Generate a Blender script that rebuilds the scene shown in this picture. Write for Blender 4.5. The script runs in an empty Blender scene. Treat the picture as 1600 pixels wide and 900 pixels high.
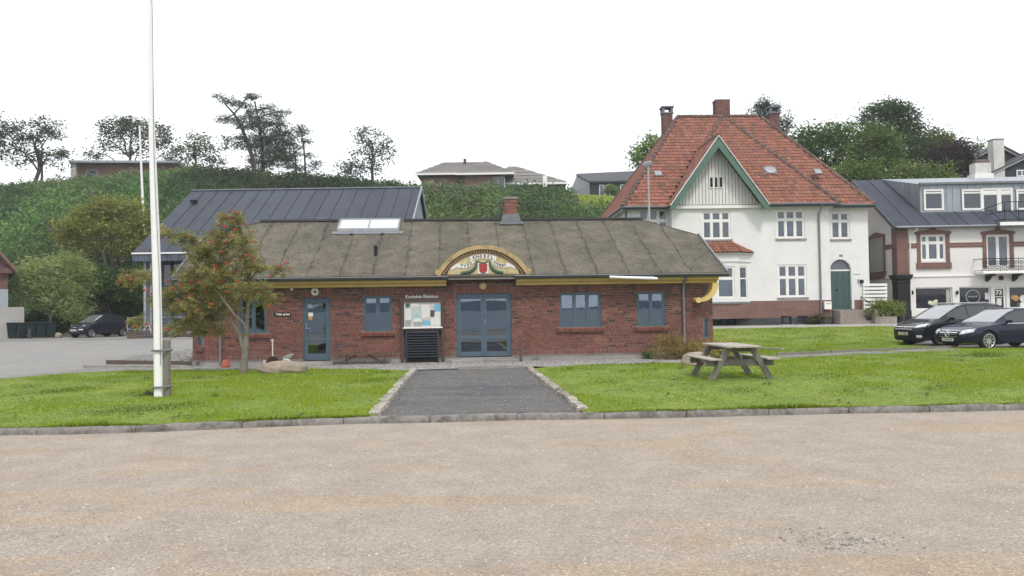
import bpy, bmesh, math, random
import numpy as np
from mathutils import Vector, Matrix
D = bpy.data
SC = bpy.context.scene
COL = SC.collection
rad = math.radians

# ---------------------------------------------------------------- camera, sky, sun, exposure
EYE = 1.64
FPX = 1230.0
cam_d = D.cameras.new("camera")
cam = D.objects.new("camera", cam_d); COL.objects.link(cam)
cam_d.sensor_width = 36.0
cam_d.lens = 36.0 * FPX / 1600.0
cam_d.clip_start = 0.1; cam_d.clip_end = 6000
CAMROT = Matrix.Rotation(rad(90 + 1.58), 3, 'X') @ Matrix.Rotation(rad(-0.83), 3, 'Z')
cam.matrix_world = Matrix.Translation((0, 0, EYE)) @ CAMROT.to_4x4()
SC.camera = cam

SUN_EL, SUN_AZ = rad(54), rad(163)      # azimuth from +Y clockwise: from behind the camera, a little to its right
world = D.worlds.new("World"); SC.world = world; world.use_nodes = True
wn = world.node_tree; wn.nodes.clear()
sky = wn.nodes.new("ShaderNodeTexSky"); sky.sky_type = 'NISHITA'; sky.sun_disc = False
sky.sun_elevation = SUN_EL; sky.sun_rotation = SUN_AZ; sky.air_density = 1.0; sky.dust_density = 3.0
bg = wn.nodes.new("ShaderNodeBackground"); bg.inputs[1].default_value = 0.10
mixw = wn.nodes.new("ShaderNodeMix"); mixw.data_type = 'RGBA'
cl = wn.nodes.new("ShaderNodeTexNoise"); cl.inputs['Scale'].default_value = 2.2; cl.inputs['Detail'].default_value = 5
crw = wn.nodes.new("ShaderNodeValToRGB")
crw.color_ramp.elements[0].position = 0.3; crw.color_ramp.elements[0].color = (8.9, 9.2, 9.7, 1)
crw.color_ramp.elements[1].position = 0.7; crw.color_ramp.elements[1].color = (10.9, 11.0, 11.1, 1)
mixw.inputs[0].default_value = 0.88      # a closed bright cloud cover over the clear sky
wn.links.new(cl.outputs[0], crw.inputs[0])
wn.links.new(sky.outputs[0], mixw.inputs[6]); wn.links.new(crw.outputs[0], mixw.inputs[7])
wn.links.new(mixw.outputs[2], bg.inputs[0])
wo = wn.nodes.new("ShaderNodeOutputWorld"); wn.links.new(bg.outputs[0], wo.inputs[0])

sun_d = D.lights.new("sun", 'SUN'); sun_d.energy = 1.5; sun_d.angle = rad(11); sun_d.color = (1.0, 0.96, 0.90)
sun = D.objects.new("sun", sun_d); COL.objects.link(sun)
sdir = Vector((math.sin(SUN_AZ) * math.cos(SUN_EL), math.cos(SUN_AZ) * math.cos(SUN_EL), math.sin(SUN_EL)))
sun.rotation_euler = (-sdir).to_track_quat('-Z', 'Y').to_euler()
sun.location = (-20, -30, 60)

vs = SC.view_settings
vs.view_transform = 'Standard'; vs.look = 'None'; vs.exposure = 0.55; vs.gamma = 1.0; vs.use_curve_mapping = False
SC.render.engine = 'CYCLES'
SC.cycles.max_bounces = 6; SC.cycles.transparent_max_bounces = 12; SC.cycles.diffuse_bounces = 3
SC.cycles.glossy_bounces = 3; SC.cycles.use_denoising = True
SC.cycles.caustics_reflective = False; SC.cycles.caustics_refractive = False

# ---------------------------------------------------------------- photo pixel -> place
def ray(px, py):
    return CAMROT @ Vector(((px - 800) / FPX, (450 - py) / FPX, -1))
def G(px, py, z=0.0):
    d = ray(px, py); t = (z - EYE) / d.z
    return (d.x * t, d.y * t)
def AT(px, py, Y):
    d = ray(px, py); t = Y / d.y
    return Vector((d.x * t, Y, EYE + d.z * t))
class Frame:
    """A facade: origin at a pixel column and depth, turned by yaw; gives (u, z) for a pixel on the plane v."""
    def __init__(s, px, Y, yaw, z0=0.0, py=480):
        s.yaw = rad(yaw); s.O = AT(px, py, Y); s.O.z = 0
        s.uv = Vector((math.cos(s.yaw), math.sin(s.yaw), 0)); s.vv = Vector((-math.sin(s.yaw), math.cos(s.yaw), 0))
        s.z0 = z0
    def uz(s, px, py, v=0.0):
        d = ray(px, py)
        p0 = s.O + s.vv * v
        t = (p0 - Vector((0, 0, EYE))).dot(s.vv) / d.dot(s.vv)
        p = Vector((0, 0, EYE)) + d * t
        return ((p - s.O).dot(s.uv), p.z)
    def U(s, px, py=480, v=0.0): return s.uz(px, py, v)[0]
    def Z(s, px, py, v=0.0): return s.uz(px, py, v)[1]
    def R(s, x0, y0, x1, y1, v=0.0):      # rect: u0,u1,z0,z1
        my, mx = (y0 + y1) / 2, (x0 + x1) / 2
        return (s.U(x0, my, v), s.U(x1, my, v), s.Z(mx, y1, v), s.Z(mx, y0, v))
    def W(s, u, v, z): return s.O + s.uv * u + s.vv * v + Vector((0, 0, z))

# ---------------------------------------------------------------- mesh building
class MB:
    def __init__(s): s.v = []; s.f = []; s.t = []; s.cur = None
    def add(s, vs_, fs, tint=None):
        o = len(s.v); s.v += [tuple(p) for p in vs_]; s.f += [tuple(i + o for i in f) for f in fs]
        s.t += [tint or s.cur] * len(vs_)
        return s
    def box(s, x0, x1, y0, y1, z0, z1, M=None, tint=None):
        p = [(x0, y0, z0), (x1, y0, z0), (x1, y1, z0), (x0, y1, z0), (x0, y0, z1), (x1, y0, z1), (x1, y1, z1), (x0, y1, z1)]
        if M is not None: p = [M @ Vector(q) for q in p]
        return s.add(p, [(0, 3, 2, 1), (4, 5, 6, 7), (0, 1, 5, 4), (1, 2, 6, 5), (2, 3, 7, 6), (3, 0, 4, 7)], tint)
    def cbox(s, c, size, M=None, tint=None):
        hx, hy, hz = size[0] / 2, size[1] / 2, size[2] / 2
        T = Matrix.Translation(c) @ (M.to_4x4() if M is not None else Matrix.Identity(4))
        return s.box(-hx, hx, -hy, hy, -hz, hz, T, tint)
    def prism(s, poly, fn0, fn1, tint=None):   # poly 2D, fn maps (a,b)->3D for the two ends
        n = len(poly); a = [fn0(*p) for p in poly]; b = [fn1(*p) for p in poly]
        fs = [tuple(range(n)), tuple(range(2 * n - 1, n - 1, -1))] + [(i, i + n, (i + 1) % n + n, (i + 1) % n) for i in range(n)]
        return s.add(a + b, fs, tint)
    def exy(s, poly, z0, z1): return s.prism(poly, lambda a, b: (a, b, z1), lambda a, b: (a, b, z0))
    def exz(s, poly, y0, y1): return s.prism(poly, lambda a, b: (a, y0, b), lambda a, b: (a, y1, b))
    def eyz(s, poly, x0, x1): return s.prism(poly, lambda a, b: (x1, a, b), lambda a, b: (x0, a, b))
    def bar(s, a, b, w, h=None, up=(0, 0, 1), tint=None):
        a, b = Vector(a), Vector(b); h = h or w
        d = (b - a).normalized(); r = d.cross(Vector(up))
        if r.length < 1e-4: r = Vector((1, 0, 0))
        r.normalize(); u = r.cross(d)
        p = [q + r * (i * w / 2) + u * (j * h / 2) for q in (a, b) for i, j in ((-1, -1), (1, -1), (1, 1), (-1, 1))]
        return s.add(p, [(0, 1, 2, 3), (7, 6, 5, 4), (0, 4, 5, 1), (1, 5, 6, 2), (2, 6, 7, 3), (3, 7, 4, 0)], tint)
    def tube(s, pts, rs, n=8, cap=True, tint=None):
        pts = [Vector(p) for p in pts]
        if not hasattr(rs, '__len__'): rs = [rs] * len(pts)
        V = []; F = []; prev = None
        for i, p in enumerate(pts):
            d = (pts[min(i + 1, len(pts) - 1)] - pts[max(i - 1, 0)]).normalized()
            if prev is None:
                r = d.cross(Vector((0.13, 0.91, 0.37))); r.normalize()
            else:
                r = (prev - d * prev.dot(d)).normalized()
            prev = r; u = d.cross(r)
            V += [p + (r * math.cos(2 * math.pi * k / n) + u * math.sin(2 * math.pi * k / n)) * rs[i] for k in range(n)]
        for i in range(len(pts) - 1):
            for k in range(n):
                F.append((i * n + k, i * n + (k + 1) % n, (i + 1) * n + (k + 1) % n, (i + 1) * n + k))
        if cap:
            F.append(tuple(range(n - 1, -1, -1))); F.append(tuple((len(pts) - 1) * n + k for k in range(n)))
        return s.add(V, F, tint)
    def lathe(s, prof, c=(0, 0, 0), n=16, axis='Z', tint=None):
        V = []; F = []
        for r, h in prof:
            for k in range(n):
                a = 2 * math.pi * k / n
                q = (r * math.cos(a), r * math.sin(a), h)
                if axis == 'Y': q = (q[0], q[2], q[1])
                V.append((c[0] + q[0], c[1] + q[1], c[2] + q[2]))
        for i in range(len(prof) - 1):
            for k in range(n):
                F.append((i * n + k, i * n + (k + 1) % n, (i + 1) * n + (k + 1) % n, (i + 1) * n + k))
        F.append(tuple(range(n - 1, -1, -1))); F.append(tuple((len(prof) - 1) * n + k for k in range(n)))
        if axis == 'Y': F = [f[::-1] for f in F]
        return s.add(V, F, tint)
    def build(s, name, mat, parent=None, smooth=False, bevel=0, label=None):
        me = D.meshes.new(name); me.from_pydata(s.v, [], s.f); me.update()
        mname = mat if isinstance(mat, str) else mat.name
        if any(t is not None for t in s.t) or mname in TINTED:
            at = me.color_attributes.new("tint", 'FLOAT_COLOR', 'POINT')
            at.data.foreach_set("color", np.array([(t or (1, 1, 1)) + (1,) for t in s.t], dtype=np.float32).ravel())
        me.materials.append(mat if not isinstance(mat, str) else M[mat])
        if smooth: smooth_mesh(me, smooth if smooth is not True else 50)
        o = D.objects.new(name, me); COL.objects.link(o)
        if parent is not None: o.parent = parent
        if bevel:
            b = o.modifiers.new("bevel", 'BEVEL'); b.width = bevel; b.segments = 2; b.limit_method = 'ANGLE'
        if label: o['label'] = label
        return o
def smooth_mesh(me, ang=50):
    bm = bmesh.new(); bm.from_mesh(me)
    for f in bm.faces: f.smooth = True
    for e in bm.edges:
        if len(e.link_faces) == 2:
            e.smooth = e.calc_face_angle(0) < rad(ang)
    bm.to_mesh(me); bm.free()
def np_mesh(name, V, n_per, mat, tint=None, parent=None, smooth=False):
    """V: (N*n_per,3) array of separate polygons with n_per corners."""
    V = np.asarray(V, dtype=np.float32).reshape(-1, 3); nv = len(V); nf = nv // n_per
    me = D.meshes.new(name); me.vertices.add(nv); me.vertices.foreach_set("co", V.ravel())
    me.loops.add(nv); me.loops.foreach_set("vertex_index", np.arange(nv, dtype=np.int32))
    me.polygons.add(nf); me.polygons.foreach_set("loop_start", np.arange(0, nv, n_per, dtype=np.int32))
    me.update(calc_edges=True)
    if tint is not None:
        at = me.color_attributes.new("tint", 'FLOAT_COLOR', 'POINT')
        c = np.ones((nv, 4), dtype=np.float32); c[:, :3] = np.repeat(np.asarray(tint), n_per, axis=0)
        at.data.foreach_set("color", c.ravel())
    me.materials.append(M[mat])
    o = D.objects.new(name, me); COL.objects.link(o)
    if parent is not None: o.parent = parent
    return o
def np_mesh_idx(name, V, F, mat, tint=None, parent=None):
    V = np.asarray(V, dtype=np.float32); F = np.asarray(F, dtype=np.int32); k = F.shape[1]
    me = D.meshes.new(name); me.vertices.add(len(V)); me.vertices.foreach_set("co", V.ravel())
    me.loops.add(F.size); me.loops.foreach_set("vertex_index", F.ravel())
    me.polygons.add(len(F)); me.polygons.foreach_set("loop_start", np.arange(0, F.size, k, dtype=np.int32))
    me.update(calc_edges=True)
    if tint is not None:
        at = me.color_attributes.new("tint", 'FLOAT_COLOR', 'POINT')
        c = np.ones((len(V), 4), dtype=np.float32); c[:, :3] = tint
        at.data.foreach_set("color", c.ravel())
    me.materials.append(M[mat])
    o = D.objects.new(name, me); COL.objects.link(o)
    if parent is not None: o.parent = parent
    return o

def tag(o, label=None, cat=None, group=None, kind=None):
    if label: o['label'] = label
    if cat: o['category'] = cat
    if group: o['group'] = group
    if kind: o['kind'] = kind
    return o
def thing(name, label, cat, loc=(0, 0, 0), rz=0.0, group=None):
    o = D.objects.new(name, None); COL.objects.link(o); o.empty_display_size = 0.3
    o.location = loc; o.rotation_euler = (0, 0, rz)
    return tag(o, label, cat, group)
def structure(o): o['kind'] = 'structure'; return o
def dup(o, parent=None):
    c = o.copy(); COL.objects.link(c)
    if parent is not None: c.parent = parent
    for ch in KIDS(o): dup(ch, c)
    return c
def KIDS(o): return [x for x in list(COL.objects) if x.parent == o]

# ---------------------------------------------------------------- materials
M = {}
TINTED = set()
def _mat(name):
    m = D.materials.new(name); m.use_nodes = True; nt = m.node_tree
    b = nt.nodes["Principled BSDF"]; M[name] = m
    return m, nt, b
def N(nt, t, **k):
    n = nt.nodes.new(t)
    for a, v in k.items(): setattr(n, a, v)
    return n
def ramp(nt, stops):
    r = N(nt, "ShaderNodeValToRGB"); e = r.color_ramp.elements
    while len(e) < len(stops): e.new(0.5)
    for i, (p, c) in enumerate(stops): e[i].position = p; e[i].color = tuple(c) + (1,)
    return r
def noise(nt, co, scale, detail=4, rough=0.6, dist=0.0):
    n = N(nt, "ShaderNodeTexNoise"); n.inputs['Scale'].default_value = scale; n.inputs['Detail'].default_value = detail
    n.inputs['Roughness'].default_value = rough; n.inputs['Distortion'].default_value = dist
    nt.links.new(co, n.inputs['Vector']); return n
def mixc(nt, fac, a, b, mode='MIX'):
    m = N(nt, "ShaderNodeMix", data_type='RGBA', blend_type=mode)
    for i, x in ((0, fac), (6, a), (7, b)):
        if hasattr(x, 'is_linked') or hasattr(x, 'links'): nt.links.new(x, m.inputs[i])
        elif isinstance(x, (int, float)): m.inputs[i].default_value = x
        else: m.inputs[i].default_value = tuple(x) + (1,)
    return m.outputs[2]
def pm(name, c1, c2=None, scale=3.0, rough=0.7, bump=0.0, bscale=None, metal=0.0, tint=False, spec=0.5, c3=None, s3=0.7, f3=(0.55, 0.75), coat=0.0, stretch=None, world=False, bdist=0.01, fine=0.0):
    """Two-tone noise paint/stone/wood with optional stains (c3), per-piece tint attribute and bump."""
    m, nt, b = _mat(name)
    if world:
        co = N(nt, "ShaderNodeNewGeometry").outputs['Position']
    else:
        co = N(nt, "ShaderNodeTexCoord").outputs['Object']
    if stretch:
        mp = N(nt, "ShaderNodeMapping"); mp.inputs['Scale'].default_value = stretch; nt.links.new(co, mp.inputs[0]); co = mp.outputs[0]
    col = None
    if c2 is None: c2 = tuple(x * 0.82 for x in c1)
    n1 = noise(nt, co, scale, 6, 0.65)
    r1 = ramp(nt, [(0.36, c1), (0.66, c2)]); nt.links.new(n1.outputs[0], r1.inputs[0]); col = r1.outputs[0]
    if c3 is not None:
        n3 = noise(nt, co, s3, 5, 0.7, 0.6); r3 = ramp(nt, [(f3[0], (0, 0, 0)), (f3[1], (1, 1, 1))]); nt.links.new(n3.outputs[0], r3.inputs[0])
        col = mixc(nt, r3.outputs[0], col, c3)
    if fine:
        n4 = noise(nt, co, scale * 14, 3, 0.7); r4 = ramp(nt, [(0.3, (1 - fine,) * 3), (0.7, (1 + fine,) * 3)]); nt.links.new(n4.outputs[0], r4.inputs[0])
        col = mixc(nt, 1.0, col, r4.outputs[0], 'MULTIPLY')
    if tint:
        TINTED.add(name)
        a = N(nt, "ShaderNodeAttribute", attribute_name="tint"); col = mixc(nt, 1.0, col, a.outputs['Color'], 'MULTIPLY')
    nt.links.new(col, b.inputs['Base Color'])
    b.inputs['Roughness'].default_value = rough; b.inputs['Metallic'].default_value = metal
    b.inputs['Specular IOR Level'].default_value = spec; b.inputs['Coat Weight'].default_value = coat; b.inputs['Coat IOR'].default_value = 1.5
    if bump:
        nb = noise(nt, co, bscale or scale * 6, 6, 0.7); bp = N(nt, "ShaderNodeBump"); bp.inputs['Strength'].default_value = bump; bp.inputs['Distance'].default_value = bdist
        nt.links.new(nb.outputs[0], bp.inputs['Height']); nt.links.new(bp.outputs[0], b.inputs['Normal'])
    return m
def leafmat(name, trans=0.35, rough=0.55):
    m, nt, b = _mat(name)
    a = N(nt, "ShaderNodeAttribute", attribute_name="tint")
    nt.links.new(a.outputs['Color'], b.inputs['Base Color']); b.inputs['Roughness'].default_value = rough
    b.inputs['Specular IOR Level'].default_value = 0.12
    t = N(nt, "ShaderNodeBsdfTranslucent"); nt.links.new(a.outputs['Color'], t.inputs[0])
    mx = N(nt, "ShaderNodeMixShader"); mx.inputs[0].default_value = trans
    nt.links.new(b.outputs[0], mx.inputs[1]); nt.links.new(t.outputs[0], mx.inputs[2])
    nt.links.new(mx.outputs[0], nt.nodes['Material Output'].inputs[0])
    return m
def glassmat(name, tintc, ior=1.7):
    m, nt, b = _mat(name); nt.nodes.remove(b)
    tr = N(nt, "ShaderNodeBsdfTransparent"); tr.inputs[0].default_value = tuple(tintc) + (1,)
    gl = N(nt, "ShaderNodeBsdfGlossy"); gl.inputs['Roughness'].default_value = 0.015; gl.inputs[0].default_value = (0.75, 0.86, 1, 1)
    fr = N(nt, "ShaderNodeFresnel"); fr.inputs[0].default_value = ior
    co = N(nt, "ShaderNodeTexCoord").outputs['Object']; nb = noise(nt, co, 1.3, 2); bp = N(nt, "ShaderNodeBump"); bp.inputs['Strength'].default_value = 0.03; bp.inputs['Distance'].default_value = 0.02
    nt.links.new(nb.outputs[0], bp.inputs['Height']); nt.links.new(bp.outputs[0], gl.inputs['Normal'])
    mx = N(nt, "ShaderNodeMixShader"); nt.links.new(fr.outputs[0], mx.inputs[0]); nt.links.new(tr.outputs[0], mx.inputs[1]); nt.links.new(gl.outputs[0], mx.inputs[2])
    nt.links.new(mx.outputs[0], nt.nodes['Material Output'].inputs[0])
def panemat(name, base, ior=1.75):
    m, nt, b = _mat(name)
    co = N(nt, "ShaderNodeTexCoord").outputs['Object']; n1 = noise(nt, co, 0.9, 3)
    r = ramp(nt, [(0.35, base), (0.7, tuple(x * 1.6 for x in base))]); nt.links.new(n1.outputs[0], r.inputs[0]); nt.links.new(r.outputs[0], b.inputs['Base Color'])
    b.inputs['Roughness'].default_value = 0.03; b.inputs['IOR'].default_value = ior
    bp = N(nt, "ShaderNodeBump"); bp.inputs['Strength'].default_value = 0.06; bp.inputs['Distance'].default_value = 0.02
    nt.links.new(n1.outputs[0], bp.inputs['Height']); nt.links.new(bp.outputs[0], b.inputs['Normal'])
def brickmat(name, c1, c2, mortar, bw=0.24, rh=0.067, ms=0.012, var=0.3):
    m, nt, b = _mat(name)
    co = N(nt, "ShaderNodeTexCoord").outputs['Object']; sp = N(nt, "ShaderNodeSeparateXYZ"); nt.links.new(co, sp.inputs[0])
    ad = N(nt, "ShaderNodeMath", operation='ADD'); nt.links.new(sp.outputs[0], ad.inputs[0]); nt.links.new(sp.outputs[1], ad.inputs[1])
    cb = N(nt, "ShaderNodeCombineXYZ"); nt.links.new(ad.outputs[0], cb.inputs[0]); nt.links.new(sp.outputs[2], cb.inputs[1])
    br = N(nt, "ShaderNodeTexBrick"); nt.links.new(cb.outputs[0], br.inputs[0])
    br.inputs['Scale'].default_value = 1.0; br.inputs['Brick Width'].default_value = bw; br.inputs['Row Height'].default_value = rh
    br.inputs['Mortar Size'].default_value = ms; br.inputs['Color1'].default_value = c1 + (1,); br.inputs['Color2'].default_value = c2 + (1,); br.inputs['Mortar'].default_value = mortar + (1,)
    n = noise(nt, co, 1.1, 5, 0.7); r = ramp(nt, [(0.3, (1 - var,) * 3), (0.7, (1 + var * 0.6,) * 3)]); nt.links.new(n.outputs[0], r.inputs[0])
    nt.links.new(mixc(nt, 1.0, br.outputs[0], r.outputs[0], 'MULTIPLY'), b.inputs['Base Color'])
    b.inputs['Roughness'].default_value = 0.85
    bp = N(nt, "ShaderNodeBump"); bp.inputs['Strength'].default_value = 0.5; bp.inputs['Distance'].default_value = 0.006; bp.invert = True
    nt.links.new(br.outputs['Fac'], bp.inputs['Height']); nt.links.new(bp.outputs[0], b.inputs['Normal'])

pm('mortar', (0.205, 0.17, 0.155), (0.15, 0.125, 0.115), 2.5, 0.95, 0.4, 60)
pm('brick', (1, 1, 1), (0.75, 0.72, 0.72), 22, 0.88, 0.5, 90, tint=True, bdist=0.004, c3=(1.35, 1.22, 1.15), s3=0.9, f3=(0.56, 0.74))
pm('concrete', (0.30, 0.29, 0.27), (0.20, 0.19, 0.18), 1.5, 0.9, 0.4, 50, c3=(0.12, 0.115, 0.10), s3=1.0)
pm('tar_plinth', (0.045, 0.047, 0.052), (0.075, 0.075, 0.078), 2, 0.85, 0.3, 40, spec=0.15)
pm('granite', (0.235, 0.22, 0.205), (0.15, 0.14, 0.13), 14, 0.85, 0.8, 60, c3=(0.075, 0.066, 0.055), s3=3.0, f3=(0.47, 0.66), world=True)
pm('boulder', (0.33, 0.26, 0.205), (0.23, 0.185, 0.15), 5, 0.9, 0.7, 22, c3=(0.16, 0.15, 0.12), s3=2.5, bdist=0.03)
pm('roof_felt', (0.132, 0.117, 0.088), (0.082, 0.073, 0.056), 2.2, 0.95, 0.8, 45, tint=True, c3=(0.055, 0.052, 0.042), s3=0.6, f3=(0.46, 0.74), fine=0.5, bdist=0.012)
pm('moss', (0.07, 0.072, 0.03), (0.115, 0.105, 0.045), 9, 1.0, 0.8, 60)
pm('yellow_paint', (0.60, 0.445, 0.165), (0.54, 0.395, 0.14), 2.5, 0.55, 0.1, 30, c3=(0.38, 0.28, 0.10), s3=2.0, f3=(0.62, 0.9))
pm('cream_paint', (0.52, 0.43, 0.24), (0.44, 0.35, 0.19), 6, 0.75, 0.3, 40, c3=(0.28, 0.23, 0.14), s3=3, f3=(0.5, 0.75))
pm('ochre_rim', (0.43, 0.32, 0.15), (0.35, 0.255, 0.12), 7, 0.75, 0.4, 40, c3=(0.20, 0.155, 0.09), s3=3.5, f3=(0.48, 0.72))
pm('brown_paint', (0.10, 0.052, 0.04), (0.14, 0.075, 0.055), 8, 0.7, 0.2, 40)
pm('white_paint', (0.78, 0.77, 0.75), (0.71, 0.70, 0.68), 3, 0.5, 0.1, 30)
pm('pole_white', (0.78, 0.78, 0.77), (0.72, 0.72, 0.715), 1.2, 0.35, 0.05, 20, c3=(0.62, 0.62, 0.59), s3=1.1, f3=(0.55, 0.8))
pm('old_white', (0.70, 0.69, 0.66), (0.60, 0.59, 0.56), 5, 0.7, 0.2, 30, c3=(0.45, 0.43, 0.39), s3=3, f3=(0.6, 0.85))
pm('red_paint', (0.33, 0.035, 0.035), (0.27, 0.03, 0.03), 8, 0.6)
pm('garland_green', (0.035, 0.085, 0.05), (0.065, 0.13, 0.08), 30, 0.75, 0.6, 60)
pm('black_paint', (0.015, 0.015, 0.017), (0.022, 0.022, 0.025), 6, 0.5, spec=0.15)
pm('black_iron', (0.013, 0.013, 0.016), (0.02, 0.02, 0.022), 6, 0.45, spec=0.15)
pm('blue_frame', (0.066, 0.104, 0.140), (0.056, 0.09, 0.122), 2.5, 0.5, 0.08, 40)
pm('brown_wood', (0.075, 0.045, 0.038), (0.05, 0.03, 0.026), 5, 0.7, 0.2, 30, stretch=(1, 1, 0.2))
pm('dark_wood', (0.034, 0.041, 0.055), (0.044, 0.052, 0.068), 5, 0.6, 0.2, 30, spec=0.15)
pm('bench_wood', (0.105, 0.078, 0.06), (0.07, 0.052, 0.042), 5, 0.85, 0.3, 30, stretch=(0.2, 1, 1))
pm('grey_wood', (0.40, 0.365, 0.325), (0.28, 0.255, 0.225), 6, 0.85, 0.5, 30, tint=True, stretch=(1, 0.12, 1), fine=0.25)
pm('grey_wood_leg', (0.20, 0.185, 0.165), (0.13, 0.122, 0.11), 6, 0.85, 0.4, 30, tint=True, stretch=(1, 1, 0.15), fine=0.25)
pm('old_timber', (0.36, 0.33, 0.29), (0.22, 0.20, 0.175), 5, 0.92, 0.7, 20, tint=True, c3=(0.11, 0.10, 0.085), s3=4, f3=(0.52, 0.66), world=True, bdist=0.02)
pm('post_wood', (0.20, 0.185, 0.16), (0.14, 0.13, 0.115), 6, 0.9, 0.4, 25, stretch=(1, 1, 0.15))
pm('zinc', (0.30, 0.33, 0.36), (0.25, 0.28, 0.31), 1.5, 0.45, 0.05, 20, metal=0.35, tint=True)
pm('gutter_metal', (0.23, 0.245, 0.27), (0.19, 0.20, 0.22), 1.5, 0.42, metal=0.5)
pm('dark_gutter', (0.06, 0.072, 0.088), (0.075, 0.088, 0.105), 1.5, 0.45, metal=0.2)
pm('metal_grey', (0.33, 0.34, 0.35), (0.28, 0.29, 0.30), 2, 0.4, metal=0.6)
pm('slate_metal', (0.060, 0.068, 0.088), (0.048, 0.055, 0.073), 0.8, 0.65, 0.04, 15, tint=True, spec=0.12)
pm('lead', (0.17, 0.18, 0.20), (0.12, 0.13, 0.145), 4, 0.6, 0.2, 20)
pm('ridge_black', (0.025, 0.026, 0.03), (0.04, 0.04, 0.043), 3, 0.6)
pm('light_cladding', (0.30, 0.33, 0.36), (0.25, 0.28, 0.31), 1.0, 0.6)
pm('plaster_white', (0.70, 0.70, 0.70), (0.635, 0.635, 0.63), 0.8, 0.9, 0.5, 16, c3=(0.585, 0.58, 0.57), s3=0.45, f3=(0.52, 0.78), bdist=0.012)
pm('plaster_shop', (0.67, 0.655, 0.635), (0.61, 0.60, 0.58), 0.7, 0.9, 0.2, 30, c3=(0.60, 0.58, 0.555), s3=0.5, f3=(0.55, 0.8))
pm('plaster_grey', (0.36, 0.35, 0.335), (0.30, 0.29, 0.28), 1, 0.9, 0.2, 30)
pm('stone_step', (0.30, 0.255, 0.225), (0.23, 0.195, 0.17), 8, 0.9, 0.4, 50, c3=(0.16, 0.14, 0.12), s3=2)
pm('tile', (1, 1, 1), (0.78, 0.74, 0.72), 6, 0.75, 0.3, 40, tint=True)
pm('tile_under', (0.10, 0.045, 0.03), (0.07, 0.035, 0.025), 4, 0.95)
pm('ridge_tile', (0.17, 0.088, 0.068), (0.095, 0.06, 0.05), 5, 0.85, 0.5, 30, tint=True, c3=(0.06, 0.052, 0.046), s3=3, f3=(0.45, 0.62))
pm('green_paint', (0.075, 0.145, 0.11), (0.06, 0.12, 0.092), 2, 0.5, 0.08, 30)
pm('door_green', (0.035, 0.075, 0.075), (0.045, 0.09, 0.09), 2, 0.4)
pm('board_white', (0.70, 0.695, 0.68), (0.62, 0.615, 0.60), 3, 0.65, 0.15, 20, tint=True, c3=(0.50, 0.48, 0.44), s3=2, f3=(0.6, 0.85), stretch=(1, 1, 0.25))
pm('red_brick_trim', (0.16, 0.062, 0.048), (0.12, 0.045, 0.036), 12, 0.85, 0.4, 60)
pm('rubber', (0.016, 0.016, 0.017), (0.022, 0.022, 0.022), 5, 0.85, spec=0.15)
pm('rim_silver', (0.50, 0.51, 0.53), (0.44, 0.45, 0.47), 4, 0.3, metal=0.8)
pm('chrome', (0.75, 0.76, 0.78), (0.70, 0.71, 0.73), 3, 0.12, metal=1.0)
pm('trim_black', (0.012, 0.012, 0.013), (0.018, 0.018, 0.018), 5, 0.5, spec=0.15)
pm('lamp_glass', (0.62, 0.65, 0.68), (0.42, 0.45, 0.48), 9, 0.08, spec=0.9, coat=1.0)
pm('plate_white', (0.66, 0.66, 0.63), (0.60, 0.60, 0.58), 3, 0.4)
pm('plate_yellow', (0.60, 0.45, 0.05), (0.55, 0.42, 0.05), 3, 0.4)
pm('car_navy', (0.006, 0.010, 0.028), (0.007, 0.011, 0.03), 2, 0.55, coat=0.75, spec=0.05)
pm('car_black', (0.007, 0.008, 0.012), (0.008, 0.009, 0.013), 2, 0.55, coat=0.75, spec=0.05)
pm('car_grey', (0.012, 0.015, 0.024), (0.014, 0.017, 0.026), 2, 0.55, coat=0.75, spec=0.05)
pm('bin_plastic', (0.012, 0.022, 0.024), (0.017, 0.03, 0.032), 3, 0.5, spec=0.15)
pm('terracotta', (0.40, 0.11, 0.06), (0.34, 0.09, 0.05), 4, 0.8)
pm('bark', (0.13, 0.115, 0.095), (0.075, 0.066, 0.055), 9, 0.95, 0.7, 25, stretch=(1, 1, 0.3))
pm('bark_dark', (0.05, 0.042, 0.037), (0.03, 0.026, 0.023), 4, 0.95, 0.5, 15)
pm('rowan_bark', (0.19, 0.17, 0.145), (0.12, 0.108, 0.092), 9, 0.9, 0.5, 25, c3=(0.28, 0.26, 0.22), s3=5)
pm('berry', (0.42, 0.065, 0.028), (0.33, 0.045, 0.02), 30, 0.4)
pm('asphalt', (0.235, 0.23, 0.222), (0.195, 0.19, 0.185), 0.7, 0.95, 0.5, 70, c3=(0.25, 0.235, 0.215), s3=0.25, f3=(0.45, 0.75), world=True, fine=0.18)
pm('pavement_light', (0.36, 0.34, 0.31), (0.30, 0.285, 0.26), 1.0, 0.95, 0.3, 60, world=True, fine=0.15)
pm('grey_gravel', (0.30, 0.285, 0.27), (0.22, 0.21, 0.20), 1.2, 1.0, 0.9, 38, world=True, fine=0.5, bdist=0.02)
pm('cobble', (1, 1, 1), (0.7, 0.7, 0.7), 9, 0.9, 0.5, 50, tint=True)
pm('earth', (0.06, 0.065, 0.035), (0.085, 0.08, 0.045), 0.6, 1.0, 0.6, 12, world=True)
pm('hill_soil', (0.035, 0.06, 0.026), (0.05, 0.08, 0.032), 0.5, 1.0, 0.5, 6, world=True)
pm('lawn_soil', (0.165, 0.225, 0.028), (0.12, 0.175, 0.022), 0.55, 1.0, 0.8, 30, world=True, c3=(0.21, 0.245, 0.038), s3=0.35, f3=(0.5, 0.75), fine=0.35, bdist=0.02)
pm('water', (0.03, 0.05, 0.065), (0.035, 0.055, 0.07), 0.02, 0.4, world=True)
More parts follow.
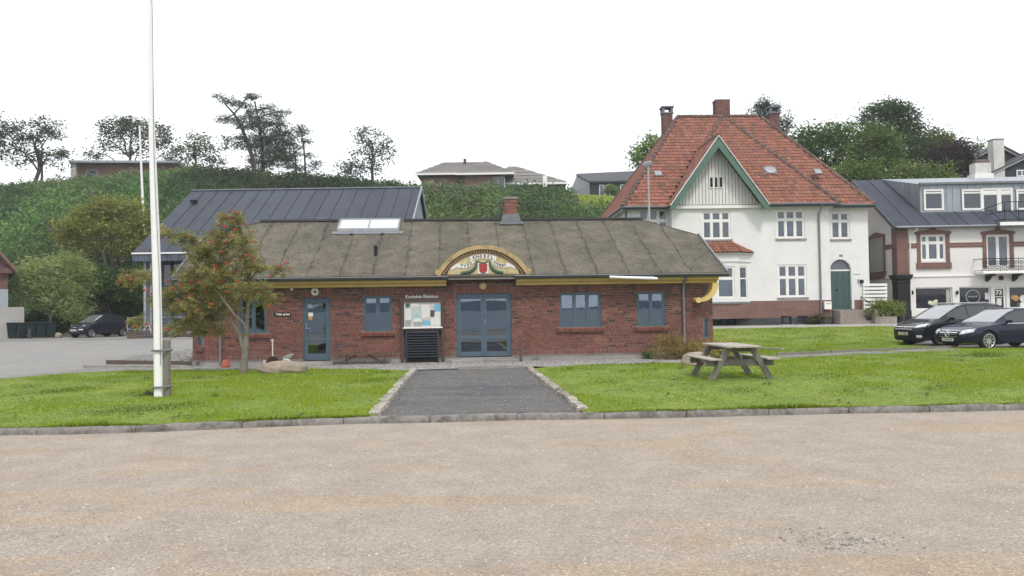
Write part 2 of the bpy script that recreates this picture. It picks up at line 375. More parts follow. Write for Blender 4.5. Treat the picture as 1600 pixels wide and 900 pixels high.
pm('far_wood_hazed', (0.07, 0.095, 0.12), (0.09, 0.115, 0.14), 0.05, 1.0, world=True)  # pale blue distance haze is mixed into the colour of the far shore
pm('hill_brick', (0.22, 0.13, 0.10), (0.18, 0.105, 0.08), 0.7, 0.9)
pm('hill_tile', (0.19, 0.175, 0.165), (0.15, 0.14, 0.133), 1.5, 0.85, tint=True)
pm('black_boards', (0.016, 0.018, 0.024), (0.023, 0.025, 0.032), 2, 0.75, tint=True)
pm('dark_roof', (0.06, 0.062, 0.068), (0.05, 0.052, 0.058), 1, 0.8)
pm('whitewash', (0.62, 0.60, 0.575), (0.48, 0.465, 0.445), 1.3, 0.9, 0.4, 20, c3=(0.36, 0.35, 0.33), s3=1.5)
pm('paper', (0.62, 0.62, 0.60), (0.56, 0.56, 0.54), 8, 0.8)
pm('paper_board', (0.48, 0.48, 0.45), (0.42, 0.42, 0.40), 4, 0.8)
pm('print_blue', (0.10, 0.30, 0.45), (0.16, 0.40, 0.55), 9, 0.6)
pm('print_pale', (0.33, 0.46, 0.50), (0.45, 0.50, 0.42), 6, 0.6)
pm('print_grey', (0.20, 0.22, 0.23), (0.32, 0.34, 0.34), 22, 0.7)
pm('print_dark', (0.03, 0.03, 0.035), (0.06, 0.06, 0.065), 9, 0.6)
pm('orange_note', (0.55, 0.25, 0.03), (0.5, 0.22, 0.03), 5, 0.6)
pm('curtain', (0.62, 0.60, 0.57), (0.5, 0.485, 0.46), 3, 0.9, stretch=(9, 1, 0.1))
pm('interior', (0.12, 0.11, 0.10), (0.09, 0.085, 0.08), 1, 0.95)
pm('interior_floor', (0.10, 0.085, 0.07), (0.08, 0.068, 0.055), 1, 0.8)
pm('tube_lamp', (0.75, 0.75, 0.74), (0.70, 0.70, 0.69), 2, 0.35)
pm('flower_print', (0.65, 0.60, 0.52), (0.30, 0.35, 0.16), 5, 0.5)
pm('petal_orange', (0.45, 0.20, 0.06), (0.5, 0.33, 0.15), 6, 0.5)
glassmat('glass', (0.62, 0.70, 0.76), 2.45)
panemat('pane_dark', (0.022, 0.03, 0.045))
panemat('pane_blue', (0.05, 0.066, 0.09), 1.7)
panemat('pane_shop', (0.012, 0.014, 0.018), 1.55)
panemat('car_glass', (0.012, 0.014, 0.017), 1.75)
panemat('windscreen', (0.10, 0.105, 0.11), 4.5)
panemat('sky_pane', (0.45, 0.47, 0.49), 3.2)  # pale base colour stands in for the sky mirrored in the skylight
leafmat('leaf', 0.42); leafmat('grass_blade', 0.45, 0.6); leafmat('needle', 0.12, 0.7)
brickmat('villa_brick', (0.205, 0.088, 0.065), (0.16, 0.066, 0.052), (0.19, 0.15, 0.13), var=0.25)
brickmat('trim_brick', (0.19, 0.07, 0.052), (0.14, 0.05, 0.04), (0.18, 0.14, 0.12), 0.22, 0.075)
brickmat('red_house_brick', (0.135, 0.06, 0.053), (0.11, 0.048, 0.043), (0.13, 0.09, 0.08))

# ---------------------------------------------------------------- terrain
rng = np.random.default_rng(7); random.seed(7)
def sst(a, b, x):
    t = np.clip((np.asarray(x, dtype=float) - a) / (b - a), 0, 1); return t * t * (3 - 2 * t)
def h(x, y):
    A = 0.24 + 0.33 * sst(-8, 4, x)
    return A * sst(31, 43, y)
HPX = [(-900, 14), (-300, 15.5), (0, 16.2), (110, 16.8), (300, 18.0), (480, 17.2), (560, 16.6), (650, 15.9), (720, 15.4), (885, 14.7), (960, 14.4), (1040, 12.5), (1300, 11.5), (1600, 13.0), (2200, 13)]
HX = [(p - 800) / FPX * 92 for p, _ in HPX]; HZ = [z for _, z in HPX]
def hill_start(x):
    x = np.asarray(x, dtype=float)
    return 59 + 11 * (sst(-30, -26, x) - sst(-5, -1, x)) + 4 * sst(16, 24, x)
def hill(x, y):
    y0 = hill_start(x); t = np.clip((y - y0) / (92 - y0), 0, 1)
    s = 0.55 * (t * t * (3 - 2 * t)) + 0.45 * t
    return h(x, y) + (np.interp(x, HX, HZ) - 0.4) * s + 0.012 * np.clip(y - 92, 0, 400)
def vnoise(x, y, sc, seed=0):
    r = np.random.default_rng(seed); o = 0
    for i in range(7):
        a = r.uniform(0, 6.28); f = sc * r.uniform(0.6, 1.9); p = r.uniform(0, 6.28)
        o = o + np.sin((x * math.cos(a) + y * math.sin(a)) * f + p)
    return o / 7 ** 0.5
def inpoly(x, y, poly):
    c = np.zeros(len(x), bool); n = len(poly)
    for i in range(n):
        x0, y0 = poly[i]; x1, y1 = poly[(i + 1) % n]
        if y0 == y1: continue
        k = ((y0 > y) != (y1 > y)) & (x < (x1 - x0) * (y - y0) / (y1 - y0) + x0); c ^= k
    return c
def sheet(name, poly, off, mat, step=2.0, hf=h):
    bm = bmesh.new(); f = bm.faces.new([bm.verts.new((p[0], p[1], 0)) for p in poly])
    if f.calc_area() and f.normal.z < 0: f.normal_flip()
    bm.normal_update()
    if f.normal.z < 0: f.normal_flip()
    xs = [p[0] for p in poly]; ys = [p[1] for p in poly]
    def cut(co, no): bmesh.ops.bisect_plane(bm, geom=bm.verts[:] + bm.edges[:] + bm.faces[:], plane_co=co, plane_no=no)
    y = max(30, min(ys)) + 0.013
    while y < min(max(ys), 46): cut((0, y, 0), (0, 1, 0)); y += 1.0
    for x in (-8, -5, -2, 1, 4):
        if min(xs) < x < max(xs): cut((x, 0, 0), (1, 0, 0))
    for v in bm.verts: v.co.z = float(hf(v.co.x, v.co.y)) + off
    me = D.meshes.new(name); bm.to_mesh(me); bm.free(); me.materials.append(M[mat])
    o = D.objects.new(name, me); COL.objects.link(o); return structure(o)

# ground sheet and hill in one grid reaching past the horizon line of the hill
gx = np.concatenate([[-1500, -700, -300, -160], np.arange(-110, 111, 2.0), [160, 300, 700, 1500]])
gy = np.concatenate([[-14.0, 0, 12, 22], np.arange(30, 45, 1.5), np.arange(45, 130, 1.5), [140, 180, 260, 500, 1000, 2000]])
X, Y = np.meshgrid(gx, gy); Z = hill(X, Y) - 0.03
V = np.stack([X, Y, Z], -1).reshape(-1, 3); nx = len(gx)
F = [(j * nx + i, j * nx + i + 1, (j + 1) * nx + i + 1, (j + 1) * nx + i) for j in range(len(gy) - 1) for i in range(nx - 1)]
gr = MB(); gr.v = [tuple(p) for p in V]; gr.f = F; gr.t = [None] * len(V)
structure(gr.build('ground', 'hill_soil', smooth=True))
# the bay behind the camera (mirrored in the windows) with the far shore
w = MB(); w.add([(-3000, -14.5, -1.2), (-3000, -3000, -1.2), (3000, -3000, -1.2), (3000, -14.5, -1.2)], [(0, 1, 2, 3)]); structure(w.build('water', 'water'))
q = MB(); q.box(-120, 120, -14.5, -14.0, -1.6, 0.02); structure(q.build('quay_edge', 'granite'))
fs = MB(); pts = [(-3000 + i * 60, 20 + 22 * abs(math.sin(i * 0.21)) + 14 * math.sin(i * 0.057 + 1) + 6 * math.sin(i * 0.83)) for i in range(101)]
for i in range(100):
    (a, za), (b, zb) = pts[i], pts[i + 1]
    fs.add([(a, -2200, -2), (b, -2200, -2), (b, -2500, zb), (a, -2500, za), (a, -2990, -2), (b, -2990, -2)], [(0, 3, 2, 1), (3, 4, 5, 2)])
structure(fs.build('far_shore_hills', 'far_wood_hazed'))

# gravel materials
def gravelmat(name, c_sand, c_grey, c_stone, patch=0.5, stone_scale=45):
    m, nt, b = _mat(name)
    co = N(nt, "ShaderNodeNewGeometry").outputs['Position']
    n0 = noise(nt, co, 0.35, 6, 0.7, 0.5)
    mp = N(nt, "ShaderNodeMapping"); mp.inputs['Scale'].default_value = (0.14, 1.5, 1); nt.links.new(co, mp.inputs[0])
    n1 = noise(nt, mp.outputs[0], 0.8, 5, 0.65, 0.4)
    ad = N(nt, "ShaderNodeMath", operation='ADD'); nt.links.new(n0.outputs[0], ad.inputs[0]); nt.links.new(n1.outputs[0], ad.inputs[1])
    r = ramp(nt, [(0.86 - patch * 0.2, (0, 0, 0)), (1.36 - patch * 0.2, (1, 1, 1))]); nt.links.new(ad.outputs[0], r.inputs[0])
    # tone of the single stones
    vo = N(nt, "ShaderNodeTexVoronoi"); vo.inputs['Scale'].default_value = stone_scale; nt.links.new(co, vo.inputs['Vector'])
    hs = N(nt, "ShaderNodeSeparateColor"); nt.links.new(vo.outputs['Color'], hs.inputs[0])
    rs = ramp(nt, [(0.0, (0.66,) * 3), (0.25, (0.93,) * 3), (0.75, (1.0,) * 3), (0.88, (1.15,) * 3), (1.0, (1.4, 1.39, 1.36))]); nt.links.new(hs.outputs[0], rs.inputs[0])
    base = mixc(nt, r.outputs[0], c_sand, c_grey)
    n2 = noise(nt, co, 1.7, 5, 0.7); r2 = ramp(nt, [(0.3, (0.84, 0.83, 0.83)), (0.7, (1.07, 1.07, 1.07))]); nt.links.new(n2.outputs[0], r2.inputs[0])
    base = mixc(nt, 1.0, base, r2.outputs[0], 'MULTIPLY')
    col = mixc(nt, 1.0, base, rs.outputs[0], 'MULTIPLY')
    nt.links.new(col, b.inputs['Base Color']); b.inputs['Roughness'].default_value = 1.0; b.inputs['Specular IOR Level'].default_value = 0.2
    bp = N(nt, "ShaderNodeBump"); bp.inputs['Strength'].default_value = 0.7; bp.inputs['Distance'].default_value = 0.008; bp.invert = True
    nt.links.new(vo.outputs['Distance'], bp.inputs['Height'])
    n3 = noise(nt, co, 18, 5, 0.7); b2 = N(nt, "ShaderNodeBump"); b2.inputs['Strength'].default_value = 0.6; b2.inputs['Distance'].default_value = 0.02
    nt.links.new(n3.outputs[0], b2.inputs['Height']); nt.links.new(bp.outputs[0], b2.inputs['Normal']); nt.links.new(b2.outputs[0], b.inputs['Normal'])
gravelmat('lot_gravel', (0.350, 0.284, 0.218), (0.335, 0.294, 0.248), (0.5, 0.48, 0.44), -0.1, 75)
gravelmat('path_gravel', (0.092, 0.094, 0.101), (0.125, 0.122, 0.118), (0.3, 0.3, 0.3), 0.0, 45)
gravelmat('strip_gravel', (0.275, 0.262, 0.245), (0.225, 0.218, 0.21), (0.4, 0.4, 0.4), 0.5, 30)

KPX = [(0, 680), (97, 679), (239, 675), (400, 668), (560, 662), (669, 660.5), (805, 656.5), (942, 655), (1072, 652.5), (1206, 649), (1336, 646), (1466, 644), (1591, 641)]
KW = [G(a, b) for a, b in KPX]
d0 = ((KW[0][0] - KW[2][0]), (KW[0][1] - KW[2][1])); d1 = (KW[-1][0] - KW[-4][0], KW[-1][1] - KW[-4][1])
KW = [(KW[0][0] + d0[0] * 12, KW[0][1] + d0[1] * 12)] + KW + [(KW[-1][0] + d1[0] * 6, KW[-1][1] + d1[1] * 6)]
def kerb_y(x): return np.interp(x, [p[0] for p in KW], [p[1] for p in KW])
sheet('gravel_lot', [(-90, -13.9), (90, -13.9), (90, 12.3), (KW[-1][0], KW[-1][1] + .05)] + [(p[0], p[1] + .05) for p in KW[::-1][1:]] + [(-90, KW[0][1])], 0.0, 'lot_gravel')

# granite kerb: one stone after another
kj = [-330, -190, -45, 97, 239, 387, 535, 669, 805, 942, 1072, 1206, 1336, 1466, 1591, 1725, 1860]
kx = [(p - 800) / FPX * 11.6 for p in kj]
kroot = thing('kerb', 'low grey granite kerb stones between the gravel lot and the lawn', 'kerb', (0, 0, 0))
for i in range(len(kx) - 1):
    a, b = kx[i] + 0.006, kx[i + 1] - 0.006; n = 7; mbk = MB()
    ring = []
    for j in range(n):
        t = j / (n - 1); x = a + (b - a) * t; y = float(kerb_y(x)) + random.uniform(-.006, .006)
        zt = 0.092 + 0.004 * math.sin(i * 2.1) + random.uniform(-.004, .004)
        if j in (0, n - 1): zt -= 0.006
        ring.append([(x, y + random.uniform(-.006, .006), -0.08), (x, y - .004, 0.03), (x, y + .008, zt - .014), (x, y + .024, zt), (x, y + .13, zt), (x, y + .15, -0.08)])
    V = [p for r in ring for p in r]; k = 6
    F = [(j * k + m, (j + 1) * k + m, (j + 1) * k + (m + 1) % k, j * k + (m + 1) % k) for j in range(n - 1) for m in range(k)]
    F += [tuple(range(k)), tuple((n - 1) * k + m for m in range(k - 1, -1, -1))]
    mbk.add(V, F).build('kerb_stone', 'granite', kroot, smooth=40)

# lawns, path, strip of grey gravel, road
LZ = 0.085
lawnL_top = [(-420, 640), (-200, 615), (0, 592), (60, 586.5), (130, 582), (200, 579), (300, 577.5), (420, 578), (540, 576), (637, 578.5)]
path_px = [(650, 579.5), (819, 574), (908, 646), (588, 654)]
def kpts(x0, x1, n=14, off=0.14): return [(x, float(kerb_y(x)) + off) for x in np.linspace(x0, x1, n)]
PW = [G(a, b, 0.05) for a, b in path_px]
lawnL = [G(a, b, LZ) for a, b in lawnL_top]
xl = PW[3][0] - 0.03
lawn_left = lawnL + [(PW[0][0] - .05, PW[0][1] + .02)] + kpts(xl, lawnL[0][0] - 4, 14) + [(lawnL[0][0] - 4, lawnL[0][1])]
sheet('lawn', lawn_left, LZ, 'lawn_soil')
def Gh(px, py, off):       # point on the gently rising ground
    z = off
    for _ in range(12):
        x, y = G(px, py, z); z = float(h(x, y)) + off
    return (x, y)
rt = [(826, 576), (900, 570), (1000, 567.5), (1075, 566), (1098, 559), (1112, 546)]
lawnR = [G(a, b, LZ) for a, b in rt] + [(7.35, 33.5), (6.6, 39.6), (20.6, 39.6), (20.0, 36), (14.6, 30.2), (15.6, 28.2), (18, 26.6), (40, 25.2)]
lawn_right = lawnR + kpts(40, PW[2][0] + 0.03, 16) + [(PW[1][0] + .05, PW[1][1])]
sheet('lawn', lawn_right, LZ, 'lawn_soil')
sheet('path', [(PW[0][0] - .08, PW[0][1]), (PW[1][0] + .08, PW[1][1]), (PW[2][0] + .1, float(kerb_y(PW[2][0])) + .13), (PW[3][0] - .1, float(kerb_y(PW[3][0])) + .13)], 0.05, 'path_gravel')
BF = Frame(756, 24.85, 4.0)
def BW(u, v): p = BF.W(u, v, 0); return (p.x, p.y)
sheet('gravel_strip', [BW(-13.2, -3.2), BW(8.6, -3.6), BW(8.6, 0.6), BW(-9.4, 0.6), BW(-9.6, 3.5), BW(-11.5, 2.5)], 0.03, 'strip_gravel')
sheet('road', [(-120, 14.0), (-9.3, 14.0), (-9.0, 30), (-7.5, 46.3), (-120, 46.3)], 0.006, 'asphalt')
sheet('yard', [(-120, 46.3), (-5, 46.3), (-5, 58.5), (-120, 58.5)], 0.012, 'asphalt')
sheet('road_edge_line', [(-120, 46.0), (-7.6, 46.0), (-7.6, 46.35), (-120, 46.35)], 0.024, 'pavement_light')
sheet('parking', [(13, 25), (80, 22), (80, 39.7), (20.5, 39.7), (13, 33)], 0.004, 'asphalt')
sheet('pavement', [(6.0, 39.5), (60, 38.6), (60, 47), (6.0, 47)], 0.03, 'pavement_light')
# narrow pale path across the right lawn
pp = [(1090, 565, 1090, 559.5), (1215, 560, 1215, 555.5), (1300, 556, 1300, 551.5), (1400, 551, 1400, 547), (1500, 547, 1500, 543)]
sheet('footpath', [G(a, b, LZ) for a, b, _, _ in pp] + [G(c, d, LZ) for _, _, c, d in pp[::-1]], LZ + 0.006, 'strip_gravel')
pe = MB()
for i in range(1, 4):
    a = G(pp[i][2], pp[i][3], LZ); b = G(pp[i + 1][2] - 4, pp[i + 1][3], LZ)
    pe.bar((a[0], a[1] + .05, LZ + .03), (b[0], b[1] + .05, LZ + .03), 0.06, 0.09)
tag(pe.build('path_edging', 'post_wood'), 'thin dark timber edging along the pale footpath by the picnic table', 'edging')

# rough timber/stone edging down both sides of the dark path: each piece apart
def edging_piece(root, a, b, w, hgt, mat='old_timber'):
    a, b = Vector((a[0], a[1], 0)), Vector((b[0], b[1], 0)); d = (b - a); L = d.length; d.normalize(); r = Vector((d.y, -d.x, 0))
    n = 8; mb = MB(); V = []
    for j in range(n):
        p = a + d * (L * j / (n - 1)); ww = w * random.uniform(.72, 1.1); s = random.uniform(-.018, .018)
        zt = hgt + random.uniform(-.02, .014)
        V += [p + r * (-ww / 2 + s) + Vector((0, 0, 0.0)), p + r * (-ww * .42 + s) + Vector((0, 0, zt * .97)), p + r * (random.uniform(-.02, .02)) + Vector((0, 0, zt + random.uniform(-.006, .012))), p + r * (ww * .42 + s) + Vector((0, 0, zt * .94)), p + r * (ww / 2 + s)]
    F = [(j * 5 + m, j * 5 + m + 1, (j + 1) * 5 + m + 1, (j + 1) * 5 + m) for j in range(n - 1) for m in range(4)]
    F += [(4, 3, 2, 1, 0), tuple((n - 1) * 5 + m for m in range(5))]
    g = random.uniform(.85, 1.15); mb.add(V, F, (g, g * .985, g * .96)); return mb.build('edge_stone', mat, root, smooth=35)
for side, (A, B) in enumerate(((PW[0], PW[3]), (PW[1], PW[2]))):
    er = thing('path_edging', ['weathered pale edging stones on the side of the dark path towards the rowan tree', 'weathered pale edging stones on the side of the dark path towards the picnic table'][side], 'edging', (0, 0, 0))
    ts = [0, .13, .28, .42, .56, .70, .84, .985]
    for i in range(7):
        t0, t1 = ts[i] + .004, ts[i + 1] - .004
        p = lambda t: (A[0] + (B[0] - A[0]) * t + (-.07 if side == 0 else .07) + random.uniform(-.02, .02), A[1] + (B[1] - A[1]) * t)
        edging_piece(er, p(t0), p(t1), 0.20, 0.125)
ed = thing('path_edging', 'dark board and pale slab closing the dark path towards the double door', 'edging', (0, 0, 0))
a, b = PW[0], PW[1]
m1 = MB(); m1.bar((a[0], a[1] + .06, .045), ((a[0] + (b[0] - a[0]) * .38), a[1] + (b[1] - a[1]) * .38 + .06, .045), .05, .06); m1.build('board', 'dark_wood', ed)
m1 = MB(); m1.bar((a[0] + (b[0] - a[0]) * .385, a[1] + (b[1] - a[1]) * .385 + .1, .075), ((a[0] + (b[0] - a[0]) * .99), a[1] + (b[1] - a[1]) * .99 + .1, .075), .14, .11); m1.build('slab', 'concrete', ed, bevel=.01)

# ---------------------------------------------------------------- grass and loose stones
def grass(name, poly, dens, hgt, wid, label, seed, clip=None):
    r = np.random.default_rng(seed); P = np.array(poly); x0, y0 = P.min(0); x1, y1 = P.max(0)
    n = int((x1 - x0) * (y1 - y0) * dens); x = r.uniform(x0, x1, n); y = r.uniform(y0, y1, n)
    k = inpoly(x, y, poly) & (np.abs(x) < y * 0.72 + 1.0) & (y > 8)
    # thin out with distance, where single blades are far below a pixel
    k &= r.uniform(0, 1, n) < np.clip((15.0 / np.maximum(y, 1)) ** 1.6, 0.08, 1)
    if clip is not None: k &= clip(x, y)
    x, y = x[k], y[k]; n = len(x)
    far = np.clip(y / 15.0, 1, 2.4)
    pn = vnoise(x, y, 0.55, 3); p2 = vnoise(x, y, 2.3, 4); tall = np.clip(0.75 + 0.35 * p2 + 0.25 * pn, 0.4, 1.9)
    hh = hgt * r.uniform(.5, 1.25, n) * tall * (far ** .3); ww = wid * r.uniform(.6, 1.3, n) * far
    a = r.uniform(0, 6.283, n); ln = hh * r.uniform(.15, .9, n); la = r.uniform(0, 6.283, n)
    z = h(x, y) + LZ - .004
    c, s = np.cos(a) * ww / 2, np.sin(a) * ww / 2
    A = np.stack([x - c, y - s, z], -1); B = np.stack([x + c, y + s, z], -1); C = np.stack([x + np.cos(la) * ln, y + np.sin(la) * ln, z + hh], -1)
    V = np.stack([A, B, C], 1).reshape(-1, 3)
    t = np.clip(0.5 + 0.28 * pn + 0.16 * p2 + r.normal(0, .16, n), 0, 1)[:, None]
    col = np.array([0.135, 0.235, 0.012]) * (1 - t) + np.array([0.265, 0.345, 0.018]) * t
    dry = (r.uniform(0, 1, n) < 0.04)[:, None]; col = np.where(dry, np.array([.27, .25, .11]), col)
    # darker clover and moss patches
    dk = (np.clip(vnoise(x, y, 1.1, 9) - 1.0, 0, .6) / .6)[:, None]; col = col * (1 - .6 * dk * np.array([1, .85, .5]))
    return tag(np_mesh(name, V, 3, 'grass_blade', col), label, 'grass', kind='stuff')
grass('grass', lawn_left, 900, 0.042, 0.012, 'short green grass of the lawn round the flagpole and rowan tree', 11)
grass('grass', lawn_right, 900, 0.042, 0.012, 'short green grass of the lawn round the picnic table', 12)
# longer blades hanging over the kerb and the edging
r = np.random.default_rng(14); n = 9000; x = r.uniform(-9, 9.5, n); k = (x < PW[3][0] - .1) | (x > PW[2][0] + .1); x = x[k]; y = kerb_y(x) + r.normal(.135, .035, len(x)); n = len(x)
m_ = np.clip(vnoise(x, y, 1.7, 41) * .5 + .7, .25, 1.4); hh = r.uniform(.03, .085, n) * m_; a = r.uniform(0, 6.28, n); ww = r.uniform(.006, .012, n); ld = r.normal(0, .025, n)
V = np.stack([np.stack([x - np.cos(a) * ww, y - np.sin(a) * ww, np.full(n, .08)], -1), np.stack([x + np.cos(a) * ww, y + np.sin(a) * ww, np.full(n, .08)], -1), np.stack([x + ld, y - r.uniform(.0, .07, n), .085 + hh], -1)], 1).reshape(-1, 3)
t = r.uniform(0, 1, (n, 1)); tag(np_mesh('edge_grass', V, 3, 'grass_blade', np.array([.11, .19, .014]) * (1 - t) + np.array([.25, .29, .03]) * t), 'longer grass blades leaning over the granite kerb', 'grass', kind='stuff')
# weeds and small white flowers in the lawn
def clover(poly, n, seed, label):
    r = np.random.default_rng(seed); P = np.array(poly); x0, y0 = P.min(0); x1, y1 = P.max(0)
    V = []; T = []
    for _ in range(n * 6):
        if len(V) > n * 14: break
        cx, cy = r.uniform(x0, x1), r.uniform(9, min(y1, 24))
        if not inpoly(np.array([cx]), np.array([cy]), poly)[0] or abs(cx) > cy * .7: continue
        m = r.integers(6, 22); R = r.uniform(.05, .22)
        for _ in range(m):
            x, y = cx + r.normal(0, R), cy + r.normal(0, R); z = float(h(x, y)) + LZ + r.uniform(.01, .05)
            a = r.uniform(0, 6.28); s = r.uniform(.015, .035)
            q = [(x + s * math.cos(a + k * 1.57), y + s * math.sin(a + k * 1.57), z + r.uniform(-.008, .012)) for k in range(4)]
            V.append(q); T.append((.03 + .03 * r.random(), .085 + .05 * r.random(), .022))
    return tag(np_mesh('lawn_weeds', np.array(V), 4, 'leaf', np.array(T)), label, 'weeds', kind='stuff')
clover(lawn_left, 60, 5, 'dark green clover and weeds in the lawn round the flagpole')
clover(lawn_right, 70, 6, 'dark green clover and weeds in the lawn round the picnic table')
def daisies(poly, n, seed, label):
    r = np.random.default_rng(seed); P = np.array(poly); x0, y0 = P.min(0); x1, y1 = P.max(0); V = []; T = []
    x = r.uniform(x0, x1, n * 8); y = r.uniform(9, min(y1, 23), n * 8)
    k = inpoly(x, y, poly) & (np.abs(x) < y * .7) & (vnoise(x, y, 1.2, seed) > .3); x, y = x[k][:n], y[k][:n]
    for a, b in zip(x, y):
        z = float(h(a, b)) + LZ + r.uniform(.03, .055); s = r.uniform(.006, .013)
        V.append([(a - s, b - s, z), (a + s, b - s, z + .003), (a + s, b + s, z + .006), (a - s, b + s, z)]); T.append((.62, .62, .52) if r.random() < .75 else (.55, .45, .08))
    return tag(np_mesh('daisies', np.array(V), 4, 'leaf', np.array(T)), label, 'flowers', kind='stuff')
daisies(lawn_left, 170, 21, 'tiny white daisies scattered in the lawn round the flagpole')
daisies(lawn_right, 190, 22, 'tiny white daisies scattered in the lawn round the picnic table')

def pebbles(name, n, ysamp, smin, smax, label, cols, seed, z0=0.0, poly=None, patch=None):
    r = np.random.default_rng(seed); y = ysamp(r, n); x = r.uniform(-1, 1, n) * (y * .69 + .4)
    if patch is not None: k = r.uniform(0, 1, n) < patch(x, y); x, y = x[k], y[k]
    if poly is not None: k = inpoly(x, y, poly); x, y = x[k], y[k]
    n = len(x); s = smin + (smax - smin) * r.uniform(0, 1, n) ** 3
    base = np.array([(1, 0, 0), (.3, .95, 0), (-.8, .6, 0), (-.8, -.6, 0), (.3, -.95, 0), (0, 0, .75)])
    jit = r.uniform(.7, 1.3, (n, 6, 1)); P = base[None] * jit * s[:, None, None]
    a = r.uniform(0, 6.28, n); c, sn = np.cos(a)[:, None], np.sin(a)[:, None]
    px_, py_ = P[:, :, 0] * c - P[:, :, 1] * sn, P[:, :, 0] * sn + P[:, :, 1] * c
    V = np.stack([px_ + x[:, None], py_ + y[:, None], P[:, :, 2] + z0 - .002], -1).reshape(-1, 3)
    F = np.array([(0, 1, 5), (1, 2, 5), (2, 3, 5), (3, 4, 5), (4, 0, 5)])
    F = (F[None] + (np.arange(n) * 6)[:, None, None]).reshape(-1, 3)
    col = np.array(cols)[r.integers(0, len(cols), n)] * r.uniform(.8, 1.2, (n, 1))
    return tag(np_mesh_idx(name, V, F, 'cobble', np.repeat(col, 6, 0)), label, 'gravel', kind='stuff')
LOTC = [(.38, .30, .225), (.34, .27, .20), (.42, .34, .26), (.40, .36, .31), (.26, .23, .20), (.52, .48, .43), (.33, .29, .245)]
pebbles('loose_gravel', 46000, lambda r, n: 4.3 + 7.2 * r.uniform(0, 1, n) ** 1.7, .004, .014, 'loose tan and grey stones strewn over the gravel lot', LOTC, 31, patch=lambda x, y: (y < kerb_y(x) - .02) * np.clip(.55 + .4 * vnoise(x * .4, y, 1.2, 8), .15, 1))
pebbles('loose_gravel', 16000, lambda r, n: 4.4 + 3.6 * r.uniform(0, 1, n), .006, .015, 'coarse pale stones lying in patches of the gravel lot', [(.36, .33, .295), (.30, .275, .25), (.46, .43, .39), (.22, .205, .19)], 32,
        patch=lambda x, y: np.clip(vnoise(x * .45, y, 1.3, 18) - .55, 0, 1))
# the stony pothole at the right
ph = G(1305, 846)
def pot(x, y): return np.exp(-(((x - ph[0]) / .34) ** 2 + ((y - ph[1]) / .17) ** 2))
pebbles('pothole_stones', 90000, lambda r, n: r.uniform(ph[1] - .5, ph[1] + .5, n), .007, .02, 'dark patch of coarse stones in a shallow hole of the gravel lot', [(.21, .185, .165), (.30, .26, .22), (.16, .145, .13), (.40, .37, .33)], 33, patch=lambda x, y: pot(x, y) * .33)
pebbles('loose_gravel', 14000, lambda r, n: 11.5 + 9.5 * r.uniform(0, 1, n), .006, .016, 'pale stones lying on the dark path to the double door', [(.30, .29, .27), (.18, .175, .17), (.42, .40, .36)], 34, z0=.05, poly=[(p[0] * 1.0, p[1]) for p in PW])
pebbles('loose_gravel', 60000, lambda r, n: r.uniform(21.5, 25.2, n), .012, .03, 'coarse grey stones of the strip along the brick building', [(.30, .29, .27), (.22, .215, .21), (.42, .40, .37)], 35, z0=.03, poly=[BW(-12.9, -3.0), BW(8.4, -3.2), BW(8.4, -0.1), BW(-9.4, -0.1)], patch=lambda x, y: ~(inpoly(x, y, lawn_left) | inpoly(x, y, lawn_right)) * .6)

# ---------------------------------------------------------------- shared building helpers
def wall_openings(x0, x1, z0, z1, ops, y=0.0, reveal=0.12, mb=None):
    """Front skin of a wall in the plane y with real openings (u0,u1,z0,z1) and their reveals."""
    mb = mb or MB()
    xs = sorted(set([x0, x1] + [v for o in ops for v in o[:2] if x0 < v < x1])); zs = sorted(set([z0, z1] + [v for o in ops for v in o[2:4] if z0 < v < z1]))
    for i in range(len(xs) - 1):
        for j in range(len(zs) - 1):
            cx, cz = (xs[i] + xs[i + 1]) / 2, (zs[j] + zs[j + 1]) / 2
            if any(o[0] < cx < o[1] and o[2] < cz < o[3] for o in ops): continue
            mb.add([(xs[i], y, zs[j]), (xs[i + 1], y, zs[j]), (xs[i + 1], y, zs[j + 1]), (xs[i], y, zs[j + 1])], [(0, 1, 2, 3)])
    for o in ops:
        a, b, c, d = o[:4]; r = y + reveal
        mb.add([(a, y, c), (a, r, c), (a, r, d), (a, y, d)], [(0, 1, 2, 3)]); mb.add([(b, y, c), (b, y, d), (b, r, d), (b, r, c)], [(0, 1, 2, 3)])
        mb.add([(a, y, d), (a, r, d), (b, r, d), (b, y, d)], [(0, 1, 2, 3)]); mb.add([(a, y, c), (b, y, c), (b, r, c), (a, r, c)], [(0, 1, 2, 3)])
    return mb
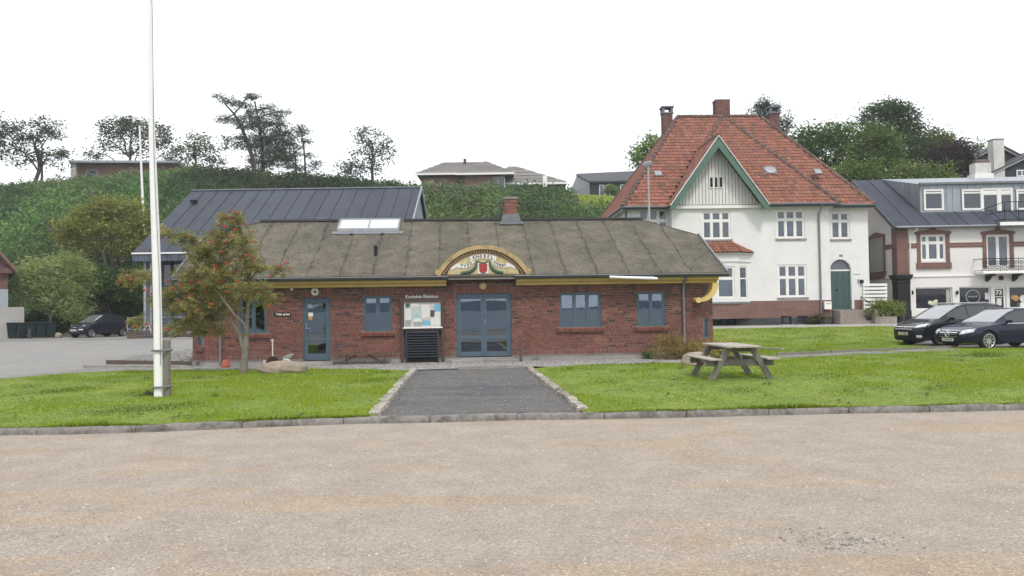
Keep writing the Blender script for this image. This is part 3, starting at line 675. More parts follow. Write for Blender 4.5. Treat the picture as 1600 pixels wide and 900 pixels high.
def window(parent, u0, u1, z0, z1, cols, rows, y=0.0, fmat='white_paint', gmat='pane_dark', fw=0.07, mw=0.06, rec=0.05, sash=0.035, name='window', label=None):
    """cols/rows: fractions of the dividers. Frame with mullions and transoms, each pane apart in its own sash."""
    f = MB(); a, b = y + rec, y + rec + 0.06; g = 0.004
    f.box(u0 + g, u1 - g, a, b, z0 + g, z0 + fw); f.box(u0 + g, u1 - g, a, b, z1 - fw, z1 - g)
    f.box(u0 + g, u0 + fw, a, b, z0 + fw, z1 - fw); f.box(u1 - fw, u1 - g, a, b, z0 + fw, z1 - fw)
    U = [u0 + fw]; 
    for c in cols: m = u0 + (u1 - u0) * c; f.box(m - mw / 2, m + mw / 2, a + .003, b, z0 + fw, z1 - fw); U += [m - mw / 2, m + mw / 2]
    U.append(u1 - fw); Zs = [z0 + fw]
    for r in rows:
        m = z0 + (z1 - z0) * r
        for i in range(0, len(U), 2): f.box(U[i], U[i + 1], a + .005, b, m - mw / 2, m + mw / 2)
        Zs += [m - mw / 2, m + mw / 2]
    Zs.append(z1 - fw)
    if sash:
        for i in range(0, len(U), 2):
            for j in range(0, len(Zs), 2):
                p, q, r, s = U[i] + .004, U[i + 1] - .004, Zs[j] + .004, Zs[j + 1] - .004; k = sash
                f.box(p, q, a + .015, b - .004, r, r + k); f.box(p, q, a + .015, b - .004, s - k, s); f.box(p, p + k, a + .015, b - .004, r + k, s - k); f.box(q - k, q, a + .015, b - .004, r + k, s - k)
    w = f.build(name, fmat, parent, label=label)
    for i in range(0, len(U), 2):
        for j in range(0, len(Zs), 2):
            p = MB(); k = sash * .8; p.box(U[i] + k, U[i + 1] - k, b - .028, b - .022, Zs[j] + k, Zs[j + 1] - k); p.build('pane', gmat, w)
    return w
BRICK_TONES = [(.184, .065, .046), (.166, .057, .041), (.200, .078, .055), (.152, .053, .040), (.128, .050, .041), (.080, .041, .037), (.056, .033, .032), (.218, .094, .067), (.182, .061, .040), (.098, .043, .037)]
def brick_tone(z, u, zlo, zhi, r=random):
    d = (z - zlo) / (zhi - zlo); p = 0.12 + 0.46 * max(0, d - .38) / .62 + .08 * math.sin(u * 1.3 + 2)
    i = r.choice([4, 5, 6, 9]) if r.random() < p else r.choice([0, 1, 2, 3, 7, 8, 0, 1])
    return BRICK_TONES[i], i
def brick_piece(mb, x0, x1, z0, z1, y, d=0.007, tint=None, M_=None):
    b = .004
    P = [(x0, y + .002, z0), (x1, y + .002, z0), (x1, y + .002, z1), (x0, y + .002, z1), (x0 + b, y - d, z0 + b), (x1 - b, y - d, z0 + b), (x1 - b, y - d, z1 - b), (x0 + b, y - d, z1 - b)]
    if M_ is not None: P = [M_ @ Vector(p) for p in P]
    mb.add(P, [(4, 5, 6, 7), (0, 1, 5, 4), (1, 2, 6, 5), (2, 3, 7, 6), (3, 0, 4, 7)], tint)
def free_spans(x0, x1, z0, z1, ops):
    sp = [(x0, x1)]
    for o in ops:
        if o[3] <= z0 + .004 or o[2] >= z1 - .004: continue
        ns = []
        for a, b in sp:
            if o[1] <= a or o[0] >= b: ns.append((a, b)); continue
            if o[0] - a > .03: ns.append((a, o[0]))
            if b - o[1] > .03: ns.append((o[1], b))
        sp = ns
    return sp
def text_mesh(mb, s, size, fn, spacing=1.0, off=0.0, align='CENTER'):
    """Adds lettering triangles; fn maps the flat (x, y) of the letters to the surface."""
    cu = D.curves.new('lettering', 'FONT'); cu.body = s; cu.size = size; cu.align_x = align; cu.align_y = 'CENTER'; cu.space_character = spacing; cu.offset = off; cu.resolution_u = 3
    o = D.objects.new('lettering_tmp', cu); me = o.to_mesh()
    mb.add([fn(v.co.x, v.co.y) for v in me.vertices], [tuple(p.vertices) for p in me.polygons])
    o.to_mesh_clear(); D.objects.remove(o); D.curves.remove(cu)

# ---------------------------------------------------------------- the brick building
bld = thing('brick_building', 'long low red brick building with mossy grey roof and painted arched pediment', 'building', BF.O, BF.yaw)
UL, UR, CH, DEEP = -8.574, 6.98, 0.57, 8.0
EL, ER, EV, EZ, RV, RZ = -9.42, 7.73, -0.45, 2.72, 4.0, 4.93
SL = (RZ - EZ) / (RV - EV)
ops = {}
def rr(k, *px): ops[k] = BF.R(*px); return ops[k]
rr('w0', 374.5, 466, 417, 521); rr('d1', 472.8, 465, 516.3, 561.5); rr('w1', 568.3, 462, 612.5, 517.5)
rr('dd', 712.8, 458, 799, 557.5); rr('w2', 873.8, 457, 939.3, 511); rr('w3', 995, 455.5, 1039.3, 509.5)
ops['d1'] = ops['d1'][:2] + (.14, ops['d1'][3]); ops['dd'] = ops['dd'][:2] + (.16, ops['dd'][3])
OPS = list(ops.values()); WZ0, WZ1 = 0.14, 2.70
wm = wall_openings(UL, UR, WZ0, WZ1, OPS)
# canted corners, sides and rear
sw = (.16, .42, .62, 1.22)       # little window in each canted corner: along the facet, height
def facet(side):
    A = Vector((UR, 0, 0)) if side > 0 else Vector((UL, 0, 0)); d = Vector((side * .7071, .7071, 0)); L = CH * 1.4142
    f = MB(); wall_openings(0, L, WZ0, WZ1, [(sw[0], sw[0] + .34, sw[2], sw[3] + .04)], mb=f)
    Mx = Matrix(((d.x, -side * .0, 0, A.x), (d.y, 0, 0, A.y), (0, 0, 1, 0), (0, 0, 0, 1)))
    nin = Vector((-side * .7071, .7071, 0))
    return [A + d * p[0] + nin * p[1] + Vector((0, 0, p[2])) for p in f.v], [tuple(reversed(q)) if side < 0 else q for q in f.f], (A, d, nin, L)
for side in (1, -1):
    V, F, _ = facet(side); wm.add(V, F)
uo0, uo1 = UL - CH, UR + CH
for x, s in ((uo0, -1), (uo1, 1)):
    wm.add([(x, CH, WZ0), (x, DEEP, WZ0), (x, DEEP, WZ1), (x, RV + 2.2, 3.55), (x, RV + 1.2, 4.12), (x, RV - 1.2, 4.12), (x, CH, 2.98)], [(0, 1, 2, 3, 4, 5, 6) if s > 0 else (6, 5, 4, 3, 2, 1, 0)])
wm.add([(uo0, DEEP, WZ0), (uo1, DEEP, WZ0), (uo1, DEEP, WZ1), (uo0, DEEP, WZ1)], [(3, 2, 1, 0)])
wall = wm.build('wall', 'mortar', bld)
# interior: floor, rear partition
im = MB(); im.box(uo0 + .2, uo1 - .2, .2, DEEP - .1, .10, .16); im.build('floor', 'interior_floor', bld)
im = MB(); im.box(uo0 + .2, uo1 - .2, 4.2, 4.3, .165, 4.6); im.build('inner_wall', 'interior', bld)
im = MB(); im.box(uo0 + .2, uo1 - .2, .3, 4.19, 2.66, 2.69); im.build('inner_ceiling', 'interior', bld)

# bricks: rows with openings, lintels and the upright course at the foot
rowh = 0.0667; singles = []; joined = MB(); rb = random.Random(3)
lint = {k: (o[0] - .03, o[1] + .03, o[3], o[3] + .235) for k, o in ops.items()}
lint['dd'] = (ops['dd'][0] - .06, ops['dd'][1] + .06, ops['dd'][3], ops['dd'][3] + .25)
sills = {k: (ops[k][0] - .08, ops[k][1] + .1, ops[k][2] - .16, ops[k][2]) for k in ('w0', 'w1', 'w2', 'w3')}
blocks = OPS + list(lint.values()) + list(sills.values())
z = WZ0 + .075; row = 0
pool = []
while z + .055 < 2.62:
    off = (row % 2) * .12 + (.06 if row % 4 > 1 else 0)
    spans = free_spans(UL, UR, z, z + .055, blocks + ([(UL - 1, UR + 1, .215, .335)]))
    u = UL - off; k = 0
    while u < UR:
        L = .228 if (k + row) % 3 else .108
        for a, b in spans:
            p, q = max(u, a), min(u + L, b)
            if q - p > .025:
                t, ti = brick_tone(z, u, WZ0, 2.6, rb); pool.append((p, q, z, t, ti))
        u += L + .012; k += 1
    z += rowh; row += 1
pool.sort(key=lambda p: (0 if p[1] - p[0] > .22 else 1, abs((p[0] + p[1]) / 2 - 1.9) + abs(p[2] - 1.3) * .8))
meshes = {}
for i, (p, q, zz, t, ti) in enumerate(pool):
    if i < 190:
        key = (ti, rb.randrange(2))
        if key not in meshes:
            m = MB(); brick_piece(m, 0, .228, 0, .055, 0, .007 + .004 * key[1], t); o = m.build('brick', 'brick', wall); meshes[key] = o.data
            o.location = (p, 0, zz)
        else:
            o = D.objects.new('brick', meshes[key]); COL.objects.link(o); o.parent = wall; o.location = (p, 0, zz)
    else:
        brick_piece(joined, p, q, zz, zz + .055, 0, rb.uniform(.005, .011), t)
u = UL
while u < UR:                       # the upright course at the foot
    if not any(o[0] - .03 < u < o[1] + .0 for o in (ops['d1'], ops['dd'])): brick_piece(joined, u, min(u + .055, UR), .222, .33, 0, .010, BRICK_TONES[rb.choice([0, 1, 2, 7, 7, 3])])
    u += .067
for side in (1, -1):                # bricks on the canted corners
    A, d, nin, L = facet(side)[2]
    Mx = Matrix(((d.x, nin.x, 0, A.x), (d.y, nin.y, 0, A.y), (0, 0, 1, 0), (0, 0, 0, 1)))
    z = WZ0 + .075; row = 0
    while z + .055 < 2.55:
        for a, b in free_spans(0, L, z, z + .055, [(sw[0] - .02, sw[0] + .36, sw[2] - .1, sw[3] + .04)]):
            u = a - (row % 2) * .12
            while u < b:
                p, q = max(u, a), min(u + .228, b)
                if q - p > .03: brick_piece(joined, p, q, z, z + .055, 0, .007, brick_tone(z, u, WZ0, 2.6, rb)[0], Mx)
                u += .24
        z += rowh; row += 1
    f = MB(); f.box(sw[0] - .03, sw[0] + .38, -.07, .0, sw[2] - .12, sw[2] - .01, Mx); f.build('sill', 'red_brick_trim', bld)
    f = MB(); a0, a1, c0, c1 = sw[0], sw[0] + .34, sw[2], sw[3] + .04
    f.box(a0, a1, .04, .09, c0, c0 + .05, Mx); f.box(a0, a1, .04, .09, c1 - .05, c1, Mx); f.box(a0, a0 + .05, .04, .09, c0 + .05, c1 - .05, Mx); f.box(a1 - .05, a1, .04, .09, c0 + .05, c1 - .05, Mx)
    wf = f.build('window', 'blue_frame', bld); f = MB(); f.box(a0 + .05, a1 - .05, .06, .066, c0 + .05, c1 - .05, Mx); f.build('pane', 'pane_blue', wf)
bw = joined.build('brickwork', 'brick', wall); bw['kind'] = 'stuff'
lmesh = {}
for k, (a, b, c, d) in lint.items():
    u = a
    while u < b - .04:
        ti = rb.choice([0, 2, 7, 7, 8]) if k == 'dd' else rb.choice([0, 1, 3, 9, 2, 4])
        key = (ti, k == 'dd')
        if key not in lmesh:
            m = MB(); brick_piece(m, 0, .054, 0, d - c - .012, 0, .012, tuple(x * (1.12 if k == 'dd' else 1) for x in BRICK_TONES[ti])); lmesh[key] = m.build('lintel_brick', 'brick', wall).data; D.objects.remove(COL.objects[-1])
        o = D.objects.new('lintel_brick', lmesh[key]); COL.objects.link(o); o.parent = wall; o.location = (u + .004, 0, c + .006)
        u += .0665
for k, (a, b, c, d) in sills.items():
    f = MB(); n = int((b - a) / .067)
    for i in range(n):
        x = a + (b - a) * i / n; t = BRICK_TONES[rb.choice([0, 1, 2, 7])]
        f.add([(x + .004, .0, c), (x + (b - a) / n - .004, .0, c), (x + (b - a) / n - .004, -.09, c + .015), (x + .004, -.09, c + .015), (x + .004, .03, d - .004), (x + (b - a) / n - .004, .03, d - .004), (x + (b - a) / n - .004, -.105, d - .055), (x + .004, -.105, d - .055)], [(0, 1, 2, 3), (4, 7, 6, 5), (3, 2, 6, 7), (0, 3, 7, 4), (1, 5, 6, 2)], t)
    f.build('window_sill', 'brick', bld)
pl = MB()
for a, b in free_spans(UL - .02, UR + .02, 0, .14, [ops['dd'][:2] + (0, .2)]): pl.box(a, b, -.035, .1, -.1, .14)
pl.exy([(UR + .02, -.03), (UR + CH + .03, CH), (UR + CH, CH + .1), (UR - .1, .1)], -.1, .139); pl.exy([(UL - .02, -.03), (UL + .1, .1), (UL - CH, CH + .1), (UL - CH - .03, CH)], -.1, .139)
pl.box(uo0 - .02, uo0 + .1, CH + .1, DEEP, -.1, .138); pl.box(uo1 - .1, uo1 + .02, CH + .1, DEEP, -.1, .138)
pl.build('plinth', 'concrete', bld)

# windows and doors
for k, c in (('w0', [.5]), ('w1', [.5]), ('w3', [.5]), ('w2', [.36, .67])):
    o = ops[k]; window(bld, *o, c, [], fmat='blue_frame', gmat='glass', fw=.05, mw=.045, rec=.03, sash=.032)
o = ops['w2']; cu = MB(); n = 26; x0 = o[0] + (o[1] - o[0]) * .75; x1 = o[1] - .12
cu.add([p for i in range(n + 1) for p in ((x0 + (x1 - x0) * i / n, .2 + .02 * (i % 2), o[2] + .05), (x0 + (x1 - x0) * i / n, .2 + .02 * (i % 2), o[3] - .02))], [(2 * i, 2 * i + 2, 2 * i + 3, 2 * i + 1) for i in range(n)])
tag(cu.build('curtain', 'curtain', None), 'white pleated curtain hanging inside the three-pane window', 'curtain'); COL.objects[-1].matrix_world = Matrix.Translation(BF.O) @ Matrix.Rotation(BF.yaw, 4, 'Z')
o = ops['w3']; nb = MB(); nb.box(o[0] + .52, o[0] + .76, .13, .135, o[2] + .13, o[2] + .24); nb.build('notice', 'paper', bld, label='small white notice in the window pane')
nb = MB(); nb.box(o[0] + .51, o[0] + .60, .125, .128, o[2] + .135, o[2] + .235); nb.build('notice', 'print_blue', bld)
nb = MB(); nb.box(o[1] - .13, o[1] - .1, .2, .22, o[2] + .06, o[3] - .1); nb.build('curtain_edge', 'curtain', bld)
nb = MB()
for dx in (.12, .22, .27): nb.lathe([(.012, 0), (.035, .02), (.03, .09), (.012, .11)], (ops['w2'][0] + dx, .16, ops['w2'][2] + .06), 8)
nb.build('sill_ornaments', 'white_paint', bld)
def door_leaf(parent, u0, u1, z0, z1, y, mid, stile=.085, bot=.15, glassm='glass'):
    f = MB(); a, b = y, y + .055; top = .12
    f.box(u0, u0 + stile, a, b, z0, z1); f.box(u1 - stile, u1, a, b, z0, z1)
    f.box(u0 + stile, u1 - stile, a, b, z0, z0 + bot); f.box(u0 + stile, u1 - stile, a, b, z1 - top, z1); f.box(u0 + stile, u1 - stile, a, b, mid - .05, mid + .05)
    w = f.build('door', 'blue_frame', parent, bevel=.004)
    p = MB(); p.box(u0 + stile, u1 - stile, a + .025, a + .031, mid + .05, z1 - top); p.build('pane', glassm, w)
    p = MB(); p.box(u0 + stile, u1 - stile, a + .025, a + .031, z0 + bot, mid - .05); p.build('pane', 'glass', w)
    return w
a, b, c, d = ops['dd']
f = MB(); f.box(a + .004, a + .06, .05, .13, c, d - .004); f.box(b - .06, b - .004, .05, .13, c, d - .004); f.box(a + .06, b - .06, .05, .13, d - .06, d - .004); f.build('door_frame', 'blue_frame', bld)
mu = (a + b) / 2
l1 = door_leaf(bld, a + .063, mu - .003, c + .02, d - .063, .06, c + .62); l2 = door_leaf(bld, mu + .003, b - .063, c + .02, d - .063, .06, c + .62)
f = MB(); f.box(mu + .03, mu + .055, .035, .058, c + 1.08, c + 1.2); f.box(mu + .035, mu + .05, .02, .036, c + 1.1, c + 1.12); f.build('handle', 'metal_grey', l2)
a, b, c, d = ops['d1']
f = MB(); f.box(a + .004, a + .055, .05, .13, c, d - .004); f.box(b - .055, b - .004, .05, .13, c, d - .004); f.box(a + .055, b - .055, .05, .13, d - .055, d - .004); f.build('door_frame', 'blue_frame', bld)
l3 = door_leaf(bld, a + .058, b - .058, c + .02, d - .058, .06, c + .68, .09, .2)
f = MB(); f.box(a + .085, a + .115, .035, .058, c + .98, c + 1.18); f.box(a + .09, a + .22, .0, .03, c + 1.0, c + 1.03); f.build('handle', 'metal_grey', l3)
f = MB(); f.box(a + .165, a + .31, .072, .076, c + 1.38, c + 1.5); f.build('notice', 'paper', l3)
f = MB(); f.box(a + .17, a + .285, .070, .074, c + 1.28, c + 1.375); f.build('notice', 'orange_note', l3)
# steps
s1 = MB(); u0, u1 = BF.U(704, 562), BF.U(809, 562)
s1.box(u0, u0 + 1.05, -.42, -.036, -.05, .115); st = s1.build('door_step', 'concrete', bld, bevel=.02)
s1 = MB(); s1.box(u0 + 1.06, u1, -.40, -.036, -.05, .105); s1.build('door_step', 'concrete', bld, bevel=.02)
s1 = MB(); s1.box(ops['dd'][0] - .05, ops['dd'][1] + .05, -.036, .14, -.05, .16); s1.build('threshold', 'concrete', bld)
s1 = MB(); u0, u1 = BF.U(468, 566), BF.U(523, 566); s1.box(u0, u1, -.34, -.036, -.05, .10); s1.build('door_step', 'concrete', bld, bevel=.015)
s1 = MB(); s1.box(ops['d1'][0] - .03, ops['d1'][1] + .03, -.1, .05, .10, .138); s1.build('threshold', 'concrete', bld)

# cornice (yellow), gutters, brackets, downpipes
gl, gr_ = BF.U(697, 437, EV), BF.U(807.5, 437, EV)
for a, b in ((EL + .12, gl), (gr_, ER - .25)):
    f = MB(); pr = [(-.02, 2.40), (-.16, 2.42), (-.18, 2.47), (-.30, 2.52), (-.34, 2.58), (-.34, 2.66), (-.02, 2.66)]
    f.prism([(p[0], p[1]) for p in pr], lambda p, q: (b, p, q), lambda p, q: (a, p, q)); f.build('cornice', 'yellow_paint', bld, smooth=30)
for a, b in ((EL + .02, gl + .06), (gr_ - .06, ER + .02)):
    f = MB(); n = 8; rads = [(EV - .02 - .075 * math.cos(math.pi * i / n), EZ - .035 - .085 * math.sin(math.pi * i / n)) for i in range(n + 1)]
    rads += [(y * 1, zz) for y, zz in [(EV + .045, EZ - .03), (EV + .03, EZ - .035)]] + [(EV - .02 - .06 * math.cos(math.pi * i / n), EZ - .04 - .07 * math.sin(math.pi * i / n)) for i in range(n, -1, -1)]
    f.prism(rads, lambda p, q: (a, p, q), lambda p, q: (b, p, q)); gt = f.build('gutter', 'dark_gutter', bld, smooth=40)
    e = MB(); e.tube([(a, EV - .1, EZ - .03), (b, EV - .1, EZ - .03)], .011, 6); e.build('gutter_bead', 'gutter_metal', gt)
for x, side in ((ER - .25, 1), (EL + .35, -1)):      # the curled yellow bracket under each end of the cornice
    f = MB(); pts = []
    for i in range(15):
        t = i / 14
        ang = -math.pi * .52 * t
        cx, cz, R1, R2 = x - .62, 2.42, .60, .60
        pts.append((cx + R1 * math.cos(ang), cz - .02 + R2 * math.sin(ang) * 1.0, .12 + .05 * math.sin(math.pi * t) - .05 * max(0, t - .7)))
    # sweep as a band that widens toward the corner, end curled up
    outer = [(p[0] if side > 0 else 2 * x - p[0], p[1]) for p in pts]
    def off(i, dist):
        a, b = Vector(outer[max(i - 1, 0)]), Vector(outer[min(i + 1, 14)]); d = (b - a).normalized(); n_ = Vector((d.y, -d.x)) * (1 if side > 0 else -1)
        q_ = Vector(outer[i]) + n_ * dist; return (q_.x, q_.y)
    inner = [off(i, .20 - .10 * (i / 14)) for i in range(15)]
    poly = outer + inner[::-1]
    f.exz(poly, -.36, -.03)
    ex, ez = outer[-1][0] - .02 * side, outer[-1][1] + .055
    f.lathe([(.088, -.365), (.088, -.025)], (ex, 0, ez), 14, 'Y')
    f.build('bracket', 'yellow_paint', bld, smooth=30)
for x, py0 in ((BF.U(345, 500), 2.5), (BF.U(1067.5, 480), 2.5)):
    f = MB(); f.tube([(x, EV + .05, EZ - .12), (x, EV + .08, EZ - .2), (x, -.10, 2.36), (x, -.07, 2.25), (x, -.07, .12)], .042, 10); dp = f.build('downpipe', 'gutter_metal', bld, smooth=True)
    for zz in (.55, 1.9): f = MB(); f.lathe([(.05, zz), (.05, zz + .05)], (x, -.07, 0), 10); f.build('pipe_clip', 'gutter_metal', dp)

# roof: felt strips, each a piece with a raised joint
def roof_z(v): return EZ + SL * (v - EV)
HV, HZ_, RE_L, RE_R = 2.51, roof_z(2.51), -7.82, 6.01
def top_v(u):
    if u > RE_R: return RV + (HV - RV) * (u - RE_R) / (ER - RE_R)
    if u < RE_L: return RV + (HV - RV) * (RE_L - u) / (RE_L - EL)
    return RV
def strip(us, rear=False, mat='roof_felt', zo=0.0):
    n = 13; V = []; nu = len(us); g = rb.uniform(.93, 1.06)
    for i, u in enumerate(us):
        tv = top_v(u)
        for j in range(n):
            v = EV + (tv - EV) * j / (n - 1)
            z_ = roof_z(v) + zo + (.022 if i in (0, nu - 1) else 0) + (rb.uniform(-.006, .010) if 0 < i < nu - 1 else rb.uniform(-.004, .004))
            V.append((u, (2 * RV - v) if rear else v, z_))
    F = [(i * n + j, (i + 1) * n + j, (i + 1) * n + j + 1, i * n + j + 1) for i in range(nu - 1) for j in range(n - 1)]
    m = len(V); V += [(us[0], V[0][1], V[0][2] - .05), (us[-1], V[0][1], V[0][2] - .05)]
    F.append((m, m + 1, (nu - 1) * n, 0))
    if rear: F = [f[::-1] for f in F]
    mb = MB(); mb.add(V, F, (g, g, g * rb.uniform(.96, 1.0))); return mb.build('roof_sheet', mat, roof, smooth=60)
roof_b = MB()      # closed deck below the felt
P = [(EL, EV), (ER, EV)]
def deck(pts): roof_b.add([(a, b, c - .03) for a, b, c in pts], [tuple(range(len(pts)))])
deck([(EL, EV, EZ), (ER, EV, EZ), (ER, HV, HZ_), (RE_R, RV, RZ), (RE_L, RV, RZ), (EL, HV, HZ_)])
deck([(EL, 2 * RV - EV, EZ), (EL, 2 * RV - HV, HZ_), (RE_L, RV, RZ), (RE_R, RV, RZ), (ER, 2 * RV - HV, HZ_), (ER, 2 * RV - EV, EZ)])
roof_b.add([(EL, EV, EZ - .06), (ER, EV, EZ - .06), (ER, 0, EZ - .0), (EL, 0, EZ - .0)], [(3, 2, 1, 0)])
roof = roof_b.build('roof', 'roof_felt', bld)
xs = [EL]; 
u = EL
while u < ER - 1.15: u += 1.0; xs.append(u)
xs.append(ER)
for a, b in zip(xs, xs[1:]):
    brk = sorted([a + .004] + [q for q in (a + .03, a + .25, a + .5, a + .75, b - .03) if q < b] + [q for q in (RE_L, RE_R) if a + .05 < q < b - .05] + [b - .004]); strip(brk); strip(brk, True)
for s, ue, re in ((1, ER, RE_R), (-1, EL, RE_L)):      # half hips
    V = [(ue, HV, HZ_ + .02), (ue, 2 * RV - HV, HZ_ + .02), (re, RV, RZ + .02)]
    f = MB(); f.add(V, [(0, 1, 2) if s > 0 else (2, 1, 0)], (.95, .95, .93)); f.build('roof_sheet', 'roof_felt', roof)
    for rear in (0, 1):        # metal verge
        v0, v1 = (EV, HV) if not rear else (2 * RV - EV, 2 * RV - HV)
        f = MB(); f.bar((ue, v0, EZ - .01), (ue, v1, HZ_ + .01), .05, .13); f.build('verge', 'gutter_metal', roof)
# moss and nail dots along the joints
dots = MB()
for u in xs[1:-1]:
    tv = top_v(u); v = EV + .1
    while v < tv - .1:
        if rb.random() < .5:
            s_ = rb.uniform(.012, .035); x_ = u + rb.uniform(-.06, .06)
            dots.add([(x_ - s_, v - s_, roof_z(v) + .02), (x_ + s_, v - s_, roof_z(v) + .02), (x_ + s_, v + s_ * 2, roof_z(v + s_ * 2) + .02), (x_ - s_, v + s_ * 2, roof_z(v + s_ * 2) + .02), (x_, v + s_ * .5, roof_z(v) + .045)], [(0, 1, 4), (1, 2, 4), (2, 3, 4), (3, 0, 4)])
        v += rb.uniform(.05, .22)
dots.build('joint_moss', 'ridge_black', roof)['kind'] = 'stuff'
lich = MB()
for _ in range(2600):
    u = rb.uniform(EL + .1, ER - .1); tv = top_v(u); v = EV + (tv - EV) * rb.random(); s_ = rb.uniform(.008, .026); zz = roof_z(v) + .012
    t = rb.choice([(1, 1, 1), (1.5, 1.45, 1.3), (.5, .5, .45), (.42, .42, .3)])
    lich.add([(u - s_, v, roof_z(v) + .008), (u + s_, v, roof_z(v) + .008), (u, v + s_ * 2, roof_z(v + 2 * s_) + .008), (u, v + s_ * .8, zz + .02)], [(0, 1, 3), (1, 2, 3), (2, 0, 3)], t)
lich.build('lichen', 'roof_felt', roof)['kind'] = 'stuff'
sk0, sk1 = BF.U(528, 350, 3.3), BF.U(624, 350, 3.3)
ch0, ch1 = BF.U(786.5, 330, 4), BF.U(809, 330, 4)
for a, b in ((RE_L - .05, sk0 - .12), (sk1 + .12, ch0 - .12), (ch1 + .12, RE_R + .05)):
    f = MB(); f.exy([(a, RV - .09), (b, RV - .09), (b, RV + .09), (a, RV + .09)], RZ + .005, RZ + .075); f.build('ridge_cap', 'ridge_black', roof)
# skylight with two bright panes
def rp(u, v, dz=0): return (u, v, roof_z(v) + dz)
va, vb = 3.02, 3.96
f = MB()
def rbar(u0, u1, v0, v1, z0, z1): 
    P_ = [rp(u0, v0, z0), rp(u1, v0, z0), rp(u1, v1, z0), rp(u0, v1, z0), rp(u0, v0, z1), rp(u1, v0, z1), rp(u1, v1, z1), rp(u0, v1, z1)]
    f.add(P_, [(0, 3, 2, 1), (4, 5, 6, 7), (0, 1, 5, 4), (1, 2, 6, 5), (2, 3, 7, 6), (3, 0, 4, 7)])
rbar(sk0, sk1, va, va + .07, 0, .12); rbar(sk0, sk1, vb - .05, vb, 0, .12); rbar(sk0, sk0 + .06, va + .07, vb - .05, 0, .12); rbar(sk1 - .06, sk1, va + .07, vb - .05, 0, .12); sm = (sk0 + sk1) / 2; rbar(sm - .03, sm + .03, va + .07, vb - .05, 0, .12)
sky_o = f.build('skylight', 'metal_grey', roof)
for a, b in ((sk0 + .06, sm - .03), (sm + .03, sk1 - .06)): f = MB(); rbar(a, b, va + .07, vb - .05, .07, .09); f.build('pane', 'sky_pane', sky_o)
f = MB(); rbar(sk0 - .16, sk1 + .16, va - .22, va, .024, .03); f.build('skylight_flashing', 'lead', roof)
vu, vv_ = BF.U(588, 403, 1.2), 1.05
f = MB(); f.lathe([(.055, roof_z(vv_) - .05), (.055, roof_z(vv_) + .27), (.075, roof_z(vv_) + .275), (.075, roof_z(vv_) + .31), (.02, roof_z(vv_) + .36)], (vu, vv_, 0), 12); f.build('vent_pipe', 'black_paint', roof, smooth=True)
for uu in (BF.U(549, 367, 2.7), BF.U(597, 367, 2.7)):
    f = MB(); v = 2.72; f.add([rp(uu - .09, v, .02), rp(uu + .09, v, .02), rp(uu, v, .075), rp(uu, v + .2, .02)], [(0, 1, 2), (1, 3, 2), (3, 0, 2)]); f.build('roof_vent', 'black_paint', roof)
# chimney
def chimney(parent, u0, u1, v0, v1, z0, z1, capm='concrete', cap=.03, tones=BRICK_TONES, taper=0.0, name='chimney', rh=.0667):
    core = MB(); core.box(u0 + .008, u1 - .008, v0 + .008, v1 - .008, z0, z1); c = core.build(name, 'mortar', parent); bb = MB()
    for face in range(4):
        L = (u1 - u0) if face % 2 == 0 else (v1 - v0)
        ori = [(u0, v0, 1, 0), (u1, v0, 0, 1), (u1, v1, -1, 0), (u0, v1, 0, -1)][face]
        Mx = Matrix(((ori[2], -ori[3], 0, ori[0]), (ori[3], ori[2], 0, ori[1]), (0, 0, 1, 0), (0, 0, 0, 1)))
        z = z0; row = 0
        while z + rh <= z1 + .001:
            u = -(row % 2) * .12
            while u < L:
                p, q_ = max(u, .0), min(u + .228, L)
                if q_ - p > .03: brick_piece(bb, p, q_, z, z + rh - .012, .006, .008, rb.choice(tones), Mx)
                u += .24
            z += rh; row += 1
    o = bb.build('brickwork', 'brick', c); o['kind'] = 'stuff'
    k = MB(); k.box(u0 - cap, u1 + cap, v0 - cap, v1 + cap, z1 + .002, z1 + .07); k.build('chimney_cap', capm, c)
    return c
chz = BF.Z(797, 309, 4)
chimney(bld, ch0 + .04, ch1 - .04, RV - .22, RV + .22, RZ + .12, chz - .07, tones=[(.24, .095, .07), (.2, .078, .06), (.28, .12, .09)])
f = MB(); f.exz([(ch0 - .08, RZ - .05), (ch1 + .08, RZ - .05), (ch1 + .02, RZ + .2), (ch0 - .02, RZ + .2)], RV - .3, RV + .3); f.build('chimney_flashing', 'lead', bld)
f = MB(); f.box(ch0 - .16, ch1 + .16, RV - .5, RV - .05, roof_z(RV - .4), roof_z(RV - .4) + .12); f.build('chimney_flashing', 'lead', bld)

# painted pediment over the double door
pu, pz = BF.U(755, 410, -.3), 2.745; PS = 1 / 9 / 50.2
ped = MB(); R0 = 1.634; zc = pz + .92 - R0
def arc(R, a0, a1, n): return [(pu + R * math.sin(a0 + (a1 - a0) * i / n), zc + R * math.cos(a0 + (a1 - a0) * i / n)) for i in range(n + 1)]
am = math.acos((pz - zc) / R0)
ped.exz([(pu - 1.12, 2.63), (pu + 1.12, 2.63), (pu + 1.12, pz + .02)] + arc(1.44, .85, -.85, 30) + [(pu - 1.12, pz + .02)], -.36, -.02)
pdo = ped.build('pediment', 'cream_paint', bld)
f = MB(); f.box(pu - 1.13, pu + 1.13, -.42, -.01, 2.60, 2.67); f.build('pediment_ledge', 'concrete', pdo)
f = MB(); f.exz(arc(R0, -am * .985, am * .985, 40) + arc(1.50, am * .99, -am * .99, 40), -.46, .15)
for s in (1, -1): f.lathe([(.10, -.462), (.10, .1)], (pu + s * 1.40, 0, pz + .075), 14, 'Y')
f.build('pediment_rim', 'ochre_rim', pdo, smooth=30)
f = MB(); f.exz(arc(1.50, -am * .98, am * .98, 40) + arc(1.395, am * .95, -am * .95, 40), -.40, -.3); f.build('arch_band', 'brown_paint', pdo)
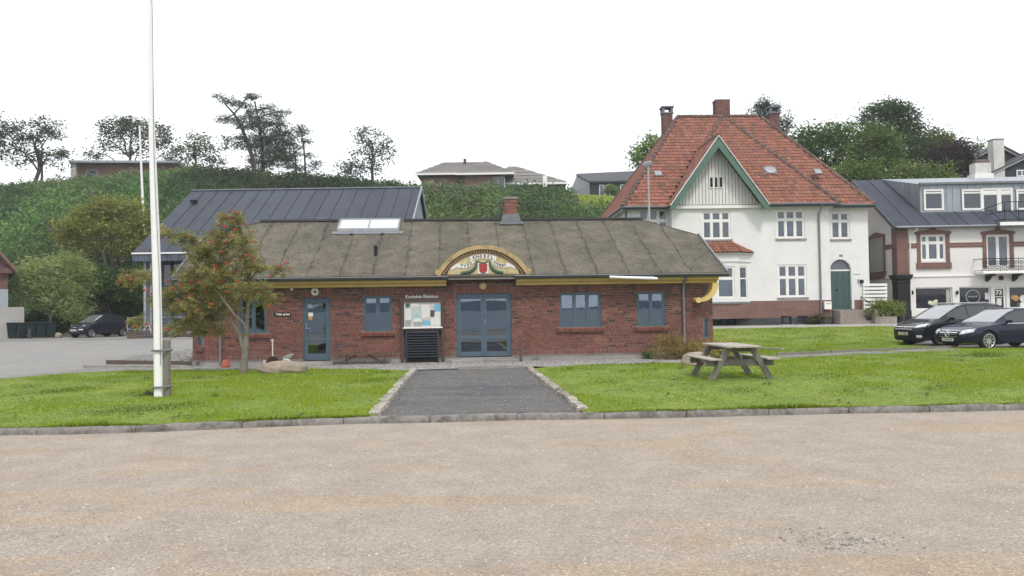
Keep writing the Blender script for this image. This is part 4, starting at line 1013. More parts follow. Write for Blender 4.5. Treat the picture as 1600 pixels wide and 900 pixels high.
for i in range(36):
    f = MB(); a = -am * .9 + 2 * am * .9 * i / 35; f.exz([(pu + r_ * math.sin(a + da), zc + r_ * math.cos(a + da)) for r_, da in ((1.41, -.010), (1.41, .010), (1.485, .010), (1.485, -.010))], -.412, -.39); f.build('arch_tooth', 'ochre_rim', pdo)
def pz_(x, y): return (pu + (x - 665) * PS, pz + (515 - y) * PS)
def ribbon(pts, w, y0=-.385, y1=-.35):
    q = [Vector(pz_(*p)) for p in pts]; up = []; dn = []
    for i in range(len(q)):
        d = (q[min(i + 1, len(q) - 1)] - q[max(i - 1, 0)]).normalized(); n_ = Vector((-d.y, d.x)); ww = w[i] if hasattr(w, '__len__') else w
        up.append(tuple(q[i] + n_ * ww * PS / 2)); dn.append(tuple(q[i] - n_ * ww * PS / 2))
    f.exz(up + dn[::-1], y0, y1) if False else f.exz(dn + up[::-1], y0, y1)
def bez(p0, p1, p2, n=10): return [((1 - t) ** 2 * p0[0] + 2 * t * (1 - t) * p1[0] + t * t * p2[0], (1 - t) ** 2 * p0[1] + 2 * t * (1 - t) * p1[1] + t * t * p2[1]) for t in [i / n for i in range(n + 1)]]
f = MB(); topc = bez((478, 292), (665, 222), (846, 292)); ribbon(topc, 62); f.build('ribbon', 'old_white', pdo)
f = MB(); lc = bez((520, 318), (460, 420), (310, 385)); ribbon(lc, 56, -.380, -.35); f.build('ribbon', 'old_white', pdo)
f = MB(); rc = bez((1010, 385), (870, 420), (800, 318)); ribbon(rc[::1], 56, -.380, -.35); f.build('ribbon', 'old_white', pdo)
f = MB(); ribbon(bez((330, 380), (270, 380), (205, 440)), [50, 50, 48, 46, 44, 42, 40, 38, 34, 30, 12], -.374, -.35); f.build('ribbon', 'old_white', pdo)
f = MB(); ribbon(bez((990, 380), (1060, 380), (1118, 430)), [50, 50, 48, 46, 44, 42, 40, 38, 34, 30, 12], -.374, -.35); f.build('ribbon', 'old_white', pdo)
def arc_text(s, curve, size, y):
    q = [Vector(pz_(*p)) for p in curve]; L = [0]
    for a, b in zip(q, q[1:]): L.append(L[-1] + (b - a).length)
    mb = MB(); n = len(s); tot = L[-1]
    for i, chx in enumerate(s):
        d = tot * (.10 + .80 * (i + .5) / n); k = max(j for j in range(len(L) - 1) if L[j] <= d); t = (d - L[k]) / (L[k + 1] - L[k]); p = q[k].lerp(q[k + 1], t); dr = (q[k + 1] - q[k]).normalized(); nn = Vector((-dr.y, dr.x))
        text_mesh(mb, chx, size, lambda x, yy: (p.x + dr.x * x + nn.x * yy, y, p.y + dr.y * x + nn.y * yy), off=.004)
    mb.build('lettering', 'brown_wood', pdo)
arc_text('KNEBEL', topc, .145, -.3885); arc_text('TVED', lc[::-1], .13, -.3835); arc_text('VISTOFT', rc[::-1], .12, -.3835)
def garl(pts, rs):
    mb = MB(); mb.tube([(pz_(*p)[0], -.37, pz_(*p)[1]) for p in pts], [r * PS for r in rs], 8); return mb.build('garland', 'garland_green', pdo, smooth=True)
garl(bez((572, 322), (585, 480), (350, 492)), [12, 15, 17, 20, 23, 25, 26, 26, 25, 24, 22]); garl(bez((752, 322), (760, 480), (945, 490)), [12, 15, 17, 20, 23, 25, 26, 26, 25, 24, 22])
garl(bez((590, 318), (660, 390), (735, 318)), [7, 9, 11, 12, 13, 13, 13, 12, 11, 9, 7])
f = MB(); f.exz([pz_(*p) for p in [(588, 500), (735, 500), (742, 345), (665, 372), (582, 345)]], -.375, -.35); f.build('shield_border', 'old_white', pdo)
f = MB(); f.exz([pz_(*p) for p in [(640, 492), (685, 492), (716, 465), (722, 362), (604, 362), (610, 465)]], -.392, -.35); f.build('shield', 'red_paint', pdo, bevel=.008)

# lamps, wall marks, lettering
def disc(name, u, z, r, y, mat, d=.06, dome=True):
    f = MB(); f.lathe([(r, 0), (r, -d * .4), (r * .85, -d * .8), (r * .4, -d)] if dome else [(r, 0), (r, -d)], (u, y, z), 20, 'Y'); return f.build(name, mat, bld, smooth=True)
u, z = BF.uz(754.5, 447); disc('wall_lamp', u, z, .12, -.012, 'cream_paint', .1)
u, z = BF.uz(456, 452); disc('wall_lamp', u, z, .045, 0, 'white_paint', .07)
u, z = BF.uz(492.5, 456); em = disc('compass_emblem', u, z, .115, -.012, 'old_white', .03, False)
f = MB()
for k in range(4):
    a = k * math.pi / 4; L_ = .095 if k % 2 == 0 else .06
    f.bar((u - L_ * math.cos(a), -.046 - .001 * k, z - L_ * math.sin(a)), (u + L_ * math.cos(a), -.046 - .001 * k, z + L_ * math.sin(a)), .018, .004, up=(0, 1, 0))
f.build('compass_star', 'print_dark', em)
u0, z = BF.uz(430, 491); u1 = BF.U(454.5, 491); sg = MB(); sg.box(u0, u1, -.03, -.012, z - .06, z + .05); so = sg.build('sign', 'black_paint', bld, label='small black sign with white words Toilet og bad')
f = MB(); text_mesh(f, 'Toilet og bad', .085, lambda x, y: ((u0 + u1) / 2 + x * .92, -.0335, z - .005 + y), off=.003); f.build('lettering', 'white_paint', so)
f = MB(); um, z = BF.uz(659, 464); 
text_mesh(f, 'Knebelvig Bådelaug', .165, lambda x, y: (um + x * .80, -.028, z + y), spacing=1.0, off=.004)
lt = f.build('lettering', 'white_paint', bld, label='white raised letters Knebelvig Bådelaug above the notice board')
f = MB(); a0, a1 = BF.U(952, 433, EV - .1), BF.U(1026, 435, EV - .1); zt = BF.Z(952, 433, EV - .1); zt2 = BF.Z(1026, 435.5, EV - .1)
f.tube([(a0, EV - .16, zt), (a1, EV - .16, zt2)], .045, 10); tl = f.build('tube_lamp', 'tube_lamp', bld, smooth=True)
f = MB(); f.box(a0 + .1, a1 - .1, EV - .15, EV - .06, (zt + zt2) / 2 + .01, (zt + zt2) / 2 + .05); f.build('lamp_bracket', 'metal_grey', tl)

# ---------------------------------------------------------------- the white villa
VF = Frame(1172, 43.0, 2.0)
vg = float(h(13, 43))
vil = thing('villa', 'white two storey villa with red tiled hipped roof and green gable', 'house', VF.O, VF.yaw)
bu0, bu1 = VF.U(1051, 400), VF.U(1297, 400)          # projecting block
mu0, mu1 = VF.U(981, 400, .7), VF.U(1357.5, 400, .7)    # whole front, set back
PZ = VF.Z(1200, 470.5)                                 # top of the brick foot
EZv = VF.Z(1250, 318, -.5)                              # eaves
v_ops = {k: VF.R(*r) for k, r in dict(a=(1097, 330, 1141.8, 374), b=(1213, 328, 1257, 372.5), c=(1215.5, 413.5, 1260.5, 464.5)).items()}
v_ops2 = {'d': VF.R(1298, 331, 1327.5, 373.5, .7), 'e': VF.R(998, 327, 1044, 372, .7)}
wb = wall_openings(bu0, bu1, PZ, EZv + .1, list(v_ops.values()))
wb.add([(bu0, 0, PZ), (bu0, 1, PZ), (bu0, 1, EZv + .1), (bu0, 0, EZv + .1)], [(3, 2, 1, 0)]); wb.add([(bu1, 0, PZ), (bu1, 1, PZ), (bu1, 1, EZv + .1), (bu1, 0, EZv + .1)], [(0, 1, 2, 3)])
VD = 11.2
# door opening with round head
da, db, dz0, dzs = VF.U(1297.5, 450, .7) , VF.U(1329.5, 450, .7), VF.Z(1313, 483, .7), VF.Z(1313, 422, .7)
dr = (db - da) / 2; dm = (da + db) / 2; dzt = dzs + dr
wall_openings(bu1 + .002, mu1, PZ, EZv + .1, [v_ops2['d'], (da, db, PZ - 1, dzt)], y=.7, mb=wb)
n = 14
arcp = [(dm + dr * math.cos(math.pi * i / n), dzs + dr * math.sin(math.pi * i / n)) for i in range(n + 1)]
for i in range(n):       # spandrels and soffit of the arch
    (x0, z0), (x1, z1) = arcp[i], arcp[i + 1]
    wb.add([(x0, .7, z0), (x0, .7, dzt), (x1, .7, dzt), (x1, .7, z1)], [(3, 2, 1, 0)]); wb.add([(x0, .7, z0), (x1, .7, z1), (x1, .95, z1), (x0, .95, z0)], [(0, 1, 2, 3)])
wall_openings(mu0, bu0 - .002, PZ, EZv + .1, [v_ops2['e']], y=.7, mb=wb)
wb.add([(mu0, .7, PZ), (mu0, VD, PZ), (mu0, VD, EZv + .1), (mu0, .7, EZv + .1)], [(3, 2, 1, 0)]); wb.add([(mu1, .7, PZ), (mu1, VD, PZ), (mu1, VD, EZv + .1), (mu1, .7, EZv + .1)], [(0, 1, 2, 3)])
wb.add([(mu0, VD, PZ), (mu1, VD, PZ), (mu1, VD, EZv + .1), (mu0, VD, EZv + .1)], [(3, 2, 1, 0)])
vw = wb.build('wall', 'plaster_white', vil)
f = MB(); TP = vg + .42       # brick foot and tarred base
bwin = [VF.R(a, 495.5, b, 509, -.03) for a, b in ((1113, 1127.5), (1133, 1150.5), (1220, 1236.5), (1246, 1262.5))]
wall_openings(bu0 - .03, bu1 + .03, TP, PZ, [(a, b, TP - 1, VF.Z(1200, 494.5, -.03)) for a, b, _, _ in bwin], y=-.03, mb=f)
f.box(bu1 + .03, da - .02, .66, .9, TP, PZ); f.box(db + .08, mu1 + .03, .66, .9, TP, PZ); f.box(mu0 - .03, bu0 - .03, .66, .9, TP, PZ)
f.add([(bu0 - .03, -.03, TP), (bu0 - .03, .7, TP), (bu0 - .03, .7, PZ), (bu0 - .03, -.03, PZ)], [(3, 2, 1, 0)]); f.add([(bu0 - .03, -.03, PZ), (bu1 + .03, -.03, PZ), (bu1 + .03, .02, PZ + .03), (bu0 - .03, .02, PZ + .03)], [(0, 1, 2, 3)])
f.build('foot_wall', 'villa_brick', vil)
f = MB(); 
for a, b in free_spans(bu0 - .06, bu1 + .06, vg - .3, TP, [(p, q, vg + .1, TP) for p, q, _, _ in bwin]): f.box(a, b, -.06, .2, vg - .3, TP)
f.box(mu0 - .05, bu0 - .06, .63, .9, vg - .3, TP); f.build('foundation', 'tar_plinth', vil)
for a, b, c, d in bwin:
    f = MB(); f.box(a, b, .06, .1, vg - .05, VF.Z(1200, 494.5)); w_ = f.build('cellar_window', 'black_paint', vil); f = MB(); f.box(a + .06, b - .06, .05, .057, vg + .12, VF.Z(1200, 496)); f.build('pane', 'pane_dark', w_)
    f = MB(); f.box(a - .08, b + .08, -.25, -.061, vg - .2, vg + .06); f.build('light_well', 'concrete', vil)
def vwin(o, cols, rows, y, sill=True):
    w_ = window(vil, *o, cols, rows, y=y, fmat='white_paint', gmat='pane_blue', fw=.075, mw=.085, rec=.03, sash=.035)
    if sill: f = MB(); f.box(o[0] - .06, o[1] + .08, y - .07, y + .05, o[2] - .09, o[2] - .004); f.build('window_sill', 'concrete', vil)
T3 = [1 / 3, 2 / 3]
vwin(v_ops['a'], T3, [.66], 0); vwin(v_ops['b'], T3, [.66], 0); vwin(v_ops['c'], T3, [.61], 0); vwin(v_ops2['d'], [.5], [.66], .7); vwin(v_ops2['e'], T3, [.60], .7)
# entrance
f = MB(); f.box(da + .02, db - .02, .80, .84, dz0, dzs - .05); dro = f.build('door', 'door_green', vil)
dw = (db - da - .04)
for i in range(3):
    x0 = da + .05 + i * (dw - .06) / 3; x1 = x0 + (dw - .06) / 3 - .05
    f = MB(); f.box(x0, x1, .785, .802, dz0 + .12, dzs - .18); f.build('door_panel', 'door_green', dro, bevel=.01)
f = MB(); f.box(dm - .16, dm - .12, .74, .80, dz0 + 1.02, dz0 + 1.1); f.lathe([(.05, .78), (.05, .74)], (dm - .2, 0, dz0 + 1.07), 10, 'Y'); f.build('handle', 'black_iron', dro)
f = MB(); f.box(da, db, .78, .86, dzs - .05, dzs + .03); f.build('door_transom', 'white_paint', vil)
f = MB(); k = [(dm + (dr - .05) * math.cos(math.pi * i / n), dzs + .03 + (dr - .07) * math.sin(math.pi * i / n)) for i in range(n + 1)]; f.exz(k[::-1], .82, .826); f.build('fanlight', 'pane_blue', vil)
f = MB(); f.exz([(dm + (dr + .15) * math.cos(math.pi * i / n), dzs + (dr + .15) * math.sin(math.pi * i / n)) for i in range(n + 1)][::-1] + [(p[0], p[1]) for p in [(dm + (dr + .02) * math.cos(math.pi * i / n), dzs + (dr + .02) * math.sin(math.pi * i / n)) for i in range(n, -1, -1)]][::-1], .655, .7)
f.box(db + .02, db + .15, .655, .7, dz0, dzs); f.build('door_surround', 'plaster_white', vil)
f = MB(); f.box(db + .15, db + .55, .66, .7, dzs - .22, dzs - .17); f.build('door_moulding', 'plaster_white', vil)
f = MB(); u_, z_ = VF.uz(1314, 399.5, .7); f.box(u_ - .1, u_ + .1, .685, .7, z_ - .06, z_ + .06); f.build('number_plate', 'lead', vil)
f = MB(); u_, z_ = VF.uz(1345.5, 440, .7); f.box(u_ - .08, u_ + .08, .56, .7, z_ - .1, z_ + .1); f.build('wall_lamp', 'black_iron', vil)
f = MB(); f.box(u_ - .19, u_ - .15, .66, .7, z_ - .08, z_ + .14); f.build('bell_plate', 'lead', vil)
# stairs
s0, s1 = VF.U(1311, 500, -.3), VF.U(1360, 500, -.3); ng = 6; zt = dz0 - .03
for i in range(ng):
    f = MB(); zz = vg - .1 + (zt - vg + .1) * (i + 1) / ng; f.box(s0, s1, -.75 + i * .235 - (.0), 1.0 if i == ng - 1 else .85, zz - .17, zz); f.build('step', 'stone_step', vil)
for a, b in ((VF.U(1306, 500, -.3), s0 - .003), (s1 + .003, VF.U(1366.5, 500, -.3))):
    f = MB(); f.box(a, b, -.85, .66, vg - .2, zt - .02); f.build('stair_cheek', 'stone_step', vil, bevel=.02)
f = MB(); f.tube([(s1 - .1, .5, zt + .72), (s1 - .1, .3, zt + .62), (s1 + .05, -.8, zt + .12), (s1 + .05, -.82, zt - .03)], .025, 8); f.tube([(s1 - .1, .5, zt + .72), (s1 - .1, .52, zt - .02)], .02, 6); f.build('handrail', 'black_iron', vil)
# bay window with its own little tiled roof
def bay():
    a0, a1 = VF.U(1096, 430, -.7), VF.U(1153, 430, -.7); e1 = VF.U(1172, 430, 0); e0 = a0 - (e1 - a1); zt = VF.Z(1120, 397, -.7); y = -.7
    zw0, zw1 = VF.Z(1130, 466.5, y), VF.Z(1130, 416, y)
    b_ = MB(); w1 = (VF.U(1120, 440, y), VF.U(1148, 440, y), zw0, zw1)
    wall_openings(a0, a1, PZ - .12, zt, [w1], y=y, mb=b_)
    d = Vector((e1 - a1, -y, 0)); L = d.length; d.normalize(); nin = Vector((-d.y, d.x, 0))
    Mx = Matrix(((d.x, nin.x, 0, a1), (d.y, nin.y, 0, y), (0, 0, 1, 0), (0, 0, 0, 1)))
    t = MB(); wall_openings(0, L, PZ - .12, zt, [(.18, L - .28, zw0, zw1)], mb=t); b_.add([Mx @ Vector(p) for p in t.v], t.f)
    b_.add([(a0, y, PZ - .12), (e0, 0, PZ - .12), (e0, 0, zt), (a0, y, zt)], [(3, 2, 1, 0)])
    bo = b_.build('bay', 'plaster_white', vil)
    window(bo, *w1, [], [.62], y=y, gmat='pane_blue', fw=.075, mw=.08, rec=.03, name='bay_window')
    t = MB(); g0, g1 = .18, L - .28
    for p in ((g0, g0 + .06, zw0, zw1), (g1 - .06, g1, zw0, zw1), (g0 + .06, g1 - .06, zw0, zw0 + .07), (g0 + .06, g1 - .06, zw1 - .07, zw1), (g0 + .06, g1 - .06, zw0 + (zw1 - zw0) * .6, zw0 + (zw1 - zw0) * .6 + .07)): t.box(p[0], p[1], .03, .09, p[2], p[3], Mx)
    t.build('bay_window', 'white_paint', bo); t = MB(); t.box(g0 + .06, g1 - .06, .06, .066, zw0 + .07, zw1 - .07, Mx); t.build('bay_pane', 'pane_blue', bo)
    t = MB(); t.exy([(a0 - .12, y - .12), (a1 + .12, y - .12), (e1 + .2, .0), (e0 - .2, .0)], zt, zt + .09); t.build('bay_cornice', 'plaster_white', bo)
    t = MB(); t.exy([(a0 - .05, y - .05), (a1 + .05, y - .05), (e1 + .08, .0), (e0 - .08, .0)], zt - .42, zt - .36); t.build('bay_moulding', 'plaster_white', bo)
    t = MB(); t.exy([(a0 - .04, y - .08), (a1 + .04, y - .08), (e1 + .03, .0), (e0 - .03, .0)], PZ - .13, PZ - .02); t.build('bay_sill', 'lead', bo)
    t = MB(); t.exy([(a0 - .03, y - .03), (a1 + .03, y - .03), (e1 + .03, -.04), (e0 - .03, -.04)], TP, PZ - .131); t.build('bay_foot', 'villa_brick', bo)
    return a0, a1, e0, e1, zt + .09, y
BA = bay()

# roof planes as polygons in (u, v, z); pantiles laid on each
def tile_unit(w_, L, wave=.028):
    xs_ = [0, .22, .45, .68, .86, 1.0]; zs_ = [.004, .040, .046, .014, .0, .010]
    V = []; F = []
    for j, (yy, lift) in enumerate(((0, .032), (L * 1.12, -.006))):
        for x_, zz in zip(xs_, zs_): V.append((x_ * w_, yy, zz * 1.15 + lift))
    for x_, zz in zip(xs_, zs_): V.append((x_ * w_, 0.0, zz * 1.15 + .032 - .036))
    for i in range(5): F.append((i, i + 1, i + 7, i + 6)); F.append((i + 12, i + 13, i + 1, i))
    return V, F
TILE_TONES = [(.250, .097, .062), (.238, .092, .060), (.265, .106, .069), (.225, .088, .059), (.245, .094, .058), (.195, .080, .057), (.285, .120, .080), (.16, .072, .053)]
tile_joined = MB(); tile_single = []; tmesh = {}
def tile_plane(poly, tw=.245, tl=.295, single=0, parent=None, under=True, centre=None, keep=None):
    P_ = [Vector(p) for p in poly]; e = (P_[1] - P_[0]).normalized(); n_ = (P_[1] - P_[0]).cross(P_[2] - P_[0]).normalized()
    if n_.z < 0: n_ = -n_
    up = n_.cross(e); 
    if up.z < 0: up = -up; 
    e = up.cross(n_)
    O_ = P_[0]; q2 = [((p - O_).dot(e), (p - O_).dot(up)) for p in P_]
    Mx = Matrix(((e.x, up.x, n_.x, O_.x), (e.y, up.y, n_.y, O_.y), (e.z, up.z, n_.z, O_.z), (0, 0, 0, 1)))
    if under: f = MB(); f.add([p - n_ * .03 for p in P_], [tuple(range(len(P_)))]); f.build('roof_deck', 'tile_under', parent)
    a0, a1 = min(p[0] for p in q2), max(p[0] for p in q2); b1 = max(p[1] for p in q2); V, F = tile_unit(tw, tl)
    cells = []
    j = 0
    while j * tl < b1:
        s = a0 + .0
        while s < a1:
            cx, cy = s + tw / 2, j * tl + tl * .45
            if inpoly(np.array([cx]), np.array([cy]), q2)[0] and (keep is None or keep(Mx @ Vector((cx, cy, 0)))): cells.append((s, j * tl))
            s += tw
        j += 1
    if centre: cells.sort(key=lambda c: (c[0] + tw / 2 - centre[0]) ** 2 + (c[1] - centre[1]) ** 2)
    for i, (s, t) in enumerate(cells):
        tone = rb.randrange(len(TILE_TONES)); L_ = Matrix.Translation((s, t - .03, rb.uniform(0, .008))) @ Matrix.Rotation(rb.uniform(-.012, .012), 4, 'Z')
        if i < single:
            k = (tone, tw)
            if k not in tmesh:
                m = MB(); m.add(V, F, TILE_TONES[tone]); o = m.build('roof_tile', 'tile', parent, smooth=70); tmesh[k] = o.data
            else: o = D.objects.new('roof_tile', tmesh[k]); COL.objects.link(o); o.parent = parent
            o.matrix_local = Mx @ L_
        else: tile_joined.add([Mx @ (L_ @ Vector(p)) for p in V], F, tuple(x * rb.uniform(.9, 1.08) for x in TILE_TONES[tone]))
RVv = 6.0
ru0, ru1 = VF.U(1058.5, 182, RVv), VF.U(1187, 182, RVv); RZv = VF.Z(1120, 183, RVv)
ea, eb = VF.U(973, 325, .2), VF.U(1366, 316, .2); ev0, ev1 = .2, VD + .5
ba, bb_ = VF.U(1045.5, 318, -.5), VF.U(1311, 312, -.5); bm_ = VF.U(1129, 181, RVv)
apex = (bm_, RVv, RZv + .06); z0 = EZv
roofv = D.objects.new('roof', D.meshes.new('roof')); 
f = MB(); f.add([(ea, ev0, z0 - .04), (eb, ev0, z0 - .04), (eb, ev1, z0 - .04), (ea, ev1, z0 - .04)], [(3, 2, 1, 0)]); f.add([(VF.U(1200, 315, -.6), -.5, z0 - .05), (bb_, -.5, z0 - .05), (bb_, .3, z0 - .05), (VF.U(1200, 315, -.6), .3, z0 - .05)], [(3, 2, 1, 0)])
roofv = f.build('roof', 'white_paint', vil)
gl0, gl1 = VF.U(1046, 318, -.6), VF.U(1200, 315, -.6); gm = (gl0 + gl1) / 2; gz = VF.Z(1121, 213, -.6); gz0 = EZv - .08; gs = (gz - gz0) / (gm - gl0)
bs = (RZv + .06 - z0) / (RVv + .5)                      # slope of the block's front plane
gback = -.5 + (gz - z0) / bs                          # where the gable ridge runs into it
def under_gable(p): return abs(p.x - gm) < (gz - p.z) / gs + .02 and p.y < gback + .3 and p.z < gz
f_hip = (bb_ - bm_) / (RVv + .5)
def in_block(p):     # hidden below the block's roof
    t = (p.y + .5) / (RVv + .5); return ba + (bm_ - ba) * t - .02 < p.x < bb_ + (bm_ - bb_) * t + .05 and p.z < z0 + bs * (p.y + .5) - .02
for poly in ([(gl1 + .05, -.5, z0), (bb_, -.5, z0), apex, (gm, gback, gz - .1)], [(ba, -.5, z0), (gm, gback, gz - .1), apex]):
    f = MB(); f.add([(p[0], p[1], p[2] - .035) for p in poly], [tuple(range(len(poly)))]); f.build('roof_deck', 'tile_under', roofv)
tile_plane([(ba, -.5, z0), (bb_, -.5, z0), apex], single=230, parent=roofv, under=False, keep=lambda p: not under_gable(p), centre=(6.0, 2.5))
tile_plane([(ea, ev0, z0), (eb, ev0, z0), (ru1, RVv, RZv), (ru0, RVv, RZv)], parent=roofv, keep=lambda p: not in_block(p) and not (under_gable(p)))
tile_plane([(ea, ev1, z0), (ea, ev0, z0), (ru0, RVv, RZv)], parent=roofv)
tile_plane([(eb, ev0, z0), (eb, ev1, z0), (ru1, RVv, RZv)], parent=roofv)
for poly in ([(eb, ev1, z0), (ea, ev1, z0), (ru0, RVv, RZv), (ru1, RVv, RZv)], [(ba, .4, z0), (ba, -.5, z0), apex], [(bb_, -.5, z0), (bb_, .4, z0), apex]):
    f = MB(); f.add(poly, [tuple(range(len(poly)))]); f.build('roof_deck', 'tile_under', roofv)
tile_plane([(gl0, gback, gz0), (gl0, -.75, gz0), (gm, -.75, gz), (gm, gback, gz)], parent=roofv, keep=lambda p: p.z > z0 + bs * (p.y + .5) - .05 or p.y < 0)
tile_plane([(gl1, -.75, gz0), (gl1, gback, gz0), (gm, gback, gz), (gm, -.75, gz)], parent=roofv, keep=lambda p: p.z > z0 + bs * (p.y + .5) - .05 or p.y < 0)
# bay roof tiles
a0, a1, e0, e1, zb, y_ = BA; zr = VF.Z(1130, 378, 0)
tile_plane([(a0 - .18, y_ - .18, zb), (a1 + .18, y_ - .18, zb), (a1 - .1, 0, zr), (a0 + .1, 0, zr)], single=40, parent=roofv, centre=(1.5, .3), tl=.26)
tile_plane([(a1 + .18, y_ - .18, zb), (e1 + .28, .0, zb), (a1 - .1, 0, zr)], single=20, parent=roofv, centre=(.3, .3), tl=.26)
tj = tile_joined.build('roof_tiles', 'tile', roofv, smooth=70); tj['kind'] = 'stuff'
# ridge and hip tiles, each a piece
def ridge_line(a, b, r=.135, L=.36, parent=None):
    a, b = Vector(a), Vector(b); d = b - a; n_ = max(1, int(d.length / L)); d.normalize()
    for i in range(n_):
        p = a + d * (L * i); q_ = p + d * (L * 1.1); g = rb.uniform(.75, 1.2); m = MB()
        m.tube([p - Vector((0, 0, .02)), q_ - Vector((0, 0, .03))], [r * 1.08, r * .9], 8, tint=(g, g * .98, g * .96)); m.build('ridge_tile', 'ridge_tile', roofv, smooth=True)
ridge_line((ru0, RVv, RZv + .05), (ru1, RVv, RZv + .05)); ridge_line((ea, ev0, z0 + .03), (ru0, RVv, RZv + .05)); ridge_line((eb, ev0, z0 + .03), (ru1, RVv, RZv + .05))
ridge_line((bb_, -.5, z0 + .03), (bm_, RVv, RZv + .08)); ridge_line((ba + (bm_ - ba) * .5, -.5 + .5 * (RVv + .5), z0 + .5 * (RZv + .06 - z0) + .03), (bm_, RVv, RZv + .08)); ridge_line((gm, -.72, gz + .02), (gm, gback, gz + .02))
ridge_line((ea, ev1, z0 + .03), (ru0, RVv, RZv + .05), L=.45)
# green gable with white boards
f = MB(); yb = -.06; f.add([(gl0 + .3, yb, z0 + .02), (gl1 - .3, yb, z0 + .02), (gm, yb, gz - .35)], [(0, 1, 2)]); gb = f.build('gable', 'plaster_grey', vil)
nb_ = 26
for i in range(nb_):
    x0 = gl0 + .3 + (gl1 - gl0 - .6) * i / nb_; x1 = gl0 + .3 + (gl1 - gl0 - .6) * (i + 1) / nb_ - .035; zt0 = gz - .3 - gs * abs(x0 - gm); zt1 = gz - .3 - gs * abs(x1 - gm)
    if max(zt0, zt1) < z0 + .1: continue
    f = MB(); g = rb.uniform(.93, 1.03); f.cur = (g, g, g)
    P4 = [(x0, z0 + .05), (x1, z0 + .05), (x1, max(zt1, z0 + .06)), (x0, max(zt0, z0 + .06))]
    f.exz(P4, yb - .045, yb - .001); f.build('board', 'board_white', gb)
for i in range(3):
    x = gm - .30 + i * .26; f = MB(); f.box(x, x + .13, yb - .07, yb - .046, VF.Z(1121, 293, 0), VF.Z(1121, 278, 0)); f.build('gable_slot', 'black_paint', gb)
    f = MB(); f.box(x - .03, x + .16, yb - .10, yb - .03, VF.Z(1121, 294.5, 0), VF.Z(1121, 293.2, 0)); f.build('slot_sill', 'white_paint', gb)
f = MB(); f.box(gl0 + .3, gl1 - .25, -.16, .0, EZv - .17, EZv + .0); f.build('gable_cornice', 'white_paint', gb)
for s in (1, -1):
    xe = gl1 if s > 0 else gl0
    f = MB(); k = .34 / math.cos(math.atan(gs)); f.exz([(gm, gz - .02), (xe + s * .0, gz0 - .02), (xe, gz0 - .30), (xe - s * .22, gz0 - .22), (gm, gz - .02 - k * 1.05)] if s > 0 else [(gm, gz - .02), (gm, gz - .02 - k * 1.05), (xe + .22, gz0 - .22), (xe, gz0 - .30), (xe, gz0 - .02)], -.80, -.70); f.build('barge_board', 'green_paint', gb, smooth=20)
    f = MB(); f.bar((gm, -.78, gz + .005), (xe, -.78, gz0), .16, .03, up=(0, 1, 0) if 0 else (0, 0, 1)); f.build('verge_trim', 'white_paint', gb)
    f = MB(); f.add([(gm, -.7, gz - .1), (xe, -.7, gz0 - .1), (xe, .0, gz0 - .1), (gm, 0, gz - .1)], [(0, 1, 2, 3)]); f.build('soffit', 'green_paint', gb)
# gutters and pipes
def gutter(a, b, r=.07, mat='dark_gutter'): f = MB(); f.tube([a, b], r, 10); return f.build('gutter', mat, vil, smooth=True)
gutter((gl1 + .02, -.56, z0 - .03), (bb_ + .03, -.56, z0 - .03)); gutter((bb_ + .0, .13, z0 - .03), (eb + .05, .13, z0 - .03)); gutter((ea - .05, .13, z0 - .03), (gl0 + .1, .13, z0 - .03)); gutter((ea - .06, .15, z0 - .03), (ea - .06, ev1, z0 - .03))
for a, b, s_ in ((gl1 + .05, bb_ - .02, -.5), (ea, gl0 + .05, .2), (bb_, eb, .2)): f = MB(); f.box(a, b, s_ + .01, s_ + .06, z0 - .16, z0 - .045); f.build('fascia', 'dark_gutter', vil)
pu_ = VF.U(1281, 400, -.08); f = MB(); f.tube([(pu_ + .0, -.54, z0 - .08), (pu_, -.5, z0 - .22), (pu_, -.09, z0 - .5), (pu_, -.09, vg + .3)], .05, 8); f.build('downpipe', 'gutter_metal', vil, smooth=True)
f = MB(); f.tube([(ea + .2, .15, z0 - .08), (mu0 - .1, .5, z0 - .5), (mu0 - .1, .6, vg)], .05, 8); f.build('downpipe', 'dark_gutter', vil, smooth=True)
f = MB(); u_, z_ = VF.uz(1292.5, 477, -.1); f.box(u_ - .2, u_ + .2, -.22, -.04, z_ - .23, z_ + .2); mbx = f.build('mailbox', 'white_paint', vil, bevel=.02); f = MB(); f.box(u_ - .13, u_ + .13, -.224, -.221, z_ + .07, z_ + .1); f.build('mail_slot', 'black_paint', mbx)
# roof windows and vent
def roofpatch(name, px, py, wd, ln, mat, rnd=False):
    # on the front planes: solve v on the plane
    for v_ in np.linspace(-.4, 6, 400):
        u_, zz = VF.uz(px, py, v_); pz1 = z0 + bs * (v_ + .5) if ba < u_ < bb_ and px < 1290 and px > 1100 else z0 + (RZv - z0) / (RVv - .2) * (v_ - .2)
        if zz <= pz1: break
    sl = math.atan(bs); Mx = Matrix.Translation((u_, v_, zz + .04)) @ Matrix.Rotation(sl, 4, 'X')
    f = MB(); f.box(-wd / 2, wd / 2, -ln / 2, ln / 2, 0, .07, Mx); o = f.build(name, 'lead', roofv)
    f = MB()
    if rnd: f.lathe([(wd * .46, .07), (wd * .46, .12), (wd * .3, .15)], (0, 0, 0), 18); f.v = [Mx @ Vector(p) for p in f.v]
    else: f.box(-wd * .42, wd * .42, -ln * .42, ln * .42, .071, .08, Mx)
    f.build('pane' if not rnd else 'vent_disc', mat, o, smooth=rnd)
roofpatch('roof_window', 1028, 273, .42, .5, 'metal_grey'); roofpatch('roof_window', 1277.5, 270, .42, .5, 'metal_grey'); roofpatch('roof_vent', 1203, 268.5, .7, .7, 'metal_grey', True)
VT = [(.20, .085, .068), (.165, .07, .058), (.23, .10, .08), (.12, .06, .055)]
